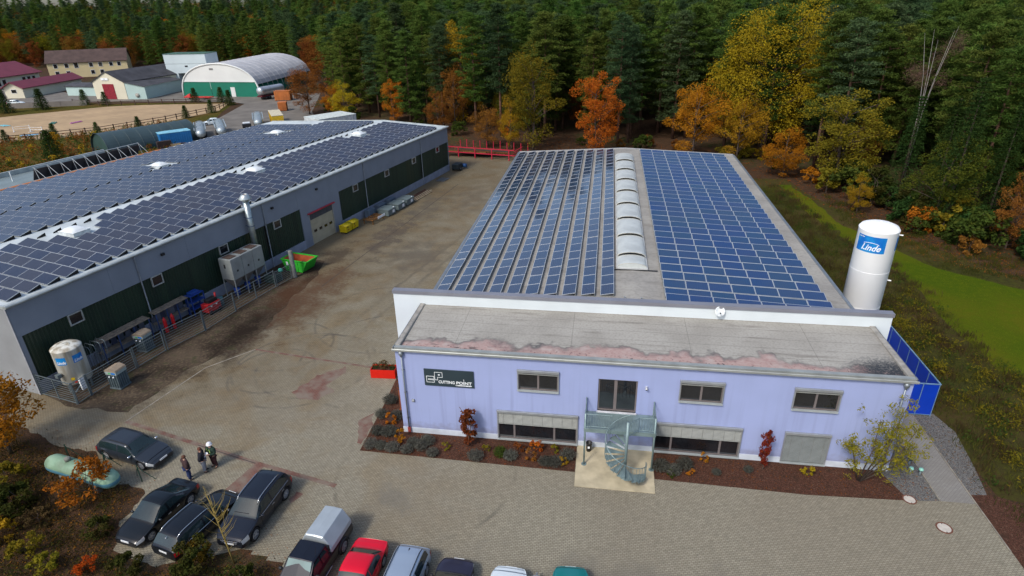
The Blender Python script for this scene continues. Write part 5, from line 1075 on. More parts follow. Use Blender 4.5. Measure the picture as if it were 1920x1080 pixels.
# ================================================================ PEOPLE
SKIN=mat('skin',(.42,.24,.17),.6,0,.08)
def skinned(name,joints,edges,m,par,sub=1):
    me=bpy.data.meshes.new(name); me.from_pydata([j[:3] for j in joints],edges,[]); me.materials.append(m)
    o=put(name,me,par); sk=o.modifiers.new('skin','SKIN'); me.skin_vertices.new() if not me.skin_vertices else None
    for i,j in enumerate(joints):
        v=me.skin_vertices[0].data[i]; r=j[3]; v.radius=(r if not isinstance(r,tuple) else r[0],r if not isinstance(r,tuple) else r[1]); v.use_root=(i==0)
    sk.use_smooth_shade=True; sb=o.modifiers.new('sub','SUBSURF'); sb.levels=sub; sb.render_levels=sub; return o
def person(label,loc,face,jacket,trousers,shoes,hair,arms='down',helmet=False,vest=None,h=1.78):
    p=thing('person',label,'person',(loc[0],loc[1],0),math.atan2(face[1],face[0])-math.pi/2); k=h/1.78
    p.scale=(1.16*k,1.12*k,k)
    # body: pelvis 0, spine, neck, head; +Y is forward
    J=[(0,0,.95,(.15,.11)),(0,.0,1.15,(.14,.10)),(0,.0,1.36,(.17,.11)),(0,.0,1.48,.06),(0,.02,1.56,.055),(0,.035,1.66,(.078,.095)),(0,.02,1.75,(.05,.07))]; E=[(0,1),(1,2),(2,3),(3,4),(4,5),(5,6)]
    A=[]
    for s_ in (1,-1):
        i=len(J); J+=[(s_*.1,0,.86,.085),(s_*.11,.02,.50,.06),(s_*.12,-.02,.10,.042),(s_*.13,.10,.045,.04)]; E+=[(0,i),(i,i+1),(i+1,i+2),(i+2,i+3)]
        i=len(J)
        if arms=='down': pts=[(s_*.20,0,1.42,.06),(s_*.25,-.04,1.15,.045),(s_*.24,.08,.92,.032),(s_*.23,.12,.84,.03)]
        elif arms=='pocket': pts=[(s_*.20,0,1.42,.06),(s_*.34,-.08,1.17,.045),(s_*.20,.10,1.0,.032),(s_*.16,.13,.95,.03)]
        else: pts=[(s_*.20,0,1.42,.06),(s_*.27,.02,1.15,.045),(s_*.14,.26,1.18,.032),(s_*.10,.33,1.20,.03)]
        J+=pts; E+=[(2,i),(i,i+1),(i+1,i+2),(i+2,i+3)]; A.append(pts)
        hp=Vector(pts[3][:3]); d=(hp-Vector(pts[2][:3])).normalized(); sd=Vector((0,1,0)) if abs(d.y)<.8 else Vector((1,0,0))
        for q,(o_,l_) in enumerate(((-.030,.075),(-.010,.088),(.010,.082),(.030,.065))):
            b0=hp+sd*o_+d*.03; b1=b0+d*l_*.6; b2=b1+(d*.6+Vector((-s_*.6,0,0)))*l_*.4; j=len(J); J+=[(*b0,.011),(*b1,.0095),(*b2,.008)]; E+=[(i+3,j),(j,j+1),(j+1,j+2)]
        b0=hp+sd*.04-d*.005; b1=b0+sd*.035+d*.03; j=len(J); J+=[(*b0,.012),(*b1,.010)]; E+=[(i+3,j),(j,j+1)]
    skinned('body',J,E,SKIN,p)
    # jacket, trousers, shoes over the body
    JJ=[(0,0,.86,(.235,.19)),(0,0,1.12,(.235,.18)),(0,0,1.36,(.265,.18)),(0,0,1.49,(.12,.11))]; EE=[(0,1),(1,2),(2,3)]
    for pts in A:
        i=len(JJ); JJ+=[(pts[0][0]*1.2,*pts[0][1:3],.105),(pts[1][0]*1.15,*pts[1][1:3],.09),tuple(Vector(pts[2][:3])*.97+Vector(pts[1][:3])*.03)+(.055,)]; EE+=[(2,i),(i,i+1),(i+1,i+2)]
    skinned('jacket',JJ,EE,jacket,p)
    TT=[(0,0,.93,(.19,.15))]; TE=[]
    for s_ in (1,-1): i=len(TT); TT+=[(s_*.1,0,.82,.125),(s_*.11,.02,.50,.10),(s_*.12,-.02,.10,.085)]; TE+=[(0,i),(i,i+1),(i+1,i+2)]
    skinned('trousers',TT,TE,trousers,p)
    for s_ in (1,-1): skinned('shoe',[(s_*.12,-.06,.05,(.045,.05)),(s_*.125,.06,.045,(.048,.045)),(s_*.13,.17,.035,(.042,.034))],[(0,1),(1,2)],shoes,p)
    # face and hair
    b=MB(); b.smooth=True
    b.ico((0,.135,1.655),.016,1); b.build('nose',SKIN,p)
    for s_ in (1,-1): b=MB(); b.ico((s_*.032,.118,1.675),.010,1); b.build('eye',BLACK,p); b=MB(); b.ico((s_*.085,.03,1.66),1,1,(.012,.025,.035)); b.build('ear',SKIN,p)
    MB().box(-.025,.025,.122,.130,1.612,1.618).build('mouth',mat('lips',(.3,.1,.09),.6),p)
    b=MB(); b.smooth=True
    prof=[(.0,1.80),(.05,1.79),(.088,1.755),(.102,1.70),(.10,1.66)] if not helmet else [(.0,1.86),(.06,1.85),(.11,1.81),(.135,1.75),(.14,1.70),(.155,1.695),(.155,1.685),(.13,1.69)]
    b.lathe(prof,(0,.012,0),16); b.build('helmet' if helmet else 'hair',hair,p)
    if vest:
        b=MB()
        for z in (1.02,1.2): b.lathe([(.0,0),(.0,0)],(0,0,z),4)
        b=MB(); b.smooth=True; b.lathe([(.196,1.14),(.2,1.17),(.196,1.20)],(0,0,0),16); o=b.build('reflective_band',vest,p); o.scale=(1,.76,1)
        for s_ in (1,-1): MB().box(s_*.10-.025,s_*.10+.025,.146,.156,1.2,1.44).build('reflective_strap',vest,p)
    return p
person('man in brown jacket and blue jeans standing with back to camera',(-11.50,-5.95),(.62,.78),mat('jacket_brown',(.045,.022,.022),.9),mat('jeans_blue',(.018,.035,.11),.9),BLACK,mat('hair_red',(.10,.038,.02),.8),'pocket',h=1.80)
person('man in black jacket and light grey trousers in the middle of three',(-11.00,-5.18),(.85,.5),mat('jacket_black',(.013,.013,.020),.9),mat('trousers_grey',(.27,.29,.34),.9),BLACK,mat('hair_ginger',(.13,.045,.025),.8),'pocket',h=1.80)
person('worker in white helmet and dark vest with yellow-green marks holding paper',(-10.62,-4.72),(-.35,-.94),mat('jacket_green',(.012,.030,.020),.9),mat('trousers_maroon',(.045,.014,.016),.9),mat('boots_brown',(.10,.07,.04),.9),mat('helmet_white',(.78,.78,.80),.35),'front',True,mat('reflect_lime',(.32,.50,.10),.6),h=1.82)
pp=thing('paper_sheet','white paper sheet held by the worker in white helmet','paper',(-10.76,-5.08,2.18*.5+.12)); o=MB().add([(-.11,-.15,0),(.11,-.15,.0),(.11,.15,.012),(-.11,.15,.012),(-.11,-.15,.004),(.11,-.15,.004),(.11,.15,.016),(-.11,.15,.016)],((3,2,1,0),(4,5,6,7),(0,1,5,4),(1,2,6,5),(2,3,7,6),(3,0,4,7))).build('sheet',mat('paper',(.8,.8,.8),.8),pp); pp.rotation_euler=(RAD(28),0,RAD(-20))
# ================================================================ HAMLET (far left)
CREAM=mat('cream_render',(.60,.50,.28),.85,0,.06,.2); PALE=mat('pale_cream',(.66,.62,.48),.85,0,.05,.2); MINT=mat('mint_render',(.42,.55,.52),.85,0,.06,.2)
TILE_B=mat('brown_roof',(.075,.048,.042),.85,0,.2,.5); TILE_R=mat('wine_roof',(.17,.035,.055),.7,0,.08,.4); SLATE=mat('slate_roof',(.055,.055,.062),.85,0,.25,.4); WINW=mat('window_white',(.62,.63,.62),.6)
def frame2(p0,p1):
    d=Vector((p1[0]-p0[0],p1[1]-p0[1],0)); return (p0[0],p0[1],0),math.atan2(d.y,d.x),d.length
def house(label,p0,p1,depth,eave,ridge,wallm,roofm,wins=(),ridge_dir='x',over=.5,wz=((1.0,2.3),),name='house',cat='house',door=None):
    """front from p0 (left) to p1 (right); local x along the front, y away from viewer"""
    loc,rz,L=frame2(p0,p1); h=thing(name,label,cat,loc,rz)
    B('wall',wallm,h,(0,L,0,depth,0,eave))
    o=over; b=MB(); t=.22
    if ridge_dir=='x':
        m=depth/2
        for y0,z0,y1,z1 in ((-o,eave-o*(ridge-eave)/m,m,ridge),(depth+o,eave-o*(ridge-eave)/m,m,ridge)):
            b.add([(-o,y0,z0),(L+o,y0,z0),(L+o,y1,z1),(-o,y1,z1),(-o,y0,z0+t),(L+o,y0,z0+t),(L+o,y1,z1+t),(-o,y1,z1+t)],((4,5,6,7),(3,2,1,0),(0,1,5,4),(1,2,6,5),(2,3,7,6),(3,0,4,7)))
        g_=MB(); g_.add([(0,0,eave),(0,depth,eave),(0,m,ridge)],((0,2,1),)); g_.build('gable',wallm,h); g_=MB(); g_.add([(L,0,eave),(L,depth,eave),(L,m,ridge)],((0,1,2),)); g_.build('gable',wallm,h)
    else:
        m=L/2
        for x0,z0,x1,z1 in ((-o,eave-o*(ridge-eave)/m,m,ridge),(L+o,eave-o*(ridge-eave)/m,m,ridge)):
            b.add([(x0,-o,z0),(x0,depth+o,z0),(x1,depth+o,z1),(x1,-o,z1),(x0,-o,z0+t),(x0,depth+o,z0+t),(x1,depth+o,z1+t),(x1,-o,z1+t)],((4,5,6,7),(3,2,1,0),(0,1,5,4),(1,2,6,5),(2,3,7,6),(3,0,4,7)))
        for y in (0,depth): g_=MB(); g_.add([(0,y,eave),(L,y,eave),(m,y,ridge)],((0,1,2),)); g_.build('gable',wallm,h)
    b.build('roof',roofm,h)
    for x,z,w,hh in wins:
        wn=MB().box(x-w/2-.15,x+w/2+.15,-.06,-.005,z-.15,z+hh+.15).build('window',WINW,h); MB().box(x-w/2,x+w/2,-.09,-.061,z,z+hh).build('pane',GLASS,wn)
    if door: 
        x,w,z,m_=door; d=MB().box(x-w/2,x,-.12,-.005,0,z).build('door',m_,h); d2=MB().box(x+.02,x+w/2,-.12,-.005,0,z).build('door',m_,h)
    return h
house('long cream house with dark brown roof at the forest edge',(-222,207),(-196.5,222),11,6.3,10.6,CREAM,TILE_B,[(x,z,1.3,1.5) for x in (3,7,16,19.5) for z in (1.2,4.1)]+[(10.5,3.9,1.4,2.1),(23.5,4.1,1.2,1.4),(26.5,4.1,1.2,1.4)]) 
house('wine-red roofed low hall with row of windows at left edge',(-211.5,158),(-215,195),18,4.2,8.0,PALE,TILE_R,[(x,.9,1.5,2.0) for x in (12,14.5,17,19.5,29,31.5,34)],over=1.0)
house('small wine-red roofed open shed with white gable',(-185,150.2),(-178.8,151),29,3.4,5.0,PALE,TILE_R,[(3.2,1.7,1.6,1.0)],'y',.8,name='shed',cat='shed')
house('cream gabled barn with dark red double door',(-150.6,149.3),(-138.9,148.6),26,5.2,8.2,PALE,SLATE,[],'y',.3,name='barn',cat='barn',door=(5.6,4.2,4.6,mat('barn_red',(.24,.012,.025),.7)))
sg2=thing('notice_plate','white name plate above the red barn door','sign',(-145.6,148.85,6.1),math.atan2(-.7,11.7)); MB().box(-1.3,1.3,-.05,0,-.35,.35).build('board',WL,sg2); text('PR',.5,(-.25,-.055,-.18),mat('plate_ink',(.1,.12,.15),.6),sg2)
lt=thing('lean_to','mint lean-to shed with sloping slate roof beside the cream barn','shed',(-138.8,148.65,0),math.atan2(.5,6.3)); b=MB(); LD=20
b.add([(0,0,0),(6.3,0,0),(6.3,LD,0),(0,LD,0),(0,0,5.0),(6.3,0,3.8),(6.3,LD,3.7),(0,LD,4.9)],((0,1,5,4),(1,2,6,5),(2,3,7,6))); b.build('wall',MINT,lt); b=MB(); b.add([(-.1,-.3,5.3),(6.7,-.3,3.85),(6.7,LD+.3,3.75),(-.1,LD+.3,5.2),(-.1,-.3,5.1),(6.7,-.3,3.65)],((0,1,2,3),(4,5,1,0))); b.build('roof',SLATE,lt)
b=MB(); b.smooth=True; b.tube([(3.4,-.25,1.2),(3.4,-.02,1.2)],.65,16); b.build('hose_reel',mat('reel',(.35,.34,.30),.8),lt)
house('low mint outbuilding left of the cream barn',(-168.4,157.2),(-153,155.6),8,2.9,3.6,MINT,SLATE,[],'x',.3,name='outbuilding',cat='shed')
tw=thing('silo_tower','pale blue-white boxy loading tower on legs behind the barn','tower',(-140.5,172,0),RAD(4)); LBW_=mat('tower_white',(.52,.60,.62),.7,0,.06,.2)
MB().box(0,15,0,8,5.4,8.4).build('hopper_box',LBW_,tw); MB().box(-.05,15.05,-.05,8.05,8.5,11.6).build('hopper_box',LBW_,tw); MB().box(.1,14.9,.1,7.9,8.4,8.5).build('band',ZINC,tw); MB().box(-.2,15.2,-.2,8.2,11.6,11.75).build('roof',mat('tower_trim',(.05,.12,.08),.7),tw)
B('leg',LBW_,tw,(0,4,0,8,0,5.4),(13.5,15,0,1,0,5.4),(13.5,15,7,8,0,5.4)); MB().box(7,8,-.06,-.051,7.4,7.9).build('vent',BLACK,tw)
b=MB(); b.smooth=True; b.lathe([(0,0),(2.3,0),(2.3,5.0),(0,5.4)],(8.5,3,0),20); b.build('silo',mat('silo_grey',(.16,.19,.20),.5,.4),tw)
# dome hall
loc,rz,L=frame2((-124,155.4),(-96.3,153.7)); dm=thing('arched_hall','arched tent hall with white roof and green lower walls','hall',loc,rz+RAD(0)); Hh=9.9; D=42; n=24
arc=[(L/2-L/2*math.cos(math.pi*k/n)*(1 if True else 0),Hh*math.sin(math.pi*k/n)**.72) for k in range(n+1)]
WT=mat('tent_white',(.66,.68,.66),.6,0,.05,.15); GT=mat('tent_green',(.004,.155,.098),.6,0,.06,.3); LEAN=-.12
b=MB(); b.smooth=True; zc=4.7
up=[(x,z) for x,z in arc]; 
for (x0,z0),(x1,z1) in zip(arc[:-1],arc[1:]):
    if min(z0,z1)<3.4: continue
    for q in range(12):
        y0,y1=D*q/12,D*(q+1)/12; b.quad((x0+LEAN*y0,y0,z0),(x1+LEAN*y0,y0,z1),(x1+LEAN*y1,y1,z1),(x0+LEAN*y1,y1,z0))
b.build('roof_membrane',mat('tent_roof',(.46,.46,.47),.6,0,.10,.3),dm)
for q in range(13):
    y=D*q/12; b=MB(); b.smooth=True; b.tube([(x+LEAN*y,y,z+.03) for x,z in arc],.05 if q else .28,5); b.build('rib',WT if not q else MC['tent_roof'],dm)
b=MB(); zl=4.6
def arch_x(z):
    t=math.asin(min(1,(z/Hh))**(1/.72)); return L/2-L/2*math.cos(t)
pts=[(x,z) for x,z in arc if z>zl]; xa=arch_x(zl); MB().poly([(xa,.0,zl)]+[(x,0,z) for x,z in pts]+[(L-xa,0,zl)]).build('front_gable',WT,dm)
lowp=[(x,z) for x,z in arc if z<=zl]; hl_=[p for p in lowp if p[0]<L/2]; hr_=[p for p in lowp if p[0]>L/2]
for (a,c_) in ((0,.38),(.384,1.0)):
    pass
MB().poly([(x,0.01,z) for x,z in hl_]+[(xa,.01,zl),(L*.38,.01,zl),(L*.38,.01,0)]).build('front_panel',GT,dm); MB().poly([(L*.384,.01,0),(L*.384,.01,zl),(L-xa,.01,zl)]+[(x,.01,z) for x,z in hr_]).build('front_panel',GT,dm)
B('eave_band',WT,dm,(xa-.1,L-xa+.1,-.14,-.02,zl-.12,zl+.12)); B('door',WT,dm,(L*.635,L*.69,-.08,.0,0,2.9)); B('vent',mat('vent_grey',(.2,.2,.19),.7),dm,(L*.41,L*.46,-.06,-.01,8.05,8.6))
b=MB()
for sx,xx in ((1,L),): b.quad((xx,0,0),(xx+LEAN*D,D,0),(xx-1.1+LEAN*D,D,3.6),(xx-1.1,0,3.6))
b.build('side_wall',GT,dm)
# asphalt-side things
rf=thing('flatbed_frame','red flat trailer frame lying before the arched hall','trailer',(-114.5,149.2,0),RAD(-3)); RD=mat('frame_red',(.45,.02,.015),.6); MB().bbox(-4.6,4.6,-1.1,1.1,.5,.75,.05).build('bed',RD,rf); b=MB(); b.add([(-4.6,-1,.76),(-2.5,-1,.76),(-3,0,1.7),(-4.6,1,.76),(-2.5,1,.76)],((0,1,2),(1,4,2),(4,3,2),(3,0,2))); b.build('headboard',RD,rf)
for x in (-2.5,2.5): b=MB(); b.smooth=True; b.tube([(x,-1.1,.35),(x,1.1,.35)],.34,12); b.build('axle_wheels',BLACK,rf)
tn=thing('tanker_trailer','silver tank trailer with dark red base beside the arched hall','trailer',(-91.2,151.5,0),math.atan2(12,3.2)); b=MB(); b.smooth=True; vv=[]; nn=18; pf=[(0,-5.1),(.9,-5.0),(1.25,-4.6),(1.3,-4.2),(1.3,4.2),(1.25,4.6),(.9,5.0),(0,5.1)]
for r_,x in pf: vv+=[(x,r_*math.cos(2*math.pi*k/nn),2.5+r_*math.sin(2*math.pi*k/nn)) for k in range(nn)]
b.add(vv,[(i*nn+k,i*nn+(k+1)%nn,(i+1)*nn+(k+1)%nn,(i+1)*nn+k) for i in range(len(pf)-1) for k in range(nn)]); b.build('tank',mat('tank_silver',(.5,.53,.55),.3,.6,.15,.5),tn); MB().bbox(-5,5,-1,1,.9,1.3,.05).build('chassis',mat('chassis_red',(.10,.012,.018),.6),tn)
for x in (-3,-1.8,3): b=MB(); b.smooth=True; b.tube([(x,-1.15,.5),(x,1.15,.5)],.5,14); b.build('axle_wheels',BLACK,tn)
def crate(label,x,y,l,w,h,m,rz,ribs=6,lidm=None,z=0,cat='container',name='shipping_container'):
    c=thing(name,label,cat,(x,y,z),rz); MB().bbox(-l/2,l/2,-w/2,w/2,.12,h,.03).build('box_body',m,c)
    for k in range(ribs):
        xx=-l/2+(k+.5)*l/ribs
        for s in (-1,1): MB().box(xx-.07,xx+.07,s*w/2-(.0 if s>0 else .06),s*w/2+(.06 if s>0 else 0),.2,h-.1).build('rib',m,c)
    MB().bbox(-l/2-.05,l/2+.05,-w/2-.05,w/2+.05,h,h+.12,.03).build('lid',lidm or m,c); B('skid',BLACK,c,(-l/2+.1,l/2-.1,-w/2+.1,-w/2+.3,0,.12),(-l/2+.1,l/2-.1,w/2-.3,w/2-.1,0,.12)); return c
OR=mat('container_orange',(.42,.13,.03),.7,0,.2,.6)
crate('orange roll-off container beside the silver tank trailer',-84.9,147,4.6,2.6,2.7,OR,RAD(12)); crate('small orange ribbed container behind the yellow box',-75.2,128,2.2,2.2,2.2,OR,RAD(20),8)
crate('yellow flat container with cream sectioned top beside the forest',-67.2,109.5,9.5,2.6,2.4,mat('box_yellow',(.55,.36,.02),.6),math.atan2(16,-10.5),6,mat('box_cream',(.55,.50,.37),.8))
crate('blue container with light blue top among the far trailers',-76.6,84.6,6.0,3.0,2.7,mat('container_sky',(.02,.17,.42),.5,0,.1,.6),math.atan2(4.4,4.0),14,mat('container_light',(.22,.50,.62),.6))
sr=thing('stacked_frames','dark stack of frames in front of the blue container','stack',(-74.6,80.6,0),math.atan2(4.4,4.0)); B('frame',mat('stack_dark',(.035,.022,.02),.9),sr,(-2.6,2.6,-.5,.5,0,.9),(-2.6,0,-.5,.5,.92,1.8)); B('timber',mat('timber_tan',(.42,.32,.18),.9),sr,(-.3,1.6,-.62,-.52,.3,1.1))
# flat-roofed white box behind the workshop
crate('white flat-roofed cabin just beyond the workshop roof',-46.5,95.0,9,6,4.3,mat('cabin_white',(.5,.53,.54),.7),math.atan2(7.9,5.5),5,mat('cabin_roof',(.55,.60,.57),.7),cat='cabin',name='site_cabin')
# half-round green shelter
hr=thing('barrel_shelter','dark green half-round corrugated shelter in the meadow','shelter',(-86.2,76.6,0),math.atan2(13.7,7.3)); R_=4.0; D2=17; n=20; GS=mat('shelter_green',(.045,.075,.085),.6,.2,.1,.4)
b=MB(); b.smooth=True
P2=[(R_*math.cos(math.pi*k/n),3.9*math.sin(math.pi*k/n)**.85) for k in range(n+1)]
for (y0,z0),(y1,z1) in zip(P2[:-1],P2[1:]): b.quad((-1,y0,z0),(D2,y0,z0),(D2,y1,z1),(-1,y1,z1))
b.build('shell',GS,hr); b=MB(); b.poly([(-.7,y,z) for y,z in P2]); b.build('end_wall',mat('shelter_end',(.022,.055,.048),.7,0,.15,.5),hr)
for k in range(9): b=MB(); b.tube([(-1+k*18/8,y*1.008,z*1.008) for y,z in P2],.05,4); b.build('rib',GS,hr)
# silver boat-like trailers
TS=mat('trailer_silver',(.42,.48,.50),.4,.5,.12,.8)
for (fx,fy),(bx,by),lb in (((-72.2,87.0),(-79.4,97.4),'silver ribbed trailer nearest to the blue container'),((-69.4,90.2),(-76.8,100.6),'silver ribbed trailer right of the nearest one'),((-66.4,100.0),(-72.6,110.5),'silver ribbed trailer beside the yellow flat container')):
    cx,cy=(fx+bx)/2,(fy+by)/2; t=thing('tank_trailer',lb,'trailer',(cx,cy,0),math.atan2(fy-by,fx-bx)); l=math.hypot(fx-bx,fy-by)
    b=MB(); b.smooth=True; vv=[]; nn=14; pf=[(0,-l/2),(.8,-l/2+.1),(1.0,-l/2+.5),(1.0,l/2-.9),(.85,l/2-.3),(.4,l/2-.05),(0,l/2)]
    for r_,x in pf: vv+=[(x,r_*math.cos(2*math.pi*k/nn),1.7+.85*r_*math.sin(2*math.pi*k/nn)) for k in range(nn)]
    b.add(vv,[(i*nn+k,i*nn+(k+1)%nn,(i+1)*nn+(k+1)%nn,(i+1)*nn+k) for i in range(len(pf)-1) for k in range(nn)]); b.build('hull',TS,t)
    for k in range(6): x=-l/2+1+k*(l-2.4)/5; b=MB(); b.tube([(x,1.2*math.cos(a),1.7+1.02*math.sin(a)) for a in np.linspace(.5,2.64,8)],.06,5); b.build('hoop',TS,t)
    for s in (-1,1): MB().box(-l/2+.6,l/2-1.2,s*1.1-.08,s*1.1+.08,2.3,2.5).build('side_rail',TS,t)
    for x in (-1.5,1.2): b=MB(); b.smooth=True; b.tube([(x,-1.1,.45),(x,1.1,.45)],.45,12); b.build('axle_wheels',BLACK,t)
sm=thing('small_trailer','small white and dark trailer between silver ribbed trailers','trailer',(-69.8,100.6,0),math.atan2(-8,5)); MB().bbox(-2.6,2.6,-.8,.8,.5,1.5,.1).build('box_body',mat('trailer_white',(.6,.63,.64),.5),sm); MB().bbox(1.6,2.7,-.95,.95,.4,1.8,.08).build('cover',BLACK,sm)
for s in (-1,1): b=MB(); b.smooth=True; b.tube([(0,s*.82,.35),(0,s*.98,.35)],.35,12); b.build('wheel',BLACK,sm)
# arena fence: every span has posts and two rails
FB=mat('fence_brown',(.07,.042,.03),.9)
def rail_fence(label,pts,step=3.0,h=1.4):
    f=thing('rail_fence',label,'fence',(pts[0][0],pts[0][1],0)); O=Vector((pts[0][0],pts[0][1],0))
    for a,c in zip(pts[:-1],pts[1:]):
        A_=Vector((*a,0))-O; C_=Vector((*c,0))-O; n_=max(1,round((C_-A_).length/step))
        for k in range(n_):
            p=A_.lerp(C_,k/n_); q=A_.lerp(C_,(k+1)/n_); MB().box(p.x-.09,p.x+.09,p.y-.09,p.y+.09,0,h).build('post',FB,f)
            for z in (.65,1.2): MB().tube([(p.x,p.y,z),(q.x,q.y,z)],.07,4).build('rail',FB,f)
rail_fence('brown post and rail fence along the near side of arena',[(-120,84),(-113,89),(-104.6,96.5),(-98,110.8),(-94.7,127),(-98,140)],3.2)
rail_fence('brown post and rail fence along far side of arena by the barn',[(-150,139),(-134.6,134.8),(-120,139.3),(-102,142)],4)
lw_=thing('retaining_wall','low grey concrete wall between yard and riding arena','wall',(-160,130.5,0),math.atan2(5.1,14.5)); B('wall_section',mat('lowwall',(.20,.18,.16),.9,0,.15,.3),lw_,(-3,3.9,-.15,.15,0,1.5),(4,10.9,-.15,.15,0,1.5),(11,18,-.15,.15,0,1.5))
# jumps on the sand
JW=mat('jump_white',(.72,.73,.72),.6)
for k,(x,y,m_,lb) in enumerate(((-121,96,JW,'white jump stand with poles in middle of the arena'),(-126,97,JW,'white jump stand left of the middle one'),(-121.5,108,mat('jump_pink',(.55,.2,.4),.6),'pink jump poles lying on the sand'),(-127,107,mat('jump_green',(.1,.35,.28),.6),'green jump poles near the far arena edge'),(-137,103,mat('jump_blue',(.15,.42,.5),.6),'turquoise jump block at the left of arena'),(-119,92,mat('jump_lblue',(.15,.33,.5),.6),'light blue jump block beside the white stand'))):
    j=thing('horse_jump',lb,'jump',(x,y,.01),k*.7)
    if k<2:
        for s in (-1.6,1.6): B('upright',m_,j,(s-.07,s+.07,-.07,.07,0,1.3)); B('foot',m_,j,(s-.1,s+.1,-.6,.6,.0,.12))
        for z in (.6,1.1): MB().tube([(-1.6,0,z),(1.6,0,z)],.045,6).build('pole',m_,j)
    else:
        for q in range(3): MB().tube([(-1.6+q*.3,-.5+q*.5,.12),(1.6+q*.2,-.4+q*.45,.12)],.10,6).build('pole',m_,j)
# ================================================================ VEGETATION
nr=np.random.default_rng(11)
def fol(name,c1,c2,c3,rv=.25,scale=.9,hue=.02):
    """leaf colour: clumpwise mix of real leaf colours with a different value for each plant"""
    g=G(name,.85,.15); n=g.noise(scale,3,g.obj); n2=g.noise(4.5,2,g.obj); col=g.mix(g.rng(n,.38,.62),c1,c2); col=g.mix(g.rng(n2,.5,.72,0,.7),col,c3)
    oi=N(g.nt,'ShaderNodeObjectInfo'); hs=N(g.nt,'ShaderNodeHueSaturation'); g.L(col,hs.inputs['Color']); g.L(g.rng(oi.outputs['Random'],0,1,1-rv,1+rv),hs.inputs['Value'])
    wn=N(g.nt,'ShaderNodeTexWhiteNoise',noise_dimensions='1D'); g.L(oi.outputs['Random'],wn.inputs['W']); g.L(g.rng(wn.outputs['Value'],0,1,.5-hue,.5+hue),hs.inputs['Hue'])
    df=N(g.nt,'ShaderNodeBsdfDiffuse'); tr=N(g.nt,'ShaderNodeBsdfTranslucent'); ms=N(g.nt,'ShaderNodeMixShader'); ms.inputs[0].default_value=.32; g.L(hs.outputs['Color'],df.inputs['Color']); g.L(hs.outputs['Color'],tr.inputs['Color']); g.L(df.outputs[0],ms.inputs[1]); g.L(tr.outputs[0],ms.inputs[2]); g.L(ms.outputs[0],g.nt.nodes['Material Output'].inputs['Surface']); g.nt.nodes.remove(g.p); return g.m
F_PINE=fol('needles_pine',(0.054,0.105,0.020),(0.097,0.151,0.030),(0.159,0.197,0.042),.34,.45,.03); F_SPR=fol('needles_spruce',(0.029,0.062,0.017),(0.044,0.083,0.021),(0.065,0.104,0.023),.25,.5)
F_PIN3=fol('needles_blue',(0.046,0.084,0.035),(0.073,0.119,0.049),(0.115,0.155,0.065),.3,.45,.02); F_PIN2=fol('needles_light',(0.072,0.108,0.022),(0.108,0.142,0.029),(0.150,0.174,0.036),.25,.45,.03); F_OR=fol('leaves_orange',(0.486,0.169,0.016),(0.351,0.115,0.014),(0.540,0.257,0.019),.18); F_YE=fol('leaves_yellow',(0.426,0.272,0.018),(0.308,0.198,0.018),(0.486,0.323,0.021),.15); F_YG=fol('leaves_yellowgreen',(0.211,0.184,0.017),(0.143,0.143,0.017),(0.314,0.225,0.017),.15)
F_RU=fol('leaves_rust',(0.250,0.088,0.020),(0.163,0.062,0.020),(0.300,0.125,0.022),.3); F_RED=fol('leaves_red',(.22,.025,.018),(.15,.022,.016),(.28,.07,.015),.1); F_GRN=fol('leaves_green',(.055,.085,.016),(.038,.062,.014),(.11,.115,.018),.2)
F_LG=fol('leaves_lightgreen',(.085,.110,.014),(.060,.085,.014),(.13,.13,.016),.1); F_BNK=fol('leaves_bank',(.040,.052,.012),(.060,.050,.014),(.085,.075,.016),.2); F_LAV=fol('lavender_grey',(.125,.125,.10),(.090,.090,.075),(.18,.18,.15),.3,6); F_DRY=fol('dry_grass',(.13,.085,.035),(.085,.060,.026),(.16,.12,.04),.2); F_ASH=fol('leaves_ash',(.27,.27,.025),(.19,.20,.022),(.42,.33,.025),.1,3)
BARK=mat('bark',(.085,.062,.048),.95,0,.3,4,.4,20); BARKP=mat('bark_pine',(.115,.062,.040),.95,0,.35,1.2,.3,16); BIRCH=mat('bark_birch',(.30,.28,.25),.9,0,.25,2); TWIG=mat('twig_yellow',(.26,.19,.05),.9,0,.2,2)
def leaves(name,C,S,m,asp=.6,flat=.35,seed=0):
    r=np.random.default_rng(seed+17); n=len(C); nrm=r.normal(size=(n,3)); nrm[:,2]=np.abs(nrm[:,2])+flat; nrm/=np.linalg.norm(nrm,axis=1,keepdims=True)
    if flat<0: nrm[:,2]*=.15; nrm/=np.linalg.norm(nrm,axis=1,keepdims=True)
    a=np.cross(nrm,r.normal(size=(n,3)) if flat>=0 else np.cross(nrm,np.array([0,0,1.]))+r.normal(size=(n,3))*.25); a/=np.linalg.norm(a,axis=1,keepdims=True)+1e-9; b=np.cross(nrm,a); S=np.asarray(S)[:,None]*np.ones((n,1)); a=a*S; b=b*S*asp
    V=np.stack([C-a,C-b*.9+a*.1,C+a,C+b*.9-a*.1],1).reshape(-1,3); me=bpy.data.meshes.new(name); me.vertices.add(4*n); me.vertices.foreach_set('co',V.astype(np.float32).ravel())
    me.loops.add(4*n); me.loops.foreach_set('vertex_index',np.arange(4*n,dtype=np.int32)); me.polygons.add(n); me.polygons.foreach_set('loop_start',np.arange(0,4*n,4,dtype=np.int32)); me.update(calc_edges=True); me.validate(); me.materials.append(m); return me
def blob(r,c,rad,n,sc=(1,1,1),shell=.5):
    d=r.normal(size=(n,3)); d/=np.linalg.norm(d,axis=1,keepdims=True); k=(shell+(1-shell)*r.random((n,1)))**.7; return np.asarray(c)+d*k*rad*np.asarray(sc)
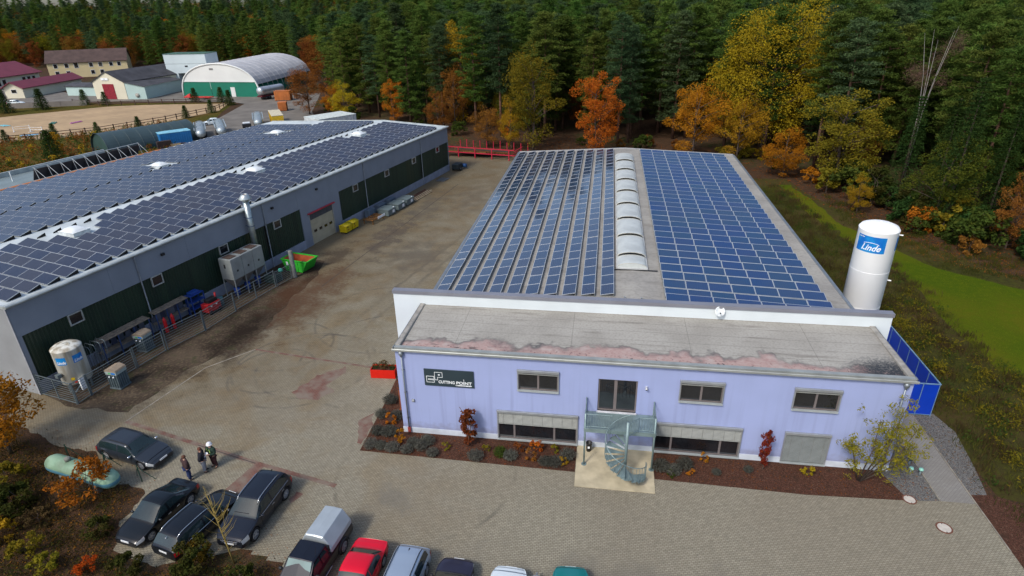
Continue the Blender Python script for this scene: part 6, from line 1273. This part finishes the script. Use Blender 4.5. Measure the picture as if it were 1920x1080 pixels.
def pine_var(seed,H=22.0,low=.36,wide=3.1,n=14000):
    r=np.random.default_rng(seed); C=[]; limbs=MB()
    lean=r.normal(size=2)*.35
    nb=50; per=n//(nb*5)
    for i in range(nb):
        t=low+(1-low)*((i+r.random())/nb); z=H*t; q_=(1-t)/(1-low); prof=wide*min(1,(q_*2.6+.06)**.55)*(1-.38*q_)*(.62+.62*r.random()); a=i*2.4+r.random()*.9; ex=np.array([math.cos(a),math.sin(a)])
        for q in range(5):
            rr=prof*(.10+.90*(q+.6)/4.6); c=(ex[0]*rr+lean[0]*t+r.normal()*.25,ex[1]*rr+lean[1]*t+r.normal()*.25,z+.10*rr+r.normal()*.22); C.append(blob(r,c,.58+.34*r.random(),per,(1.2,1.2,.42),.25))
        if i%2==0: limbs.tube([(lean[0]*t,lean[1]*t,z-.3),(ex[0]*prof*.75+lean[0]*t,ex[1]*prof*.75+lean[1]*t,z+.05)],[.07,.02],4,False)
    C.append(blob(r,(lean[0],lean[1],H-.3),.8,per*3,(.8,.8,1.2),.1)); C=np.concatenate(C)
    me=leaves('crown_pine%d'%seed,C,r.uniform(.14,.30,len(C)),F_PINE,.24,.5,seed)
    limbs.smooth=True; limbs.tube([(0,0,-.4),(lean[0]*.3,lean[1]*.3,H*.35),(lean[0]*.7,lean[1]*.7,H*.7),(lean[0],lean[1],H*.97)],[.26,.20,.13,.03],7)
    return me,limbs.mesh('trunk_pine%d'%seed,BARKP)
def spruce_var(seed,H=21.0,wide=3.0,n=9000):
    r=np.random.default_rng(seed); C=[]; T=34; per=n//(T*7)
    for i in range(T):
        t=.10+.89*i/T; rad=wide*(1-t)**.85+.15; z=H*t
        for k in range(7):
            a=k*2*math.pi/7+i*1.1+r.random()*.5
            for q in (.45,.8,1.0): C.append(blob(r,(math.cos(a)*rad*q,math.sin(a)*rad*q,z-.28*rad*q),.42,max(3,per//3),(1.2,1.2,.5),.1))
    C=np.concatenate(C); me=leaves('crown_spruce%d'%seed,C,r.uniform(.12,.26,len(C)),F_SPR,.22,.4,seed); b=MB(); b.smooth=True; b.tube([(0,0,-.4),(0,0,H*.5),(0,0,H*.98)],[.24,.14,.02],7); return me,b.mesh('trunk_spruce%d'%seed,BARK)
def leafy_var(seed,H,rad,low=.25,n=6000,ls=(.12,.24),m=None,nb=46,tall=1.0,bark=None,br=.26):
    """broadleaf: clusters through an uneven ellipsoid, limbs to the clusters"""
    r=np.random.default_rng(seed); C=[]; b=MB(); b.smooth=True; zc=H*(low+1)/2; hz_=H*(1-low)/2; per=n//nb
    b.tube([(0,0,-.3),(r.normal()*.1,r.normal()*.1,H*low),(r.normal()*.25,r.normal()*.25,H*.6),(r.normal()*.3,r.normal()*.3,H*.9)],[H*.017,H*.013,H*.008,.02],7)
    for i in range(nb):
        d=r.normal(size=3); d/=np.linalg.norm(d); k=(.35+.65*r.random())**.6*(.78+.38*r.random()); c=np.array([d[0]*rad*k,d[1]*rad*k,zc+d[2]*hz_*k*tall]); cr=rad*br*(.7+.7*r.random()); C.append(blob(r,c,cr,int(per*(.6+.8*r.random())),(1,1,.8),.35))
        if i%2==0: z0=max(H*low*.8,c[2]-rad*.5); b.tube([(0,0,z0),(c[0]*.5,c[1]*.5,(z0+c[2])/2+.1),tuple(c)],[H*.005,H*.0035,.012],4,False)
    C=np.concatenate(C); return leaves('crown_leaf%d'%seed,C,r.uniform(ls[0],ls[1],len(C)),m or F_OR,.62,.3,seed),b.mesh('trunk_leaf%d'%seed,bark or BARK)
PINES=[pine_var(1,22,.18,3.4),pine_var(2,23,.28,3.2),pine_var(3,21,.12,3.8),pine_var(4,24,.36,3.2)]; SPRUCES=[spruce_var(5),spruce_var(6,19,2.6)]
LEAF=[leafy_var(21,16,4.6,.10,15000,(.08,.16),None,60),leafy_var(22,15,5.2,.16,15000,(.08,.16),None,60),leafy_var(23,14,4.2,.06,13000,(.08,.16),None,54),leafy_var(24,24,9.0,.14,36000,(.09,.18),None,120)]
LEAFH=[16,15,14,24]; PH=[22,23,21,24]; SH=[21,19]
def tree(var,label,x,y,s,rz,name='pine_tree',cat='tree',group=None,mt=None,sxy=1.0,z=None):
    t=thing(name,label,cat,(x,y,float(terr(x,y)) if z is None else z),rz,group); t.scale=(s*sxy,s*sxy,s)
    put('trunk',var[1],t); c=put('crown',var[0],t)
    if mt: c.material_slots[0].link='OBJECT'; c.material_slots[0].material=mt
    return t
# ---- single trees that stand out along the forest edge
for v,x,y,h,sx,mt,lb in ((0,10.6,81.9,15.1,1.0,F_OR,'bright orange beech at forest edge behind the left panel rows'),(1,-1.3,83.4,17.7,.85,F_YG,'tall yellow-green birch at forest edge beside the red rack'),(2,-5.6,84.3,9.4,.8,F_YE,'small bright yellow tree behind right end of the red rack'),
      (3,39.5,82,25.0,1.02,F_YE,'huge yellow oak towering over the right roof slope'),(1,27.4,79.0,12.3,1.15,F_OR,'orange-yellow maple below and left of the huge oak'),(2,39.8,67.5,7.4,1.45,F_OR,'low glowing orange beech at far right roof corner'),(0,46.3,63,14.4,1.35,F_YG,'broad yellow-green tree right of far roof corner'),(1,34.5,77,10.5,1.1,F_YE,'yellow-orange tree between the maple and huge oak'),
      (1,51.5,44.5,10.5,1.1,F_LG,'light green leafy tree leaning out above the lawn'),(2,44.8,50,4.9,1.0,F_YE,'small thin yellow sapling before the dark spruces by lawn'),(0,-21,112,23.5,.9,F_YE,'golden tree rising among pines behind the workshop end'),(1,-65.0,122.5,11.5,1.1,F_RU,'russet tree beside the yellow flat container'),(2,-52,116,8.8,1.3,F_YE,'golden bushy tree behind the white cabin'),
      (0,-38,111.5,10.5,.95,F_OR,'orange tree behind ridge of the workshop roof'),(2,-58,122,7.2,1.3,F_OR,'orange bush tree left of the golden bushy one'),(1,-10.5,86,7.5,1.2,F_RU,'rusty brown low tree behind the red rack'),(2,-24,100,9.0,1.0,F_RU,'thin rusty tree behind far corner of the workshop'),(0,-66,137,16,1.1,F_RU,'brownish half-bare tree in front of the arched hall end'),(1,62,52,9,1.1,F_YG,'pale yellow-green tree deep at the right forest edge')):
    tree(LEAF[v],lb,x,y,h/LEAFH[v],nr.random()*6.3,'leafy_tree','tree',None,mt,sx)
# bare birch with white stems
bt=thing('birch_tree','bare birch with several white stems high above right forest','tree',(54.6,61.5,0),0); r=np.random.default_rng(9)
for k in range(5):
    a=k*1.3; b=MB(); b.smooth=True; ex,ey=math.cos(a),math.sin(a); l=19+r.random()*3; b.tube([(ex*.1,ey*.1,0),(ex*.25,ey*.25,11),(ex*.8,ey*.7,15.5),(ex*1.9,ey*1.5,l)],[.075,.06,.035,.008],5); b.build('stem',BIRCH,bt)
C=np.concatenate([blob(r,(math.cos(k)*2.2,math.sin(k)*2.0,15+5*r.random()),1.3,420,(1,1,1.3),.1) for k in range(9)]); put('twigs',leaves('birch_twigs',C,r.uniform(.12,.30,len(C)),mat('twig_brown',(.13,.075,.05),.9),.05,.0,9),bt)
tree(SPRUCES[0],'dark bushy spruce standing in front of the bare birch',52.6,57.4,.66,1.0,'spruce_tree','tree',None,None,1.25)
tree(SPRUCES[1],'dark spruce right of the bare birch above the lawn',55.2,53.5,.74,2.0,'spruce_tree','tree',None,None,1.2)
# ---- the forest: nearest pines as single trees, the rest as one mass
EDGE=[(-68,130),(-60,126),(-45,112),(-20,100),(-1,91),(15,86),(30,88),(39,74),(46,64),(46.5,53),(50,44),(54,36.5),(62,28.5),(76,18),(100,0)]
EDGB=[(-760,300),(-430,280),(-300,252),(-240,246),(-190,240),(-140,240),(-108,215),(-86,190),(-80,168),(-74,150),(-68,130)]
def front_d(x,y,line):
    best=1e9
    for (ax,ay),(bx,by) in zip(line[:-1],line[1:]):
        dx,dy=bx-ax,by-ay; t=max(0,min(1,((x-ax)*dx+(y-ay)*dy)/(dx*dx+dy*dy))); px,py=ax+t*dx,ay+t*dy; d=math.hypot(x-px,y-py)
        if d<abs(best): best=d if (dx*(y-ay)-dy*(x-ax))>0 else -d
    return best
LINE=EDGB+EDGE[1:]
pts=[]; rg2=random.Random(21)
gx=np.arange(-620,420,5.6)
CX,CY=12.375,-30.65
near=[]; far=[]
for x0 in gx:
    for y0 in np.arange(0,620,5.6):
        x=x0+rg2.uniform(-2.2,2.2); y=y0+rg2.uniform(-2.2,2.2)
        d=math.hypot(x-CX,y-CY)
        if d>620: continue
        az=math.degrees(math.atan2(x-CX,y-CY))
        if az<-70 or az>42: continue
        if d>330 and rg2.random()<.35: continue
        fd=front_d(x,y,LINE)
        if fd<1.2: continue
        if math.hypot(x-53.6,y-58.5)<3.4 or math.hypot(x-52,y-51)<3: continue
        (near if fd<34 and x>-95 else far).append((fd+ (0 if x>-80 else 20),x,y,d,az))
near.sort(key=lambda p:p[3]+p[0]*2.2); 
far+= [p for p in near[255:]]; near=near[:255]
for i,(fd,x,y,d,az) in enumerate(near):
    u=rg2.random(); hs=rg2.uniform(.86,1.10)*(1.0 if az>-20 else .95)
    if x>40 and y<62: hs*=.93
    if u<.80: v=rg2.randrange(4); mm=rg2.choice((None,None,F_PIN2,F_PIN3)); tree(PINES[v],{None:'tall dark green pine','needles_light':'tall light green pine','needles_blue':'tall bluish green pine'}[mm and mm.name]+(' of the right forest edge near the lawn' if x>40 else (' in the forest behind the two halls' if x>-30 else ' in the forest behind the workshop left end')),round(x,2),round(y,2),hs,rg2.random()*6.28,'pine_tree','tree','pines of the forest edge',mm,rg2.uniform(.95,1.35))
    elif u<.93: v=rg2.randrange(2); tree(SPRUCES[v],'dark conical spruce among the pines '+('near the lawn' if x>40 else ('behind the two halls' if x>-30 else 'behind the workshop left end')),round(x,2),round(y,2),hs*rg2.uniform(.75,1.05),rg2.random()*6.28,'spruce_tree','tree','spruces among the forest pines',None,rg2.uniform(.9,1.2))
    else: v=rg2.randrange(3); mm=rg2.choice((F_RU,F_YG,F_RU)); tree(LEAF[v],('rust-brown' if mm is F_RU else 'yellow-green')+' leafy tree among the pines '+('near the lawn' if x>40 else ('behind the two halls' if x>-30 else 'behind the workshop left end')),round(x,2),round(y,2),rg2.uniform(.5,1.05),rg2.random()*6.28,'leafy_tree','tree','leafy trees among the forest pines',mm,.8)
def mass(name,pl,srcs,label,cat,smin,smax):
    me=bpy.data.meshes.new(name); me.from_pydata([(p[1],p[2],float(terr(p[1],p[2]))-.3) for p in pl],[],[]); o=put(name,me); tag(o,label,cat,None,'stuff')
    ng=bpy.data.node_groups.new(name,'GeometryNodeTree'); ng.interface.new_socket('Geometry',in_out='INPUT',socket_type='NodeSocketGeometry'); ng.interface.new_socket('Geometry',in_out='OUTPUT',socket_type='NodeSocketGeometry')
    gi=ng.nodes.new('NodeGroupInput'); go=ng.nodes.new('NodeGroupOutput'); ip=ng.nodes.new('GeometryNodeInstanceOnPoints'); jn=ng.nodes.new('GeometryNodeJoinGeometry'); L=ng.links.new
    for s in srcs:
        oi=ng.nodes.new('GeometryNodeObjectInfo'); oi.inputs['Object'].default_value=s; oi.inputs['As Instance'].default_value=True; oi.transform_space='ORIGINAL'; L(oi.outputs['Geometry'],jn.inputs[0])
    L(gi.outputs[0],ip.inputs['Points']); L(jn.outputs[0],ip.inputs['Instance']); ip.inputs['Pick Instance'].default_value=True
    ri=ng.nodes.new('FunctionNodeRandomValue'); ri.data_type='INT'; ri.inputs[4].default_value=0; ri.inputs[5].default_value=len(srcs)-1; L(ri.outputs[2],ip.inputs['Instance Index'])
    rr=ng.nodes.new('FunctionNodeRandomValue'); rr.data_type='FLOAT_VECTOR'; rr.inputs[0].default_value=(0,0,0); rr.inputs[1].default_value=(.05,.05,6.28); L(rr.outputs[0],ip.inputs['Rotation'])
    rs=ng.nodes.new('FunctionNodeRandomValue'); rs.data_type='FLOAT'; rs.inputs[2].default_value=smin; rs.inputs[3].default_value=smax; rs.inputs['Seed'].default_value=5; L(rs.outputs[1],ip.inputs['Scale'])
    L(ip.outputs[0],go.inputs[0]); md=o.modifiers.new('grow','NODES'); md.node_group=ng; return o
crowns=[o for o in bpy.data.objects if o.name.startswith('crown') and o.parent]
def pick(me,mt=None):
    for o in crowns:
        if o.data==me and (mt is None or (o.material_slots[0].link=='OBJECT' and o.material_slots[0].material==mt)): return o
PS=[pick(PINES[k][0]) for k in range(4)]+[pick(SPRUCES[0][0])]
AU=[pick(LEAF[0][0],F_OR),pick(LEAF[1][0],F_YG),pick(LEAF[2][0],F_YE),pick(LEAF[0][0],F_RU)]
AU=[a for a in (pick(LEAF[0][0],F_RU),pick(LEAF[1][0],F_YG),pick(LEAF[1][0],F_RU)) if a]
rf_=[p for p in far if p[1]>-95]; lf_=[p for p in far if p[1]<=-95]
mass('forest_mass',rf_,PS*4+AU[-1:],'dense dark conifer forest stretching back to the horizon','forest',.85,1.12)
mass('mixed_forest_mass',lf_,PS[:4]+AU+[pick(LEAF[0][0],F_OR)]+PS[:2]+AU[:1],'mixed autumn forest behind the hamlet','forest',.72,1.05)
# understorey along the edge
SHRUB=[leafy_var(31,2.2,1.4,.02,1500,(.08,.16),F_RU,18),leafy_var(32,2.6,1.2,.05,1500,(.08,.16),F_RU,18)]
for i in range(74):
    k=rg2.random()*(len(EDGE)-2); a,b_=EDGE[int(k)],EDGE[int(k)+1]; t=k-int(k); x=a[0]+(b_[0]-a[0])*t+rg2.uniform(-3,3); y=a[1]+(b_[1]-a[1])*t+rg2.uniform(-5,1.5)
    if x<-62: continue
    if i>=30: k=8+5*rg2.random(); a,b_=EDGE[int(k)],EDGE[int(k)+1]; t=k-int(k); x=a[0]+(b_[0]-a[0])*t+rg2.uniform(-.6,3); y=a[1]+(b_[1]-a[1])*t+rg2.uniform(-.6,3)
    mm=rg2.choice((F_RU,F_YG,F_GRN,F_OR,F_YE,F_GRN) if i<30 else (F_GRN,F_GRN,F_YG,F_SPR,F_GRN,F_BNK)); lb={'leaves_rust':'rust-brown','leaves_yellowgreen':'yellow-green','leaves_green':'green','leaves_orange':'orange','leaves_yellow':'golden','needles_spruce':'dark green','leaves_bank':'dull olive'}[mm.name]+(' bush along the forest edge beside the lawn' if i>=30 else ' low bush in leaf litter of the forest edge behind halls')
    tree(SHRUB[i%2],lb,x,y,rg2.uniform(.6,1.5)*(1.35 if i>=30 else 1),rg2.random()*6,'autumn_shrub','shrub','shrubs along the forest edge',mm)
# ---- plants of the office beds
LAVV=[]
for s in (41,42,43):
    r=np.random.default_rng(s); C=np.concatenate([blob(r,(0,0,.26),.5,1100,(1,1,.62),.35),blob(r,(.12,-.1,.30),.4,400,(1,1,.7),.4)]); C=C[C[:,2]>0]; b=MB()
    for k in range(7): b.tube([(0,0,0),(.3*math.cos(k),.3*math.sin(k),.35)],.012,4,False)
    LAVV.append((leaves('crown_lav%d'%s,C,r.uniform(.03,.065,len(C)),F_LAV,.35,.1,s),b.mesh('stem_lav%d'%s,BARK)))
def small(var,label,x,y,s,name,cat,mt=None,group=None,sz=1.0):
    t=thing(name,label,cat,(x,y,.012),rg2.random()*6,group); t.scale=(s,s,s*sz); put('stem',var[1],t); c=put('foliage',var[0],t)
    if mt: c.material_slots[0].link='OBJECT'; c.material_slots[0].material=mt
    return t
LVP=[(-1.98,2.99),(-2.0,1.33),(-.9,1.27),(-1.68,-.4),(-.86,-.42),(-1.67,-1.76),(-.94,-1.79),(-.17,-1.86),(.79,-1.91),(1.05,-1.25),(1.6,-1.52),(1.92,-.97),(2.48,-2.0),(5.26,-2.0),(6.7,-1.5),(7.4,-1.7),(9.6,-1.95),(10.2,-1.95),(10.9,-1.2),(16.5,-1.5),(17.2,-1.75),(17.9,-1.2),(19.7,-1.5),(21.6,-1.05)]
for i,(x,y) in enumerate(LVP): small(LAVV[i%3],'rounded grey lavender bush in the bark mulch beside the office',x,y,rg2.uniform(.85,1.15)*(.62 if i>21 else 1),'lavender_bush','bush',F_GRN if i==14 else None,'lavender bushes of the office beds')
FIRE=[leafy_var(51,.9,.42,.05,420,(.04,.08),F_OR,12)]
for x,y,s,mt,lb in ((-1.17,.6,1.0,F_OR,'small round orange shrub between lavender bushes left of office'),(.0,-.97,1.0,F_OR,'small orange shrub at the front left corner downpipe'),(7.87,-.96,.95,F_RU,'rusty orange shrub below the left ribbon window'),(8.96,-.8,1.15,F_OR,'bright orange shrub below right part of left ribbon window'),(8.6,-1.75,.95,F_RU,'rust-brown shrub in front of the two orange ones'),(3.25,-1.43,.7,F_YG,'small yellow-green herb right of the lavender group'),(5.8,-1.2,.7,F_YG,'small yellow-green herb right of the left red tree'),(10.1,-.8,.75,F_YG,'yellow-green herb left of the stair slab'),(10.7,-1.9,.7,F_YE,'yellow herb at the left edge of stair slab'),(19.1,-.5,.7,F_OR,'orange low shrub under the right ribbon window'),(18.2,-1.8,.6,F_OR,'tiny orange shrub near edge of the right bed'),(25.0,-.95,.95,F_YE,'dull yellow low shrub before the closed shutter'),(17.0,-2.1,.6,F_GRN,'small green herb at the slab side of right bed')): small(FIRE[0],lb,x,y,s,'small_shrub','shrub',mt)
COLM=leafy_var(61,3.1,.46,.08,1900,(.05,.10),F_RED,40,1.0,None,.42)
tree(COLM,'red columnar maple before the lilac wall left of ribbon window',4.58,-.83,1.0,0,'columnar_tree','tree',None,F_RU,1.0,.012); tree(COLM,'slender red columnar maple between right ribbon window and shutter',22.45,-.77,1.0,2,'columnar_tree','tree',None,F_RED,.62,.012)
# young ash at the right front corner: several leaning stems with drooping narrow leaves
at=thing('young_ash','young multi-stemmed ash with yellow-green leaves at right front corner','tree',(27.8,-1.05,.012),0); r=np.random.default_rng(71); CC=[]
STEM=[((.05,0),(1.0,.1,3.0),(1.5,.2,5.6)),((-.05,0),(.15,-.2,2.4),(.15,-.1,4.5)),((.1,.05),(1.6,-.1,2.2),(2.3,.1,4.0)),((-.1,0),(-.6,0,1.6),(-1.1,-.1,3.1)),((0,-.1),(.7,-.5,2.4),(.9,-.5,4.7)),((.1,0),(1.7,-.2,1.6),(2.5,.1,2.6))]
for s0,s1,s2 in STEM:
    b=MB(); b.smooth=True; b.tube([(s0[0],s0[1],0),s1,s2],[.045,.03,.012],5); b.build('stem',BARK,at)
    for k in range(30):
        t=.30+.70*r.random(); p=(np.array((s0[0],s0[1],0))*(1-t)**2+2*t*(1-t)*np.array(s1)*1.05+t*t*np.array(s2)); q=p+r.normal(size=3)*np.array((.42,.3,.28)); CC.append(blob(r,q,.27,20,(1,1,.9),.2))
CC=np.concatenate(CC); CC=CC[(CC[:,2]>.35)&(CC[:,1]<.85)]; put('crown',leaves('ash_leaves',CC,r.uniform(.07,.13,len(CC)),F_ASH,.30,.0,71),at)
# planter plants
pp2=thing('planter_plants','dry brown plants growing in the red planter box','plant',(-3.55,6.25,.62),0); r=np.random.default_rng(3); put('foliage',leaves('planter_leaves',np.concatenate([blob(r,(.0,0,.35),.45,260,(1,.8,.9),.3)]),r.uniform(.04,.09,260),F_DRY,.5,.1,3),pp2); put('green_balls',leaves('planter_green',np.concatenate([blob(r,(-.65,0,.22),.28,240,(1,1,.9),.5),blob(r,(.7,0,.2),.26,240,(1,1,.9),.5)]),r.uniform(.03,.05,480),F_SPR,.5,.1,4),pp2)
# ---- bank at the lower left
LT=leafy_var(81,6.2,2.3,.22,5200,(.06,.125),F_YE,44,1,None,.27); tree(LT,'orange-yellow young tree at the left edge before the workshop gable',-24.6,-5.3,1.05,1,'young_tree','tree',None,fol('leaves_gold',(.36,.17,.012),(.28,.14,.012),(.20,.15,.014),.1,.9),1.05)
SO=leafy_var(82,2.9,1.35,.12,1700,(.05,.11),F_RU,24,1,None,.28); tree(SO,'rusty orange shrub overhanging the green gas tank',-16.0,-8.35,1.0,1,'autumn_shrub','shrub',None,fol('leaves_copper',(.34,.10,.014),(.24,.07,.012),(.36,.15,.016),.1),1.1)
for x,y,s,mt,lb in ((-12.6,-12.7,.36,fol('leaves_scarlet',(.46,.075,.012),(.38,.055,.012),(.50,.11,.014),.05),'small scarlet shrub on the leaf-covered bank'),(-7.3,-11.3,.55,fol('leaves_ochre',(.18,.11,.014),(.12,.08,.014),(.22,.12,.014),.1),'ochre shrub at foot of the yellow sapling'),(-7.2,-12.0,.75,F_BNK,'green shrub below the black estate car'),(-4.3,-12.5,.55,F_BNK,'green shrub between sapling and pickup'),(-19.5,-9.8,.9,F_BNK,'green shrub left of the rusty orange shrub'),(-16.5,-12.2,.55,F_YG,'yellow-green weed clump low on the bank'),(-21.8,-8.2,.8,F_YG,'yellow-green weed clump near left picture edge'),(-13.6,-10.6,.55,F_BNK,'low green clump left of the black hatchback'),(-19.0,-11.8,.7,F_YE,'yellow weed clump at lower left corner'),(-10.2,-12.6,.6,F_BNK,'green clump below the black hatchback'),(-17.6,-10.3,.5,F_DRY,'dry brown weed clump on the bank'),(-20.5,-10.6,.8,F_BNK,'dark green clump at the left picture edge'),(-14.6,-12.9,.5,F_YG,'yellow-green clump at lower picture edge')):
    tree(SHRUB[0],lb,x,y,s,rg2.random()*6,'bank_shrub','shrub',None,mt,1.0)
sp=thing('bare_sapling','bare yellow-twigged sapling in front of the dark off-roader','tree',(-5.42,-11.24,0),0); r=np.random.default_rng(5)
b=MB(); b.smooth=True; b.tube([(0,0,0),(-.15,.05,1.3),(-.3,.1,2.6),(-.6,.2,4.9)],[.05,.04,.03,.008],6); b.build('trunk',TWIG,sp)
b=MB()
for k in range(34):
    t=.22+.7*r.random(); p0=Vector((-.15*t*2.2,.05,4.9*t*.85)); a=r.random()*6.3; l=.6+.9*r.random()*(1.2-t); p1=p0+Vector((math.cos(a)*l*.6,math.sin(a)*l*.6,l*.7)); p2=p1+Vector((math.cos(a+.4)*l*.3,math.sin(a+.4)*l*.3,l*.5)); b.tube([p0,p1,p2],[.014,.009,.004],4,False)
STUFF(b.build('twigs',TWIG,sp))
# ground cover
def cover(name,label,poly,n,hmin,hmax,m,seed,size=(.05,.12),clump=None,asp=.35,z=.0,flat=.0):
    r=np.random.default_rng(seed); P=np.array(poly); lo,hi=P.min(0),P.max(0); out=[]
    def inside(q):
        c=np.zeros(len(q),bool); j=len(P)-1
        for i in range(len(P)):
            cond=((P[i,1]>q[:,1])!=(P[j,1]>q[:,1]))&(q[:,0]<(P[j,0]-P[i,0])*(q[:,1]-P[i,1])/(P[j,1]-P[i,1]+1e-12)+P[i,0]); c^=cond; j=i
        return c
    k=n*3 if clump is None else n//clump*3
    q=lo+(hi-lo)*r.random((k,2)); q=q[inside(q)][:n if clump is None else n//clump]
    if clump: q=np.repeat(q,clump,0)+r.normal(size=(len(q)*clump,2))*.32*(.5+r.random((len(q)*clump,1)))
    C=np.column_stack([q,z+hmin+(hmax-hmin)*r.random(len(q))**1.5]); o=put(name,leaves(name,C,r.uniform(size[0],size[1],len(C)),m,asp,flat if hmax>.1 else 2.5,seed)); tag(o,label,None,None,'stuff'); return o
RM=[(35.0,-1),(37,-1.8),(49.5,-8.5),(44.1,8),(42.9,13),(42.5,19),(43,25),(42.9,31),(41.7,36.5),(40,41.5),(39,52),(38.6,62),(32,60),(29.8,54),(29.8,24),(35,22)]
F_W1=fol('weeds_olive',(.075,.082,.016),(.050,.060,.014),(.115,.105,.022),.2,.18); F_W2=fol('weeds_brown',(.100,.068,.030),(.070,.050,.024),(.14,.095,.035),.2,.2)
cover('meadow_weeds','rough olive weeds and tall grass between hall and lawn',RM,26000,.02,.40,F_W1,91,(.10,.30),22,.10,0,-1); cover('dry_weeds','brown dry weeds between hall and lawn',RM,22000,.02,.45,F_W2,92,(.10,.32),60,.10,0,-1); cover('yellow_weeds','yellow-green weed tufts between hall and lawn',[(36,-1),(46,-7),(42.6,9),(41.5,19),(41.5,26),(37,24)],7000,.05,.8,F_YG,93,(.06,.14),70); cover('green_weeds','fresh green herb patches between hall and lawn',RM,9000,.02,.5,F_GRN,104,(.06,.14),60)
cover('corner_weeds','rough weeds beside the mulch at the near right corner',[(34.6,-1.5),(36.5,-2.3),(42,-6),(42,-15),(36.2,-15),(35.0,-6)],9000,.02,.45,F_W1,111,(.06,.20),30,.12,0,-1); cover('edge_weeds','weeds and fallen leaves between lawn and forest edge',[(41.5,47),(44.1,37.6),(46.3,32.2),(49.8,29.0),(53.2,26),(59.5,14),(68,14),(64,24),(57,33),(51,40),(46.5,48),(43,58)],15000,.02,.35,F_W1,108,(.08,.24),30,.14,0,-1); cover('edge_litter','brown leaf litter under the right forest edge',[(43.5,44),(46.6,34.5),(50.5,31),(55,28),(62,17),(68,14),(64,24),(57,33),(51,40),(46.5,48),(43,58)],6000,.0,.08,F_RU,109,(.05,.11),None,.7,.012)
cover('lawn_grass','short yellow-green grass blades of the mown lawn',[(41.5,45),(44.4,37.5),(46.5,32.3),(50,29.3),(53.5,26.3),(60,14),(60,-7),(47,-1.5),(43.4,8),(42.4,12.6),(42.1,18.4),(42.5,24.5),(42.6,30),(41.4,36)],24000,.0,.10,fol('lawn_blades',(.100,.145,.010),(.150,.150,.012),(.070,.105,.010),.1,.22),105,(.05,.11),None,.12,.0,-1)
cover('fallen_leaves','fallen orange leaves scattered over the mulch beds',[(-2.2,-2.2),(11.3,-2.4),(11.3,-.1),(-.2,-.1),(-.2,6),(-2.4,6)],700,.0,.02,F_RU,94,(.03,.06),None,.7,.018); cover('fallen_leaves','fallen leaves over the right mulch bed and gravel',[(16.2,-2.4),(24.4,-2.55),(31.5,-2.1),(31.5,5),(29.9,5),(29.9,-.1),(16.2,-.1)],520,.0,.02,F_RU,95,(.03,.06),None,.7,.018)
cover('fallen_leaves','fallen leaves over gravel strip right of the path',[(33.6,-1.4),(34.4,-1.3),(35.2,4),(33.6,5.6)],170,.0,.02,F_DRY,96,(.03,.055),None,.7,.014)
cover('yard_leaves','single fallen leaves blown over the paving beside the bank',[(-28,-1.9),(-18,-2.5),(-12,-6),(-2,-9.5),(-2.4,-12),(-9,-12),(-13.4,-9),(-14.5,-6.8),(-22,-4.4)],520,.0,.01,F_RU,106,(.025,.05),None,.7,.01)
BK=[(-29,-3),(-22.4,-4.9),(-19.2,-5.0),(-17.1,-7),(-14.8,-7.3),(-13.8,-8),(-13.8,-9.6),(-12.6,-11.6),(-9.4,-12.4),(-7,-11.5),(-3,-11.4),(-2.6,-14.5),(-28,-14.5)]
cover('bank_weeds','dark green weeds and grass tufts over the left bank',BK,8000,.02,.40,F_BNK,97,(.04,.10),26); cover('bank_leaves','brown fallen leaves over the left bank',BK,5000,.0,.05,F_RU,98,(.04,.075),None,.7,.01); cover('bank_tangle','tangled orange-brown undergrowth on the left bank',BK,9000,.05,.7,F_BNK,107,(.04,.09),70); cover('bank_brambles','dark brown bramble tangle over the left bank',BK,9000,.02,.6,F_W2,110,(.06,.18),45,.12,0,-1); cover('bank_dry_grass','dry brown stalks over the left bank',BK,5000,.02,.5,F_DRY,99,(.04,.10),22)
cover('floor_leaves','orange fallen leaves under the forest edge',[(-25,84),(-2,79),(16,74),(30,74),(37,60),(42,52),(47,40),(56,30),(70,22),(66,40),(50,62),(40,80),(15,95),(-20,103)],9000,.0,.10,F_RU,100,(.08,.16),None,.7,.02)
FM=[(-64,60),(-80,92),(-86,104),(-97,108),(-104,95),(-113,88),(-121,82),(-135,82),(-130,55),(-90,40)]
cover('field_weeds','green weeds of the wild meadow beside the arena',FM,12000,.1,1.2,F_GRN,101,(.15,.35),20); cover('field_dry','reddish dry grass of the wild meadow beside the arena',FM,12000,.1,1.3,F_RU,102,(.12,.32),24); cover('field_yellow','yellow shrubs and tufts of the wild meadow',FM,1500,.1,1.6,F_YE,103,(.15,.35),60)
YP=[spruce_var(111,4.6,1.55,3500)]
for i,(x,y,s,lb) in enumerate(((-92,70,1.25,'bushy dark green young pine in meadow before the shelter'),(-103.5,94.5,.6,'small pine on the near arena fence left part'),(-98,101,.65,'small pine at arena fence above the shelter'),(-96,116,.7,'small pine at arena fence left of white hatchback'),(-94,124,.75,'small pine at arena fence behind white hatchback'),(-96.5,137,.95,'young pine at arena corner before the arched hall'),(-103,143.2,.95,'young pine before the green wall of arched hall'),(-112,143.6,.9,'young pine before left part of arched hall'),(-137,137,.85,'young pine before the barn'),(-144,137,1.0,'young pine left of the barn'),(-118,85,.6,'small pine at left arena fence'),(-150,128,1.3,'dark bushes along the low concrete wall'),(-156,122,1.4,'dark bush at the left end of low wall'),(-110.5,90,.7,'small pine on near arena fence'))): tree(YP[0],lb,x,y,s,i,'young_pine','tree')
YS=leafy_var(112,4.2,1.7,.04,1600,(.12,.24),F_YE,20); tree(YS,'bright yellow shrub in meadow beside the dark young pine',-97.5,76.5,.9,1,'yellow_shrub','shrub'); 
bpy.context.view_layer.update()
